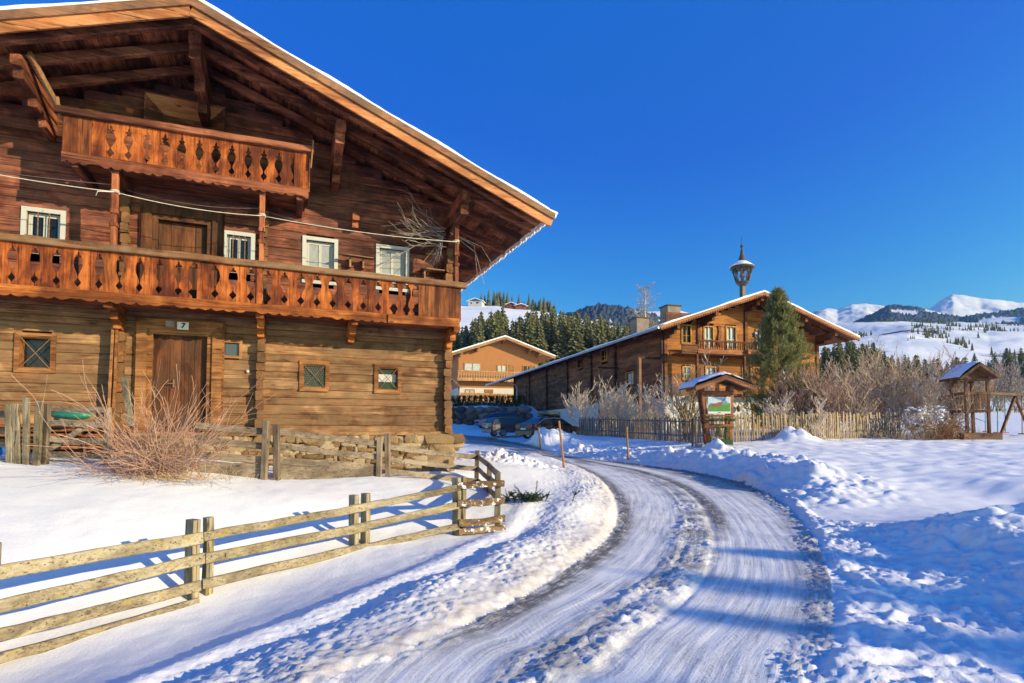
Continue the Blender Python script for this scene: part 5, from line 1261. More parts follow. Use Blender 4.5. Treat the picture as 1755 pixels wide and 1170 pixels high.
for z_, h, n_ in ((672, .17, 'top_beam'), (729, .17, 'lower_beam'), (711, .06, 'shelf')):
    m = MB(973); m.beam((kx(1206), -.02, kzz(z_)), (kx(1257), -.02, kzz(z_)), .16 if n_ != 'shelf' else .4, h, seg=2, j=.002); m.build(n_, M_KIOSK, K)
m = MB(974); zr_, ze_ = kzz(646), kzz(665)
for s, x in ((-1, 1178), (1, 1286)):
    m.add([(0, -.75, zr_), (kx(x), -.75, ze_), (kx(x), .95, ze_), (0, .95, zr_), (0, -.75, zr_ + .05), (kx(x), -.75, ze_ + .05), (kx(x), .95, ze_ + .05), (0, .95, zr_ + .05)], [(0, 1, 2, 3), (7, 6, 5, 4), (0, 4, 5, 1), (1, 5, 6, 2), (2, 6, 7, 3), (3, 7, 4, 0)])
kroof = m.build('roof', M_SLATE, K)
for s, x in ((-1, 1180), (1, 1284)):
    m = MB(975); m.beam((0, -.72, zr_ - .07), (kx(x), -.72, ze_ - .07), .09, .13); m.build('rafter', M_KIOSK, kroof); m = MB(976); m.beam((0, .2, zr_ - .07), (kx(x), .2, ze_ - .07), .09, .12); m.build('rafter', M_KIOSK, kroof)
    m = MB(977); n = 15
    for i in range(n): q = (i + .5) / n; m.box(kx(x) * q + (-.028), kx(x) * q + .028, -.78, -.752, zr_ + (ze_ - zr_) * q - .005, zr_ + (ze_ - zr_) * q + .05)
    m.build('shingle_edge', M_KIOSK, kroof)
m = MB(978); nx_ = 28; vs = []; fs = []
for j_ in range(9):
    y_ = -.80 + 1.8 * j_ / 8
    for i in range(nx_ + 1):
        x_ = kx(1176) + (kx(1284) - kx(1176)) * i / nx_; q = (x_ / kx(1284)) if x_ > 0 else (x_ / kx(1178)); zz_ = zr_ + (ze_ - zr_) * q + .055
        e_ = min(1, min(i, nx_ - i) / 2.2) ** .5; ey = min(1, (min(j_, 8 - j_) + .35) / 1.3) ** .5; th = .20 * e_ * ey * (1 - .35 * max(0, q if x_ > 0 else 0)) * (1 + .10 * math.sin(i * .9 + j_)) - (.05 if q < .12 else 0) * e_
        vs.append((x_, y_, zz_ + max(.004, th)))
for j_ in range(8):
    for i in range(nx_): p = j_ * (nx_ + 1) + i; fs.append((p, p + 1, p + nx_ + 2, p + nx_ + 1))
m.add(vs, fs); m.build('roof_snow', M_SNOW, kroof, smooth=True)
pb = MB(980); X0, X1, Z0, Z1 = kx(1212), kx(1251.5), kzz(707.5), kzz(679); pb.box(X0, X1, -.12, -.08, Z0, Z1); pic = pb.build('picture_board', plain('white_board', (.62, .64, .66), .5, var=.03), K)
def flat(name, pts, lay, c): 
    b = MB(0); b.add([(X0 + u_ * (X1 - X0), -.121 - .002 * lay, Z0 + v_ * (Z1 - Z0)) for u_, v_ in pts], [tuple(range(len(pts)))]); return b.build(name, plain(name + '_paint', c, .5, var=.15, scale=9), pic)
flat('painted_sky', [(.02, .15), (.98, .15), (.98, .97), (.02, .97)], 1, (.40, .52, .62))
flat('painted_hills', [(.02, .3), (.98, .3), (.98, .6), (.85, .62), (.6, .56), (.45, .66), (.3, .58), (.12, .62), (.02, .5)], 2, (.07, .17, .14))
flat('painted_peak', [(.5, .55), (.6, .72), (.67, .82), (.72, .90), (.78, .80), (.88, .65), (.98, .6), (.98, .5)], 3, (.12, .24, .30))
flat('painted_meadow', [(.02, .13), (.98, .13), (.98, .62), (.7, .52), (.4, .46), (.02, .36)], 4, (.06, .22, .03))
for (cx_, cz_, s_) in ((.32, .52, .12), (.54, .60, .09)):
    flat('painted_cow', [(cx_ - s_, cz_ - .05), (cx_ - s_, cz_ + .08), (cx_ + .4 * s_, cz_ + .09), (cx_ + s_, cz_ + .13), (cx_ + 1.1 * s_, cz_ + .02), (cx_ + .6 * s_, cz_ - .02), (cx_ + .6 * s_, cz_ - .16), (cx_ + .4 * s_, cz_ - .16), (cx_ + .3 * s_, cz_ - .06), (cx_ - .6 * s_, cz_ - .06), (cx_ - .6 * s_, cz_ - .17), (cx_ - .85 * s_, cz_ - .17)], 5, (.30, .05, .04))
flat('painted_caption', [(.44, .045), (.56, .045), (.56, .085), (.44, .085)], 5, (.15, .15, .17))
for px in (1203, 1254):
    m = MB(983); m.lathe([(0, 0), (.05, 0), (.05, .03), (0, .04)], 8); o = m.build('bolt', M_IRON, K); o.location = (kx(px + 1), -.09, kzz(672)); o.rotation_euler = (R(90), 0, 0)

# ------------------------------------------------------------------ playground tower and swing
TD = 25.0; tp = at(1677, 752, TD); TZ_ = gz(tp.x, TD)
T = thing('play_tower', 'wooden playground tower with a snowy gable roof', 'play tower', (tp.x, TD, TZ_), R(-14)); S2 = TD / F_PX
M_PLAY = wood('play_wood', (0.10, 0.05, 0.025), (0.20, 0.10, 0.05), (0.29, 0.16, 0.085), 'z', 1.0, knots=False)
for (x, y) in ((-.42, 0), (.42, 0), (-.42, 1.25), (.42, 1.25)):
    m = MB(990); m.beam((x, y, -.1), (x, y, 2.75), .12, .12, up=(0, 1, 0)); m.build('post', M_PLAY, T)
m = MB(991); m.box(-.5, .5, -.08, 1.35, 1.17, 1.27); m.build('platform', M_PLAY, T)
for y_ in (-.04, 1.29):
    m = MB(992); m.beam((-.5, y_, 2.02), (.5, y_, 2.02), .06, .13); m.build('rail', M_PLAY, T); m = MB(993); m.beam((-.5, y_, 2.62), (.5, y_, 2.62), .08, .12); m.build('rail', M_PLAY, T)
    for k in range(6): m = MB(994 + k); m.box(-.36 + k * .125, -.27 + k * .125, y_ - .02, y_ + .02, 1.3, 1.98); m.build('slat', M_PLAY, T)
for x_ in (-.47, .47):
    m = MB(996); m.beam((x_, -.05, 2.02), (x_, 1.3, 2.02), .06, .13); m.build('rail', M_PLAY, T); m = MB(997); m.beam((x_, -.1, 2.7), (x_, 1.35, 2.7), .08, .12); m.build('rail', M_PLAY, T)
m = MB(998)
for s in (-1, 1):
    m.add([(0, -.3, 3.3), (s * .78, -.3, 2.66), (s * .78, 1.6, 2.66), (0, 1.6, 3.3), (0, -.3, 3.36), (s * .78, -.3, 2.72), (s * .78, 1.6, 2.72), (0, 1.6, 3.36)], [(0, 1, 2, 3), (7, 6, 5, 4), (0, 4, 5, 1), (1, 5, 6, 2), (2, 6, 7, 3), (3, 7, 4, 0)])
tr_ = m.build('roof', M_PLAY, T)
m = MB(999); vs = []; fs = []
for j_ in range(7):
    for i in range(13):
        x_ = -.8 + 1.6 * i / 12; q = abs(x_) / .78; e_ = min(1, (min(i, 12 - i) + .1) / 1.5) ** .5 * min(1, (min(j_, 6 - j_) + .25)) ** .5; vs.append((x_, -.32 + 1.94 * j_ / 6, 3.365 - .64 * q + .16 * e_ * (1.2 if x_ < 0 else .6)))
for j_ in range(6):
    for i in range(12): p = j_ * 13 + i; fs.append((p, p + 1, p + 14, p + 13))
m.add(vs, fs); m.build('roof_snow', M_SNOW, tr_, smooth=True)
m = MB(1000); m.beam((-.78, -.33, 2.64), (0, -.33, 3.30), .05, .10); m.beam((.78, -.33, 2.64), (0, -.33, 3.30), .05, .10); m.build('gable_trim', M_PLAY, tr_)
sb = thing('sandbox', 'low wooden sandbox frame under the playground tower', 'sandbox', (tp.x, TD, TZ_), R(-14))
for k, (p, q) in enumerate((((-.8, -.5, .08), (.62, -.5, .08)), ((.62, -.5, .08), (.62, 1.6, .08)), ((.62, 1.6, .08), (-.8, 1.6, .08)), ((-.8, 1.6, .08), (-.8, -.5, .08)))): rail(sb, p, q, .32, .08, M_RAIL, 1001 + k, name='side_board')
sw = thing('playground_swing', 'timber swing frame with two crossed legs beside the play tower', 'swing', (0, 0, 0)); SD = 26.5
def s_(px, py, d=SD): return at(px, py, d)
m = MB(1010); m.beam(s_(1695, 674, 25.6), s_(1830, 680, 26.8), .13, .13); m.build('cross_beam', M_PLAY, sw)
for k, (a, b) in enumerate((((1741, 675, 26.3), (1712, 748, 25.6)), ((1739, 678, 26.4), (1768, 748, 27.2)))):
    m = MB(1011); A_, B_ = s_(*a), s_(*b); m.beam((B_.x, B_.y, gbase(B_.x, B_.y) - .1), A_, .11, .11); m.build('leg', M_PLAY, sw)
M_ROPEG = plain('green_rope', (0.02, 0.30, 0.18), .6); M_RED = plain('red_plastic', (0.45, 0.05, 0.06), .4)
for nm, (xa, xb), d, yb, lab in (('hanging_swing', (1709, 1722), 26.0, 741, 'red swing seat on green ropes'), ('hanging_swing', (1751, 1762), 26.4, 743, 'dark swing seat on ropes at the right edge'), ('hanging_swing', (1688, 1692), 28.5, 739, 'small red seat on thin ropes behind the tower posts')):
    o = thing(nm, lab, 'swing seat', s_((xa + xb) / 2, yb, d)); 
    for x in (xa, xb): m = MB(1012); A_ = s_(x, 677, d) - o.location; B_ = s_(x + 1, yb, d) - o.location; m.tube([A_, B_], .018, 5); m.build('rope', M_ROPEG if xa < 1740 else M_IRON, o)
    m = MB(1013); w = (xb - xa) * d / F_PX * .75; m.box(-w, w, -.12, .12, -.03, .02); m.build('seat', M_RED if xa < 1740 else M_BLACK, o)

# ------------------------------------------------------------------ parked cars
def carpaint(name, c):
    m, nt, b = mat(name); b.inputs['Base Color'].default_value = (*c, 1); b.inputs['Roughness'].default_value = .25; b.inputs['Coat Weight'].default_value = .6; b.inputs['Coat Roughness'].default_value = .1; b.inputs['Metallic'].default_value = .3; return m
M_TYRE = plain('tyre_rubber', (0.015, 0.015, 0.015), .9); M_CHROME = plain('bright_trim', (.6, .6, .62), .2, metal=.9); M_CGLASS = glass('car_glass', (0.03, 0.045, 0.05), .05)
M_TAIL = plain('tail_light_red', (.30, .008, .012), .2); M_HEAD = plain('lamp_lens', (.6, .6, .6), .1); M_PLATEW = plain('plate_white', (.6, .6, .6), .5)
def car(name, label, loc, rz, paint, L=4.5, Wd=1.8, H=1.45, style='estate'):
    root = thing(name, label, 'car', loc, rz, 'cars parked by the garage')
    # side outline (x forward, z up) for lower body and greenhouse; stations give width
    if style == 'sedan':
        prof = [(-L/2, .45), (-L/2 - .02, .7), (-L/2 + .05, 1.02), (-L/2 + .55, 1.06), (-.9, 1.03), (.9, .98), (L/2 - .5, .86), (L/2 - .08, .72), (L/2, .5), (L/2 - .02, .28), (-L/2 + .03, .28)]
        gh = [(-L/2 + .42, 1.03), (-L/2 + 1.25, H - .05), (-.25, H), (.45, H - .04), (1.25, .97)]
    elif style == 'estate':
        prof = [(-L/2, .45), (-L/2 - .02, .75), (-L/2 + .03, 1.0), (-.9, 1.0), (.9, .97), (L/2 - .5, .86), (L/2 - .08, .72), (L/2, .5), (L/2 - .02, .28), (-L/2 + .03, .28)]
        gh = [(-L/2 + .05, .98), (-L/2 + .42, H - .07), (-.9, H), (.35, H - .03), (1.2, .96)]
    else:
        prof = [(-L/2, .45), (-L/2 - .02, .8), (-L/2 + .03, 1.05), (-.9, 1.05), (.8, 1.0), (L/2 - .35, .88), (L/2 - .05, .72), (L/2, .5), (L/2 - .02, .28), (-L/2 + .03, .28)]
        gh = [(-L/2 + .05, 1.03), (-L/2 + .25, H - .1), (-.6, H), (.3, H - .03), (1.3, .98)]
    def loft(mb, pr, w0, w1, zb, zt):
        n = len(pr); vs = []; fs = []; ws = (-1, -.93, .93, 1)
        for k in ws:
            for (x, z) in pr:
                t_ = 0 if zt == zb else min(1, max(0, (z - zb) / (zt - zb))); hw = (w0 + (w1 - w0) * t_) * Wd / 2; ins = .03 if abs(k) == 1 else 0
                cx = sum(p[0] for p in pr) / n; cz_ = sum(p[1] for p in pr) / n
                vs.append((cx + (x - cx) * (1 - ins), k * hw, cz_ + (z - cz_) * (1 - ins)))
        for s in range(3):
            for i in range(n): a = s * n + i; b = s * n + (i + 1) % n; fs.append((a, b, b + n, a + n))
        fs.append(tuple(range(n))); fs.append(tuple(reversed(range(3 * n, 4 * n)))); mb.add(vs, fs)
    b = MB(1); loft(b, prof, 1.0, .94, .28, 1.05); loft(b, gh + [(1.2, .9), (gh[0][0] + .05, .9)], 1.0, .74, .92, H); body = b.build('body', paint, root)
    # glass as panels just proud of the greenhouse
    zb, zt = 1.04, H - .12
    def hwz(z): return (1.0 + (.74 - 1.0) * min(1, max(0, (z - .92) / (H - .92)))) * Wd / 2
    def xat(z, front):
        pts = gh[:3] if not front else gh[2:]; pts = sorted(pts, key=lambda p: p[1]); return float(np.interp(z, [p[1] for p in pts], [p[0] for p in pts]))
    for s in (-1, 1):
        xs = [xat(zb, False) + .18, -.35, .35 + .05, xat(zb, True) - .15]; xt = [xat(zt, False) + .12, -.35, .35, xat(zt, True) - .12]
        for k in range(3):
            if xs[k + 1] - xs[k] < .15: continue
            g_ = MB(2); q = [(xs[k] + .03, zb), (xs[k + 1] - .03, zb), (xt[k + 1] - .03, zt), (xt[k] + .03, zt)]; vs = [(x, s * (hwz(z) + .004), z) for x, z in q] + [(x, s * (hwz(z) - .02), z) for x, z in q]
            g_.add(vs, [(0, 1, 2, 3), (7, 6, 5, 4), (0, 4, 5, 1), (1, 5, 6, 2), (2, 6, 7, 3), (3, 7, 4, 0)]); g_.build('side_window', M_CGLASS, root)
        if style == 'sedan':
            c_ = MB(3); arc_ = [(xat(zb, False) + .05, s * (hwz(zb) + .012), zb - .02), (xt[0] - .02, s * (hwz(zt) + .012), zt), (-.2, s * (hwz(zt + .06) + .01), zt + .06), (xt[3] + .08, s * (hwz(zt) + .012), zt - .01), (xs[3] + .12, s * (hwz(zb) + .012), zb - .02)]; c_.tube(arc_, .018, 5); c_.build('window_trim', M_CHROME, root)
        g_ = MB(4); g_.box(-L/2 - .01, -L/2 + .28, s * (Wd / 2 - .28) - .24, s * (Wd / 2 - .28) + .24, .78, .94); g_.build('tail_light', M_TAIL, root)
        g_ = MB(5); g_.box(L/2 - .30, L/2 - .03, s * (Wd / 2 - .28) - .2, s * (Wd / 2 - .28) + .2, .66, .80); g_.build('headlight', M_HEAD, root)
    for front in (False, True):
        x0, x1 = xat(zb - .01, front), xat(zt, front); e = .012 if front else -.012; g_ = MB(6)
        vs = [(x0 + e, -hwz(zb) * .88, zb), (x0 + e, hwz(zb) * .88, zb), (x1 + e, hwz(zt) * .86, zt), (x1 + e, -hwz(zt) * .86, zt)]; vs += [(x - e * 3, y, z) for x, y, z in vs]
        g_.add(vs, [(0, 1, 2, 3), (7, 6, 5, 4), (0, 4, 5, 1), (1, 5, 6, 2), (2, 6, 7, 3), (3, 7, 4, 0)]); g_.build('windscreen' if front else 'rear_window', M_CGLASS, root)
    g_ = MB(7); g_.box(-L/2 - .04, -L/2, -.26, .26, .62, .74); g_.build('number_plate', M_PLATEW, root)
    g_ = MB(8); g_.box(-L/2 - .06, -L/2 + .3, -Wd * .47, Wd * .47, .30, .52); g_.build('rear_bumper', paint, root)
    for x in (-L * .29, L * .31):
        for s in (-1, 1):
            w_ = MB(9); w_.lathe([(.0, -.10), (.26, -.10), (.31, -.07), (.32, 0), (.31, .07), (.26, .10), (0, .10)], 20); o = w_.build('wheel', M_TYRE, root, smooth=False); o.location = (x, s * (Wd / 2 - .09), .32); o.rotation_euler = (R(90), 0, 0)
            w_ = MB(10); w_.lathe([(0, -.115), (.18, -.115), (.20, -.10), (.20, .10), (.18, .115), (0, .115)], 14); w_.build('rim', M_CHROME, o)
    return root
def on_ground(px, py, d): p = at(px, py, d); return (p.x, p.y, gz(p.x, p.y))
p = on_ground(942, 752, 38.0); blk = car('parked_car', 'black saloon car with a grey green roof box beside the garage', p, R(38), carpaint('black_paint', (0.02, 0.012, 0.02)), 4.6, 1.82, 1.48, 'sedan')
p2 = on_ground(880, 752, 42.5); car('parked_car', 'dark blue grey estate car wrapped in exhaust steam, middle of three', p2, R(28), carpaint('slate_paint', (0.03, 0.035, 0.06)), 4.5, 1.75, 1.48, 'estate')
p3 = on_ground(850, 733, 53.5); car('parked_car', 'bright blue hatchback in front of the boulder wall', p3, R(196), carpaint('blue_paint', (0.012, 0.04, 0.20)), 3.9, 1.72, 1.55, 'hatch')
rb = thing('roof_box', 'grey green roof box lying on the black saloon car', 'roof box', (p[0] - .05, p[1], p[2] + 1.56), R(38))
m = MB(1030); m.blob((0, 0, .2), 1.0, 3, .02, (1.05, .38, .19)); m.build('shell', plain('grey_green_plastic', (0.16, 0.19, 0.17), .4), rb, smooth=True)
for x in (-.5, .5): m = MB(1031); m.box(x - .03, x + .03, -.6, .6, -.05, .03); m.build('roof_bar', M_BLACK, rb)

# ------------------------------------------------------------------ plants
def twig_mat(name, c1, c2, frost=0.0, leaf=False):
    m, nt, b = mat(name); g = N(nt); t = g.attr('tone'); n = g.noise(g.coord('Object', (6, 6, 6)), 1.0, 4, .6)
    col = g.mix(g.math('ADD', g.math('MULTIPLY', t, .6), g.math('MULTIPLY', n, .4)), c1, c2)
    if frost: col = g.mix(g.math('MULTIPLY', g.ramp(n, [(.45, 0.0), (.6, 1.0)]), frost), col, (.62, .60, .60))
    nt.links.new(col, b.inputs['Base Color']); b.inputs['Roughness'].default_value = .8
    if leaf:
        tl = g.new('ShaderNodeBsdfTranslucent'); g.link(col, tl.inputs[0]); mx = g.new('ShaderNodeMixShader'); mx.inputs[0].default_value = .4; g.link(b.outputs[0], mx.inputs[1]); g.link(tl.outputs[0], mx.inputs[2]); g.link(mx.outputs[0], nt.nodes['Material Output'].inputs[0])
    return m
M_TW_PINK = twig_mat('pinkish_twigs', (.27, .135, .09), (.50, .32, .24)); M_TW_FROST = twig_mat('frosted_twigs', (.46, .34, .22), (.66, .53, .39), .45)
M_TW_BROWN = twig_mat('brown_twigs', (.32, .20, .115), (.62, .45, .29), .2); M_TW_TAN = twig_mat('dry_grass', (.30, .18, .08), (.50, .34, .17), .2); M_TW_FAR = twig_mat('far_twigs', (.16, .11, .08), (.30, .23, .18), .5)
M_TW_YEL = twig_mat('mossy_branches', (.12, .085, .03), (.30, .21, .09), .1); M_LEAFB = twig_mat('dry_leaves', (.22, .09, .03), (.40, .20, .08))
def grow(mb, rng, p, d, length, rad, level, up=.25, kids=(4, 6), shrink=.55, wob=.25, ang=.7, segs=4, rmin=.0025, n=4):
    pts = [Vector(p)]; rads = [rad]; dd = Vector(d).normalized()
    for i in range(segs):
        dd = (dd + Vector((rng.uniform(-wob, wob), rng.uniform(-wob, wob), rng.uniform(-wob, wob) + up * .3))).normalized()
        pts.append(pts[-1] + dd * (length / segs)); rads.append(max(rmin, rad * (1 - .6 * (i + 1) / segs)))
    mb.tube(pts, rads, n if level > 0 else 3, cap=False)
    if level <= 0: return
    for k in range(rng.randint(*kids)):
        t_ = rng.uniform(.25, 1.0); i = min(segs - 1, int(t_ * segs)); f = t_ * segs - i; q = pts[i] * (1 - f) + pts[i + 1] * f
        base = (pts[i + 1] - pts[i]).normalized(); perp = Vector((rng.uniform(-1, 1), rng.uniform(-1, 1), rng.uniform(-.4, 1))); nd = (base + perp * ang).normalized()
        grow(mb, rng, q, nd, length * shrink * rng.uniform(.7, 1.25), max(rmin, rads[i] * .62), level - 1, up, kids, shrink, wob, ang, segs, rmin, 3)
def shrub(name, label, cat, loc, h, spread, stems, levels, mm, seed, group=None, rad=.012, kids=(4, 6), up=.25, base_r=.2, tilt=.5, rmin=.003, **kw):
    rng = random.Random(seed); mb = MB(seed)
    for i in range(stems):
        a = rng.uniform(0, 6.283); rr = base_r * rng.random() ** .5; t_ = tilt * rng.uniform(.3, 1.2)
        d = Vector((math.cos(a) * t_ * spread, math.sin(a) * t_ * spread, 1)).normalized()
        grow(mb, rng, (math.cos(a) * rr, math.sin(a) * rr, -.05), d, h * rng.uniform(.55, .8), rad * rng.uniform(.7, 1.2), levels, up, kids, rmin=rmin, **kw)
    o = mb.build(name, mm); o.location = loc; return tag(o, label, cat, group)
def gl(px, py, d, sink=.05): p = at(px, py, d); return (p.x, p.y, gz(p.x, p.y) - sink)
# 1 the big red bush in front of the farmhouse: long wands leaning right, dense tangle at its foot
bp_ = gl(262, 800, 9.35)
rng = random.Random(5); mb = MB(5)
for i in range(120):
    a = rng.uniform(0, 6.283); bx = rng.gauss(0, .30); d = Vector((rng.gauss(.12, .40), rng.gauss(-.05, .35), rng.uniform(.35, 1.0))).normalized(); L = rng.uniform(.6, 1.5) * (1.1 if d.z > .6 else .8)
    grow(mb, rng, (bx, rng.gauss(0, .2), -.05), d, L, rng.uniform(.004, .009), 1, up=-.08, kids=(3, 5), shrink=.42, wob=.23, ang=.5, segs=5, rmin=.0032)
for i in range(620):
    bx = rng.gauss(0.0, .36); d = Vector((rng.gauss(0, .8), rng.gauss(-.1, .5), rng.uniform(.0, .9))).normalized()
    grow(mb, rng, (bx, rng.gauss(0, .22), rng.uniform(0, .5)), d, rng.uniform(.25, .65), .004, 0, up=-.5, wob=.4, segs=4, rmin=.003)
o = mb.build('bare_bush', M_TW_PINK); o.location = bp_; tag(o, 'big bare reddish twig bush in front of the farmhouse door', 'bush')
gb = MB(6); rng = random.Random(6)
for i in range(420):
    x_ = rng.gauss(.1, .75); d = Vector((rng.gauss(0, .5), rng.gauss(-.2, .4), rng.uniform(.2, 1))).normalized(); grow(gb, rng, (x_, rng.gauss(-.1, .15), -.04), d, rng.uniform(.10, .30), .0035, 0, up=-.6, wob=.3, segs=3, rmin=.0025)
o = gb.build('dry_grass', M_TW_TAN); o.location = (bp_[0], bp_[1] - .15, bp_[2] + .02); o['kind'] = 'stuff'; o['label'] = 'dry tan grass at the foot of the red bush'; o['category'] = 'grass'
# 2 frosted round shrubs behind the dark picket fence
shrub('frosted_shrub', 'large round frosted shrub behind the left end of the dark picket fence', 'shrub', gl(1020, 735, 36.5), 3.1, 1.0, 30, 3, M_TW_FROST, 11, 'frosted shrubs in the chalet garden', .03, (3, 5), .45, .9, .75, .011, shrink=.5, segs=3)
shrub('frosted_shrub', 'smaller round frosted shrub to the right of the large one', 'shrub', gl(1097, 738, 33.5), 2.5, 1.0, 26, 3, M_TW_FROST, 12, 'frosted shrubs in the chalet garden', .026, (3, 5), .45, .8, .75, .010, shrink=.5, segs=3)
# 3 gnarled small tree left of the kiosk
rng = random.Random(21); mb = MB(21)
for i in range(9):
    a = rng.uniform(0, 6.28); grow(mb, rng, (rng.gauss(0, .18), rng.gauss(0, .15), 0), (math.cos(a) * .35, math.sin(a) * .35, 1), rng.uniform(1.6, 2.7), .055, 3, up=.25, kids=(3, 5), shrink=.46, wob=.32, ang=.9, segs=5, rmin=.009)
o = mb.build('gnarled_tree', M_TW_YEL); o.location = gl(1182, 750, 27.0); tag(o, 'small gnarled bare tree with mossy stems left of the kiosk', 'tree')
mb = MB(22); rng = random.Random(22)
for i in range(10): a = rng.uniform(0, 6.28); grow(mb, rng, (rng.gauss(0, .2), rng.gauss(0, .2), .1), (math.cos(a) * .5, math.sin(a) * .5, 1), rng.uniform(1.8, 3.4), .03, 3, up=.2, kids=(3, 5), shrink=.45, wob=.3, ang=.8, segs=4, rmin=.009)
o = mb.build('frosted_tree', M_TW_FROST); o.location = gl(1170, 744, 30.0); tag(o, 'frost covered bare tree behind the gnarled tree at the chalet corner', 'tree')
# 4 bushes in the right part of the garden
BUSH = [('pinkish bare bush at the foot of the tall spruce', 1385, 744, 27.5, 3.2, 26, M_TW_PINK, 31), ('pale bare bush in front of the pinkish one behind the pickets', 1365, 752, 25.6, 1.9, 24, M_TW_FROST, 32), ('brown bare bush in the middle of the sunlit picket fence', 1440, 748, 27.0, 2.9, 26, M_TW_BROWN, 33),
        ('tallest spreading bare bush with seed heads behind the pickets', 1525, 748, 28.5, 4.3, 34, M_TW_BROWN, 34), ('low pink bush between the brown bush and the tallest bush', 1482, 746, 30.0, 2.6, 24, M_TW_PINK, 35), ('frosted bush bending over the end of the picket fence', 1590, 748, 27.0, 2.7, 28, M_TW_FROST, 36), ('thin upright bare shrub just left of the play tower', 1622, 748, 27.6, 3.9, 10, M_TW_PINK, 37), ('far bare bush at the right corner of the chalet', 1412, 738, 34.0, 3.6, 24, M_TW_PINK, 38)]
for lab, px, py, d, h, st_, mm, sdd in BUSH: shrub('bare_bush', lab, 'bush', gl(px, py, d), h, 1.05, st_, 3, mm, sdd, 'bare bushes in the chalet garden', .022, (3, 5), .3, .6, .7, .0085, shrink=.48, segs=3)
mb = MB(39); rng = random.Random(39)
for i in range(46):
    a = rng.uniform(0, 6.28); L = rng.uniform(.9, 1.7); grow(mb, rng, (rng.gauss(0, .25), rng.gauss(0, .2), .1), (math.cos(a) * .8, math.sin(a) * .6, 1), L, .014, 2, up=-.55, kids=(4, 6), shrink=.4, wob=.2, ang=.5, segs=5, rmin=.0075)
o = mb.build('drooping_bush', M_TW_TAN); o.location = gl(1598, 752, 25.6); tag(o, 'drooping dry bush with snow caught in its top beside the sandbox', 'bush')
sb_ = MB(40)
for i in range(90): sb_.blob((rng.gauss(-.15, .42), rng.gauss(0, .25), rng.uniform(.9, 1.55)), rng.uniform(.03, .085), 2, .3, (1.3, 1, .55))
sb_.build('caught_snow', M_SNOW, o, smooth=True)
mb = MB(41); rng = random.Random(41)
for i in range(420): x_ = rng.gauss(0, 1.1); grow(mb, rng, (x_, rng.gauss(0, .25), -.05), (rng.gauss(0, .4), rng.gauss(-.1, .3), 1), rng.uniform(.25, .8), .007, 0, up=-.2, wob=.25, segs=3, rmin=.006)
o = mb.build('dry_grass', M_TW_TAN); o.location = gl(1585, 752, 25.2); o['kind'] = 'stuff'; o['label'] = 'dry grass along the end of the picket fence'; o['category'] = 'grass'
mb = MB(42); rng = random.Random(42)
for i in range(240):
    c_ = Vector((rng.gauss(.0, .35), rng.gauss(0, .2), rng.uniform(.05, .75))); u_ = Vector((rng.uniform(-1, 1), rng.uniform(-1, 1), rng.uniform(-1, 1))).normalized() * .05; v_ = u_.cross(Vector((rng.random(), rng.random(), 1))).normalized() * .03
    mb.add([c_ - u_, c_ + v_, c_ + u_, c_ - v_], [(0, 1, 2, 3)])
for i in range(16): grow(mb, rng, (rng.gauss(0, .2), rng.gauss(0, .1), -.05), (rng.gauss(0, .4), rng.gauss(0, .3), 1), rng.uniform(.5, .9), .009, 1, kids=(2, 4), rmin=.006)
o = mb.build('leafy_shrub', M_LEAFB); o.location = gl(1627, 754, 24.8); tag(o, 'low shrub with withered brown leaves left of the sandbox', 'shrub')
shrub('frosted_stalks', 'short frosted stalks in front of the sunlit pickets', 'plant', gl(1425, 757, 24.2), 1.1, 1.2, 16, 2, M_TW_FROST, 43, None, .012, (2, 4), .1, .8, .8, .007)
# 5 twig bundle hanging under the farmhouse eave
mb = MB(50); rng = random.Random(50); P0 = bw(-0.35, 0.55, 4.75)
for i in range(26):
    d = (B_MAT.to_3x3() @ Vector((-1, rng.uniform(-.5, .1), rng.uniform(-.15, .42)))); grow(mb, rng, P0 + Vector((rng.uniform(-.1, .1), rng.uniform(-.1, .1), rng.uniform(-.25, .25))), d, rng.uniform(.6, 1.3), .0055, 1, up=-.05, kids=(2, 4), shrink=.4, wob=.22, ang=.5, segs=5, rmin=.003)
for i in range(8): d = (B_MAT.to_3x3() @ Vector((-.35 + rng.uniform(-.3, .2), -.1, -1))); grow(mb, rng, P0, d, rng.uniform(.5, .9), .006, 1, up=0, kids=(1, 3), shrink=.5, wob=.12, segs=4, rmin=.003)
for e in ((-1.9, .3, 3.95), (-1.75, .35, 4.0)): mb.tube([P0, bw(-1.0, .5, 4.5), bw(*e)], [.008, .008, .006], 4)
for e0, e1 in (((.55, .4, 4.55), (1.05, -.35, 3.98)), ((.75, .3, 4.75), (1.25, -.2, 4.45)), ((.5, .45, 4.7), (.95, -.6, 4.15))): mb.tube([P0 + Vector((.2, -.1, .1)), bw(*e0), bw(*e1)], [.010, .009, .006], 4)
o = mb.build('twig_bundle', M_TW_FAR); tag(o, 'bundle of dry grey twigs tucked under the right eave of the farmhouse', 'twig bundle')
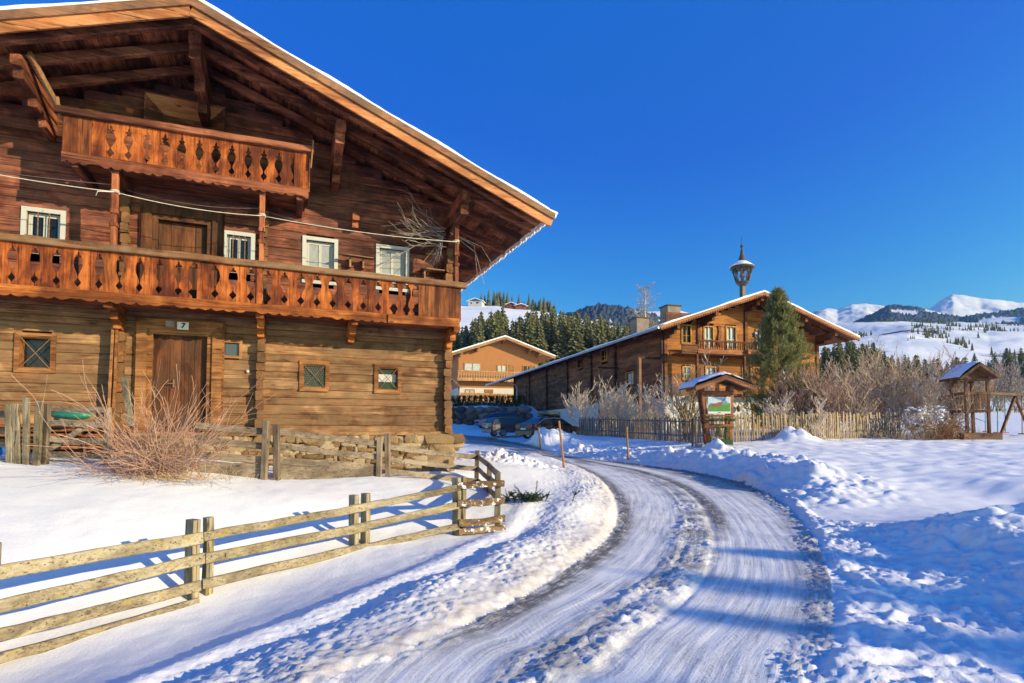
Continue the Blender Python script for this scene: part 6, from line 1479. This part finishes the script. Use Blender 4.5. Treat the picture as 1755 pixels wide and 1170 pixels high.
# 6 cut spruce boughs on the bank
M_NEEDLE = twig_mat('spruce_needles', (.010, .028, .012), (.035, .065, .022)); M_NEEDLE_L = twig_mat('olive_needles', (.11, .13, .045), (.38, .37, .14), leaf=True); M_BARK = plain('bark', (.10, .065, .04), .9, var=.3, scale=8); M_NEEDLE_F = twig_mat('forest_needles', (.080, .095, .040), (.25, .235, .09), leaf=True)  # lighter olive needles for the garden spruce, shelf twigs and dwarf conifers
def needle_bough(mb, rng, p, d, L, w, nn, nl=.05):
    d = Vector(d).normalized(); s = d.cross(Vector((0, 0, 1))); s = s.normalized() if s.length > .01 else Vector((1, 0, 0)); t_ = s.cross(d); tone = rng.random()
    for i in range(nn):
        q = Vector(p) + d * (L * (i + .5) / nn); a = rng.uniform(0, 6.283); o_ = s * math.cos(a) + t_ * math.sin(a); e = q + o_ * nl * rng.uniform(.7, 1.2) + d * nl * rng.uniform(.5, 1.0); k = d.cross(o_) * w
        mb.add([q - k, q + k, e], [(0, 1, 2)], min(1, max(0, tone + rng.uniform(-.2, .2))))
mb = MB(51); rng = random.Random(51)
for i in range(34):
    x_, y_ = rng.gauss(0, .28), rng.gauss(0, .10); d = Vector((rng.gauss(0, .8), rng.gauss(-.1, .5), rng.uniform(.15, .9))).normalized(); L = rng.uniform(.14, .34)
    mb.tube([(x_, y_, -.02), Vector((x_, y_, -.02)) + d * L], [.005, .003], 4); needle_bough(mb, rng, (x_, y_, -.02), d, L, .005, 60, .035)
    for k in range(3): q = Vector((x_, y_, -.02)) + d * L * rng.uniform(.3, .8); needle_bough(mb, rng, q, d + Vector((rng.gauss(0, .7), rng.gauss(0, .7), rng.gauss(0, .4))), L * .5, .005, 30, .03)
d = Vector((.15, 0, 1)); needle_bough(mb, rng, (.12, 0, 0), d, .36, .005, 90, .045); mb.tube([(.12, 0, -.05), (.17, 0, .36)], [.006, .003], 4)
o = mb.build('spruce_boughs', M_NEEDLE); o.location = gl(905, 860, 10.4, 0); tag(o, 'dark cut spruce boughs lying on the snow bank by the fence corner', 'branches')
# kiosk: fir twigs in the shelf box, two little box trees and their green trough
mb = MB(52); rng = random.Random(52)
for i in range(70):
    x_ = rng.uniform(-.47, .5); d = Vector((rng.gauss(0, .6), rng.gauss(-.5, .4), rng.uniform(.0, .8))); needle_bough(mb, rng, (x_, rng.uniform(-.2, .05), 0), d, rng.uniform(.12, .26), .012, 26, .05)
o = mb.build('fir_twigs', M_NEEDLE_L); o.location = (kp.x, KD - .08, KZ + kzz(720)); tag(o, 'green fir twigs laid along the shelf of the kiosk', 'fir twigs')
mb = MB(53)
tz_ = KZ + .04; mb.box(-.36, .36, -.13, .13, 0, .22, j=.01); o = mb.build('plant_trough', plain('dark_green_plastic', (.015, .06, .03), .5)); o.location = (kp.x + (1236 - 1232) * S, KD - .2, tz_); tag(o, 'dark green plant trough standing under the kiosk', 'plant trough')
for k, px in enumerate((1229, 1243)):
    mb = MB(54 + k); rng = random.Random(54 + k)
    for i in range(150):
        h_ = rng.random() ** .8; a = rng.uniform(0, 6.28); r_ = .17 * (1 - h_) ** .7; needle_bough(mb, rng, (r_ * .6 * math.cos(a), r_ * .6 * math.sin(a), h_ * .46), (math.cos(a) * .5, math.sin(a) * .5, 1), .12, .010, 9, .035)
    o = mb.build('dwarf_conifer', M_NEEDLE_L); o.location = (kp.x + (px - 1232) * S, KD - .2, tz_ + .2); tag(o, ('left' if k == 0 else 'right') + ' one of two small cone shaped conifers in the green trough', 'dwarf conifer', 'conifers in the kiosk trough')
# 7 tall spruce in the chalet garden
def big_spruce(seed, H, Rr, n_br, tuft, mm, mtrunk, needle=.12):
    mb = MB(seed); rng = random.Random(seed)
    for i in range(n_br):
        h_ = rng.random() ** .85; z = .15 + h_ * (H - .3); rr = Rr * (min(1.0, 1.22 * (1 - h_) ** .80) + .02) * rng.uniform(.75, 1.1) * (1 - .25 * max(0, .12 - h_) / .12)
        a = rng.uniform(0, 6.283); base = Vector((0, 0, z - .15 * rr)); tip = Vector((math.cos(a) * rr, math.sin(a) * rr, z + rr * rng.uniform(-.05, .3)))
        for k in range(tuft):
            f = rng.uniform(.35, 1.0); q = base.lerp(tip, f) + Vector((rng.gauss(0, .05), rng.gauss(0, .05), rng.gauss(0, .05)))
            d = Vector((math.cos(a) * .45 + rng.gauss(0, .3), math.sin(a) * .45 + rng.gauss(0, .3), rng.uniform(.5, 1.2))); needle_bough(mb, rng, q, d, rng.uniform(.16, .34), .016, 9, needle)
    for i in range(40): z = H - .9 * rng.random() ** 1.3; needle_bough(mb, rng, (rng.gauss(0, .03) * (H - z + .2) * 4, rng.gauss(0, .03) * (H - z + .2) * 4, z - .2), (rng.gauss(0, .25), rng.gauss(0, .25), 1.2), .3, .016, 10, needle * .8)
    return mb
tr = thing('spruce_tree', 'tall dense green spruce in front of the honey coloured gable', 'tree', gl(1338, 745, 29.0), 0)
big_spruce(60, 7.65, 2.1, 600, 11, None, None).build('crown', M_NEEDLE_L, tr)
mb = MB(61); mb.tube([(0, 0, -.1), (.03, 0, 3), (0, 0, 6.6)], [.16, .10, .02], 8); mb.build('trunk', M_BARK, tr)
# forest spruces: four shapes, copied
def forest_tree(seed, H, Rr):
    rng = random.Random(seed); mb = MB(seed); sm = MB(seed + 500); z = H * .06
    while z < H * .97:
        h_ = z / H; rr = Rr * (1 - h_) ** .85 * rng.uniform(.85, 1.1) + .12; nb = max(5, int(10 * (1 - h_) + 5)); a0 = rng.uniform(0, 6.28)
        for k in range(nb):
            a = a0 + 6.283 * k / nb + rng.uniform(-.2, .2); L = rr * rng.uniform(.7, 1.15); dr = L * rng.uniform(.15, .45); tone = rng.random(); ca, sa = math.cos(a), math.sin(a)
            w = L * .24 + .10; m1 = .55
            P = lambda r_, s_, zz: (ca * r_ - sa * s_, sa * r_ + ca * s_, zz)
            A, B, T = P(.05, 0, z + .25), P(L * m1, 0, z + .10 - dr * .35), P(L, 0, z - dr)
            vs = [A, B, T, P(L * .35, w * .8, z - .15 - dr * .3), P(L * .62, w, z - .25 - dr * .7), P(L * .88, w * .45, z - .2 - dr), P(L * .35, -w * .8, z - .15 - dr * .3), P(L * .62, -w, z - .25 - dr * .7), P(L * .88, -w * .45, z - .2 - dr), P(L * .5, w * .35, z - dr * .3), P(L * .5, -w * .35, z - dr * .3)]
            mb.add(vs, [(0, 9, 3), (1, 4, 9), (1, 5, 4), (1, 2, 5), (0, 6, 10), (10, 7, 1), (1, 7, 8), (1, 8, 2), (0, 1, 9), (0, 10, 1)], tone)
            if rng.random() < .42:
                sm.add([P(L * .45, w * .3, z + .06 - dr * .3), P(L * .95, 0, z + .06 - dr * .9), P(L * .5, -w * .3, z + .06 - dr * .3), P(L * .4, 0, z + .10 - dr * .25)], [(0, 1, 2), (0, 2, 3)])
        z += H * .032 * rng.uniform(.8, 1.2)
    mb.add([(-.1, 0, H * .92), (.1, 0, H * .92), (0, .05, H)], [(0, 1, 2)]); mb.add([(0, -.1, H * .92), (0, .1, H * .92), (0, .05, H)], [(0, 1, 2)])
    return mb, sm
FT = []
for k, (H, Rr) in enumerate(((17, 3.7), (15, 3.4), (18.5, 3.9), (13, 3.2))):
    mb, sm = forest_tree(70 + k, H, Rr); t_ = MB(1); t_.tube([(0, 0, -1), (0, 0, H * .5), (0, 0, H * .9)], [.28, .16, .04], 6); FT.append((mb.mesh('crown'), sm.mesh('snow_patches'), t_.mesh('trunk'), H))
    FT[-1][0].materials.append(M_NEEDLE_F); FT[-1][1].materials.append(M_SNOW); FT[-1][2].materials.append(M_BARK)
def put_tree(k, x, y, z, sc, rz, name, label, group):
    r_ = thing(name, label, 'tree', (x, y, z), rz, group); r_.scale = (sc * random.uniform(1.0, 1.4), sc * random.uniform(1.0, 1.4), sc)
    for nm, me in (('crown', FT[k][0]), ('snow_patches', FT[k][1]), ('trunk', FT[k][2])): o = bpy.data.objects.new(nm, me); COL.objects.link(o); o.parent = r_
    return r_
random.seed(8)
for row, (d0, n, x0, x1) in enumerate(((115, 26, 752, 1185), (121, 30, 760, 1185), (128, 30, 750, 1190), (136, 28, 755, 1190))):
    for i in range(n):
        px = x0 + (x1 - x0) * (i + random.uniform(.15, .85)) / n; d = d0 + random.uniform(-3, 3); p = at(px, 735, d); zb = gbase(p.x, p.y)
        top = float(np.interp(px, [740, 790, 845, 880, 930, 985, 1040, 1060, 1100, 1180], [566, 550, 522, 538, 522, 526, 534, 550, 546, 552])) + (10 - row * 4) + random.uniform(-8, 12); zt = -(top - 735) / 950 * d
        k = random.randrange(4); put_tree(k, p.x, p.y, zb, max(.35, (zt - zb) / FT[k][3]), random.uniform(0, 6), 'forest_spruce', 'sunlit snow dusted spruce in the forest behind the tan house', 'spruces of the forest behind the tan house')
for row, (d0, n, x0, x1) in enumerate(((88, 20, 1395, 1660), (98, 24, 1395, 1665))):
    for i in range(n):
        px = x0 + (x1 - x0) * (i + random.uniform(.1, .9)) / n; d = d0 + random.uniform(-4, 4); p = at(px, 735, d); zb = gbase(p.x, p.y)
        top = float(np.interp(px, [1400, 1440, 1500, 1520, 1560, 1660], [592, 580, 584, 596, 606, 610])) + random.uniform(-5, 12); zt = -(top - 735) / 950 * d
        k = random.randrange(4); put_tree(k, p.x, p.y, zb, max(.3, (zt - zb) / FT[k][3]), random.uniform(0, 6), 'dark_spruce', 'bluish spruce in the wood between the chalet and the play tower', 'spruces of the wood right of the chalet')
for i in range(16):
    px = 1635 + 150 * (i + random.random()) / 16; d = random.uniform(150, 190); p = at(px, 735, d); top = float(np.interp(px, [1640, 1690, 1755], [604, 598, 588])) + random.uniform(-4, 22); zt = -(top - 735) / 950 * d; zb = zt - random.uniform(9, 14)
    k = random.randrange(4); put_tree(k, p.x, p.y, zb, (zt - zb) / FT[k][3], random.uniform(0, 6), 'misty_spruce', 'hazy spruce standing far behind the play tower at the right edge', 'hazy spruces behind the play tower')
# far bare thicket behind the field
me_t = []
for k in range(3):
    mb = MB(80 + k); rng = random.Random(80 + k)
    for i in range(7): a = rng.uniform(0, 6.28); grow(mb, rng, (rng.gauss(0, .3), rng.gauss(0, .3), 0), (math.cos(a) * .4, math.sin(a) * .4, 1), rng.uniform(2.4, 3.8), .05, 3, up=.35, kids=(3, 5), shrink=.5, wob=.22, ang=.7, segs=3, rmin=.018)
    me = mb.mesh('bare_tree'); me.materials.append(M_TW_FAR if k != 1 else M_TW_BROWN); me_t.append(me)
for i in range(20):
    px = 1625 + 165 * (i + random.random()) / 20; d = random.uniform(60, 74); p = at(px, 735, d); o = bpy.data.objects.new('bare_tree', me_t[i % 3]); COL.objects.link(o); o.location = (p.x, p.y, gbase(p.x, p.y) - .1); s_c = random.uniform(.75, 1.15); o.scale = (s_c,) * 3; o.rotation_euler = (0, 0, random.uniform(0, 6)); tag(o, 'bare brownish tree of the thicket at the far edge of the snowy field', 'tree', 'bare trees of the far thicket')
for i in range(6):
    px = 1400 + 230 * (i + random.random()) / 6; d = random.uniform(58, 70); p = at(px, 735, d); o = bpy.data.objects.new('bare_tree', me_t[i % 3]); COL.objects.link(o); o.location = (p.x, p.y, gbase(p.x, p.y) - .1); s_c = random.uniform(.7, 1.2); o.scale = (s_c,) * 3; o.rotation_euler = (0, 0, random.uniform(0, 6)); tag(o, 'bare tree seen between the garden bushes and the dark wood', 'tree', 'bare trees behind the garden bushes')
# birch behind the chalet roof
bi = thing('birch_tree', 'bare pale birch rising behind the chalet roof beside the chimneys', 'tree', at(1107, 640, 70), 0); mb = MB(90); rng = random.Random(90); mb.tube([(0, 0, -4), (.1, 0, 5), (-.05, 0, 8), (.1, 0, 11.2)], [.2, .16, .10, .03], 7); mb.build('trunk', plain('birch_bark', (.42, .38, .35), .8, var=.3, scale=4), bi)
mb = MB(91)
for i in range(80): z = rng.uniform(3.6, 11); a = rng.uniform(0, 6.28); grow(mb, rng, (0, 0, z), (math.cos(a), math.sin(a), rng.uniform(.5, 1.4)), rng.uniform(1.2, 2.5) * (1.15 - z / 16), .026, 3, up=-.1, kids=(2, 4), shrink=.5, wob=.25, segs=3, rmin=.010)
mb.build('crown', M_TW_FAR, bi)
# hedge
hd = thing('green_hedge', 'clipped yellow green conifer hedge on top of the boulder wall', 'hedge', (0, 0, 0)); mb = MB(95); rng = random.Random(95); hx0, hx1 = at(640, 690, 62.5).x, at(900, 690, 62.5).x
x = hx0
while x < hx1:
    for i in range(120):
        h_ = rng.random(); a = rng.uniform(0, 6.28); r_ = .55 * (1 - h_ * .55); needle_bough(mb, rng, (x + r_ * math.cos(a), 62.5 + r_ * math.sin(a) * .8, 2.5 + h_ * 1.15), (math.cos(a) * .6, math.sin(a) * .6, .9), .22, .04, 6, .14)
    x += .62
mb.build('foliage', twig_mat('hedge_green', (.035, .05, .010), (.19, .18, .03), leaf=True), hd)

# trees standing right of the picture, whose shade lies on the road
SH = [((0.3, 7.35), 34), ((0.9, 5.7), 31), ((-0.5, 4.35), 36), ((2.4, 8.3), 28), ((4.0, 9.2), 30), ((6.8, 10.4), 27), ((3.4, 3.4), 29), ((1.6, 2.6), 33), ((10.5, 13.2), 24), ((5.0, 7.2), 22), ((4.6, 5.6), 25), ((6.0, 4.4), 20), ((9.0, 8.8), 22), ((3.3, 6.4), 30), ((5.4, 6.7), 36), ((5.0, 8.5), 26), ((4.7, 4.7), 33), ((4.0, 3.7), 24), ((2.2, 4.2), 30), ((2.6, 4.9), 38), ((3.0, 5.5), 27), ((5.6, 7.8), 40), ((4.2, 7.5), 34), ((2.9, 3.2), 37)]
for i, ((x, y), t_) in enumerate(SH):
    px_, py_ = x + SUN_H.x * t_, y + SUN_H.y * t_; zb = gbase(px_, py_); Ht = t_ * math.tan(SUN_EL) - 1.7 - zb; k = i % 4; o = put_tree(k, px_, py_, zb, Ht / FT[k][3], i * 1.3, 'roadside_spruce', 'spruce outside the right edge of the picture casting shade on the road', 'spruces outside the right edge'); w_ = 1.35 / o.scale.z * Ht / FT[k][3]; o.scale.x *= w_; o.scale.y *= w_

# ------------------------------------------------------------------ hills and mountains
def mtn_mat(name, forest, snow=(.80, .81, .83), scale=1.0):
    m, nt, b = mat(name); g = N(nt); f = g.attr('wood'); n = g.noise(g.coord('Object', (scale,) * 3), 1.0, 6, .7)
    col = g.mix(g.ramp(g.math('ADD', f, g.math('MULTIPLY', g.math('SUBTRACT', n, .5), .9)), [(.45, 0.0), (.56, 1.0)]), snow, g.mix(n, tuple(c * .6 for c in forest), tuple(c * 1.4 for c in forest)))
    nt.links.new(col, b.inputs['Base Color']); b.inputs['Roughness'].default_value = .9; b.inputs['Specular IOR Level'].default_value = .1; return m
def terrain_ridge(name, crest, D, d0, z0, back, noise, woodfn, mm, n=260, rows=70, power=1.0, px0=None, px1=None, seed=0, spike=0.0):
    cx = [c[0] for c in crest]; cy = [c[1] for c in crest]; px0 = cx[0] if px0 is None else px0; px1 = cx[-1] if px1 is None else px1
    PX = np.linspace(px0, px1, n); T = np.concatenate([np.linspace(0, 1, rows), 1 + np.linspace(.03, .6, 12)])
    pxg, tg = np.meshgrid(PX, T); d = d0 + (D - d0) * np.minimum(tg, 1) + back * np.maximum(tg - 1, 0); X = (pxg - CX) / F_PX * d; Y = d
    zc = (735.5 - np.interp(pxg, cx, cy)) / F_PX * D; s = np.minimum(tg, 1) ** power; z = z0 + (zc - z0) * s - np.maximum(tg - 1, 0) * back * .45
    nn = fbm(X / noise[1], Y / noise[1], 5, seed + 3) * noise[0]; z = z + nn * np.clip(np.minimum(tg, 1) * 4, 0, 1) * np.where(tg > .97, .45, 1)
    w = woodfn(pxg, tg, X, Y, z); z = z + spike * (w > .5) * np.abs(fbm(X / (noise[1] * .035), Y / (noise[1] * .035), 2, seed + 7))
    me = bpy.data.meshes.new(name); ny, nx = X.shape; idx = np.arange(nx * ny).reshape(ny, nx); q = np.stack([idx[:-1, :-1], idx[:-1, 1:], idx[1:, 1:], idx[1:, :-1]], -1).reshape(-1, 4)
    me.from_pydata(np.stack([X.ravel(), Y.ravel(), z.ravel()], -1).tolist(), [], q.tolist()); me.update(); a = me.attributes.new('wood', 'FLOAT', 'POINT'); a.data.foreach_set('value', w.ravel().astype(np.float32)); me.polygons.foreach_set('use_smooth', [True] * len(me.polygons)); me.materials.append(mm)
    o = bpy.data.objects.new(name, me); COL.objects.link(o); structure(o); return X, Y, z, w
FOR = (.070, .088, .095)  # paler blue-grey woods: some of the distance haze is mixed into the colour
hx, hy, hz_, _ = terrain_ridge('snowy_hill', [(300, 420), (560, 478), (700, 508), (790, 520), (850, 522), (900, 528), (960, 537), (1010, 549), (1045, 556), (1100, 574), (1170, 600), (1260, 640)], 380, 150, 9, 200, (2.2, 60), lambda p, t, X, Y, z: np.where((t < .35), .45 + .3 * fbm(X / 14, Y / 14, 3, 2), .12 + .2 * fbm(X / 20, Y / 20, 3, 4)), mtn_mat('hill_snow', (.06, .05, .04), scale=.08), power=.85, seed=1)
terrain_ridge('wooded_hill', [(900, 560), (960, 545), (985, 535), (1010, 527), (1040, 523), (1080, 528), (1120, 538), (1170, 556), (1240, 580), (1320, 600)], 900, 450, 40, 300, (8, 150), lambda p, t, X, Y, z: .70 + .55 * fbm(X / 100, Y / 100, 4, 5) - .45 * np.exp(-((t - .9) / .06) ** 2) * (p > 1085), mtn_mat('wood_far', FOR, scale=.03), n=340, seed=2, spike=9)
terrain_ridge('snowy_mountain', [(960, 575), (1010, 552), (1050, 544), (1085, 533), (1120, 531), (1165, 528), (1200, 538), (1250, 548), (1330, 552), (1380, 560)], 1350, 900, 90, 400, (16, 220), lambda p, t, X, Y, z: .22 + .65 * fbm(X / 110, Y / 110, 4, 15), mtn_mat('mountain_snow_far', FOR, scale=.016), seed=3)
terrain_ridge('high_mountains', [(1250, 562), (1330, 543), (1385, 532), (1420, 525), (1440, 529), (1465, 519), (1490, 517), (1520, 522), (1560, 526), (1598, 530), (1618, 515), (1640, 505), (1655, 507), (1690, 511), (1725, 510), (1755, 514), (1850, 520), (2000, 535)], 2050, 1350, 150, 700, (38, 210), lambda p, t, X, Y, z: .16 + .60 * fbm(X / 90, Y / 90, 5, 25) + .40 * (1 - sstep(.35, .72, t)), mtn_mat('high_snow', FOR, scale=.013), n=360, rows=90, seed=4)
terrain_ridge('wooded_slope', [(1395, 590), (1440, 574), (1470, 553), (1497, 541), (1528, 525), (1570, 528), (1610, 533), (1650, 543), (1700, 534), (1755, 528), (1900, 515), (2000, 512)], 1300, 620, 105, 350, (12, 170), lambda p, t, X, Y, z: .85 + .3 * fbm(X / 80, Y / 80, 4, 35) - .9 * np.exp(-(((p - 1557) / 26) ** 4 + ((t - .66) / .14) ** 4)) - .9 * np.exp(-(((p - 1635) / 42) ** 4 + ((t - .80) / .07) ** 4)) - .75 * np.exp(-(((p - 1720) / 40) ** 4 + ((t - .45) / .12) ** 4)), mtn_mat('wooded_slope_mix', FOR, scale=.02), n=340, rows=90, seed=5, spike=9)
mx, my, mz, mw = terrain_ridge('snowy_meadows', [(1340, 566), (1395, 559), (1440, 556), (1500, 557), (1560, 553), (1640, 555), (1700, 560), (1755, 558), (1900, 556), (2000, 560)], 600, 190, 14, 250, (6.5, 75), lambda p, t, X, Y, z: .16 + .62 * fbm(X / 32, Y / 16, 5, 45) + .22 * np.exp(-((t - .45) / .14) ** 2), mtn_mat('meadow_snow', (.07, .06, .05), scale=.05), n=300, rows=110, power=.8, seed=6)
# far woods and single trees on the slopes
def far_wood(name, label, pts, hmin, hmax, mm, seed):
    mb = MB(seed); rng = random.Random(seed)
    for (x, y, z) in pts:
        h = rng.uniform(hmin, hmax); r_ = h * rng.uniform(.13, .2); tone = rng.random(); n = 7
        for (zb, zt, k) in ((.05, .55, 1.0), (.32, .8, .72), (.58, 1.0, .45)):
            vs = [(x + r_ * k * rng.uniform(.75, 1.2) * math.cos(6.283 * i / n), y + r_ * k * rng.uniform(.75, 1.2) * math.sin(6.283 * i / n), z + h * (zb + rng.uniform(-.03, .03))) for i in range(n)] + [(x, y, z + h * zt)]
            mb.add(vs, [(i, (i + 1) % n, n) for i in range(n)], tone)
    o = mb.build(name, mm); o['kind'] = 'stuff'; o['label'] = label; o['category'] = 'wood'; return o
rng = random.Random(99)
def pick(X, Y, Z, W_, cond, n, r):            # clumps of trees
    idx = np.argwhere(cond); out = []
    while len(out) < n:
        j_ = idx[r.randrange(len(idx))]; c_ = 1 if r.random() < .35 else r.randint(4, 16)
        for k in range(c_):
            a_, b_ = int(np.clip(j_[0] + r.gauss(0, 1.2), 0, X.shape[0] - 14)), int(np.clip(j_[1] + r.gauss(0, 2.4), 0, X.shape[1] - 1)); out.append((X[a_, b_] + r.uniform(-2, 2), Y[a_, b_] + r.uniform(-2, 2), Z[a_, b_] - .5))
    return out
tgm = np.repeat(np.concatenate([np.linspace(0, 1, 110), 1 + np.linspace(.03, .6, 12)])[:, None], mx.shape[1], 1)
far_wood('scattered_trees', 'dark scattered trees on the snowy meadows', pick(mx, my, mz, mw, (mw > .24) & (tgm < .97), 900, rng), 1.2, 5, M_NEEDLE_F, 101)
hp = []
for i in range(66):
    px = rng.choice([rng.gauss(838, 16), rng.gauss(852, 7), rng.gauss(915, 18), rng.gauss(930, 16)]); d = 385 + rng.uniform(-6, 14); y_ = float(np.interp(px, [790, 850, 900, 960, 1010], [520, 522, 528, 537, 549])); p = at(px, y_ + 2, d); hp.append((p.x, p.y, p.z - 1))
far_wood('hilltop_wood', 'small hilltop wood beside the farm houses on the left hill', hp, 5, 13, M_NEEDLE_F, 102)
for i, (px, w, h, lab) in enumerate(((814, 9.5, 4.2, 'pale farm house with a snowy roof on the left hilltop'), (876, 6.5, 3.2, 'small brown hut on the hilltop right of the pale house'), (893, 8, 3.0, 'long low brown hut on the hilltop right of the small hut'))):
    y_ = float(np.interp(px, [790, 850, 900, 960], [520, 522, 528, 537])); p = at(px, y_ + 1, 372); o = thing('hill_house', lab, 'house', p, R(12 * i - 10)); m = MB(1); m.box(-w / 2, w / 2, 0, 8, -1.5, h * .62); m.build('wall', M_PLASTER if i == 0 else M_CH_DARK, o)
    m = MB(2); m.prism([(-w * .62, h * .55), (0, h), (w * .62, h * .55), (w * .62, h * .62), (0, h * 1.09), (-w * .62, h * .62)], -1, 9); m.build('roof', M_SNOW, o); m = MB(3); m.box(-w * .32, -w * .22, -.05, .0, .7, 1.7); m.box(w * .1, w * .25, -.05, .0, .7, 1.7); m.build('windows', M_GLASS, o)

# ------------------------------------------------------------------ exhaust steam round the estate car
p_ = on_ground(862, 754, 40.0); mb = MB(7)
mb.blob((0, 0, .45), 1.0, 3, .12, (1.5, 1.0, .75)); m = bpy.data.materials.new('exhaust_steam'); m.use_nodes = True; nt = m.node_tree; nt.nodes.clear(); g = N(nt); out = nt.nodes.new('ShaderNodeOutputMaterial'); pv = nt.nodes.new('ShaderNodeVolumePrincipled'); pv.inputs['Color'].default_value = (.9, .92, .95, 1)
v_ = g.coord('Object', (1, 1, 1)); sx = g.sep(v_); r2 = g.math('ADD', g.math('ADD', g.math('POWER', g.math('MULTIPLY', sx[0], .72), 2.0), g.math('POWER', sx[1], 2.0)), g.math('POWER', g.math('MULTIPLY', g.math('SUBTRACT', sx[2], .45), 1.5), 2.0))
dn = g.math('MULTIPLY', g.math('SUBTRACT', 1.0, r2, clamp=True), g.math('MULTIPLY', g.ramp(g.noise(v_, 1.6, 4, .6), [(.35, .0), (.7, 1.0)]), .32)); nt.links.new(dn, pv.inputs['Density']); nt.links.new(pv.outputs[0], out.inputs['Volume'])
o = mb.build('exhaust_steam', m, smooth=True); o.location = p_; o['kind'] = 'stuff'; o['label'] = 'pale exhaust steam drifting round the estate car'; o['category'] = 'steam'

# ------------------------------------------------------------------ air
hzb = MB(1); hzb.box(-2600, 3300, -140, 3000, -40, 560); m = bpy.data.materials.new('haze_air'); m.use_nodes = True; nt = m.node_tree; nt.nodes.clear(); out = nt.nodes.new('ShaderNodeOutputMaterial'); pv = nt.nodes.new('ShaderNodeVolumePrincipled'); pv.inputs['Color'].default_value = (.22, .52, 1, 1); pv.inputs['Density'].default_value = 1.9e-4; pv.inputs['Anisotropy'].default_value = .45; nt.links.new(pv.outputs[0], out.inputs['Volume'])
o = hzb.build('haze', m); o['kind'] = 'stuff'; o['label'] = 'thin blue air over the valley'; o['category'] = 'haze'
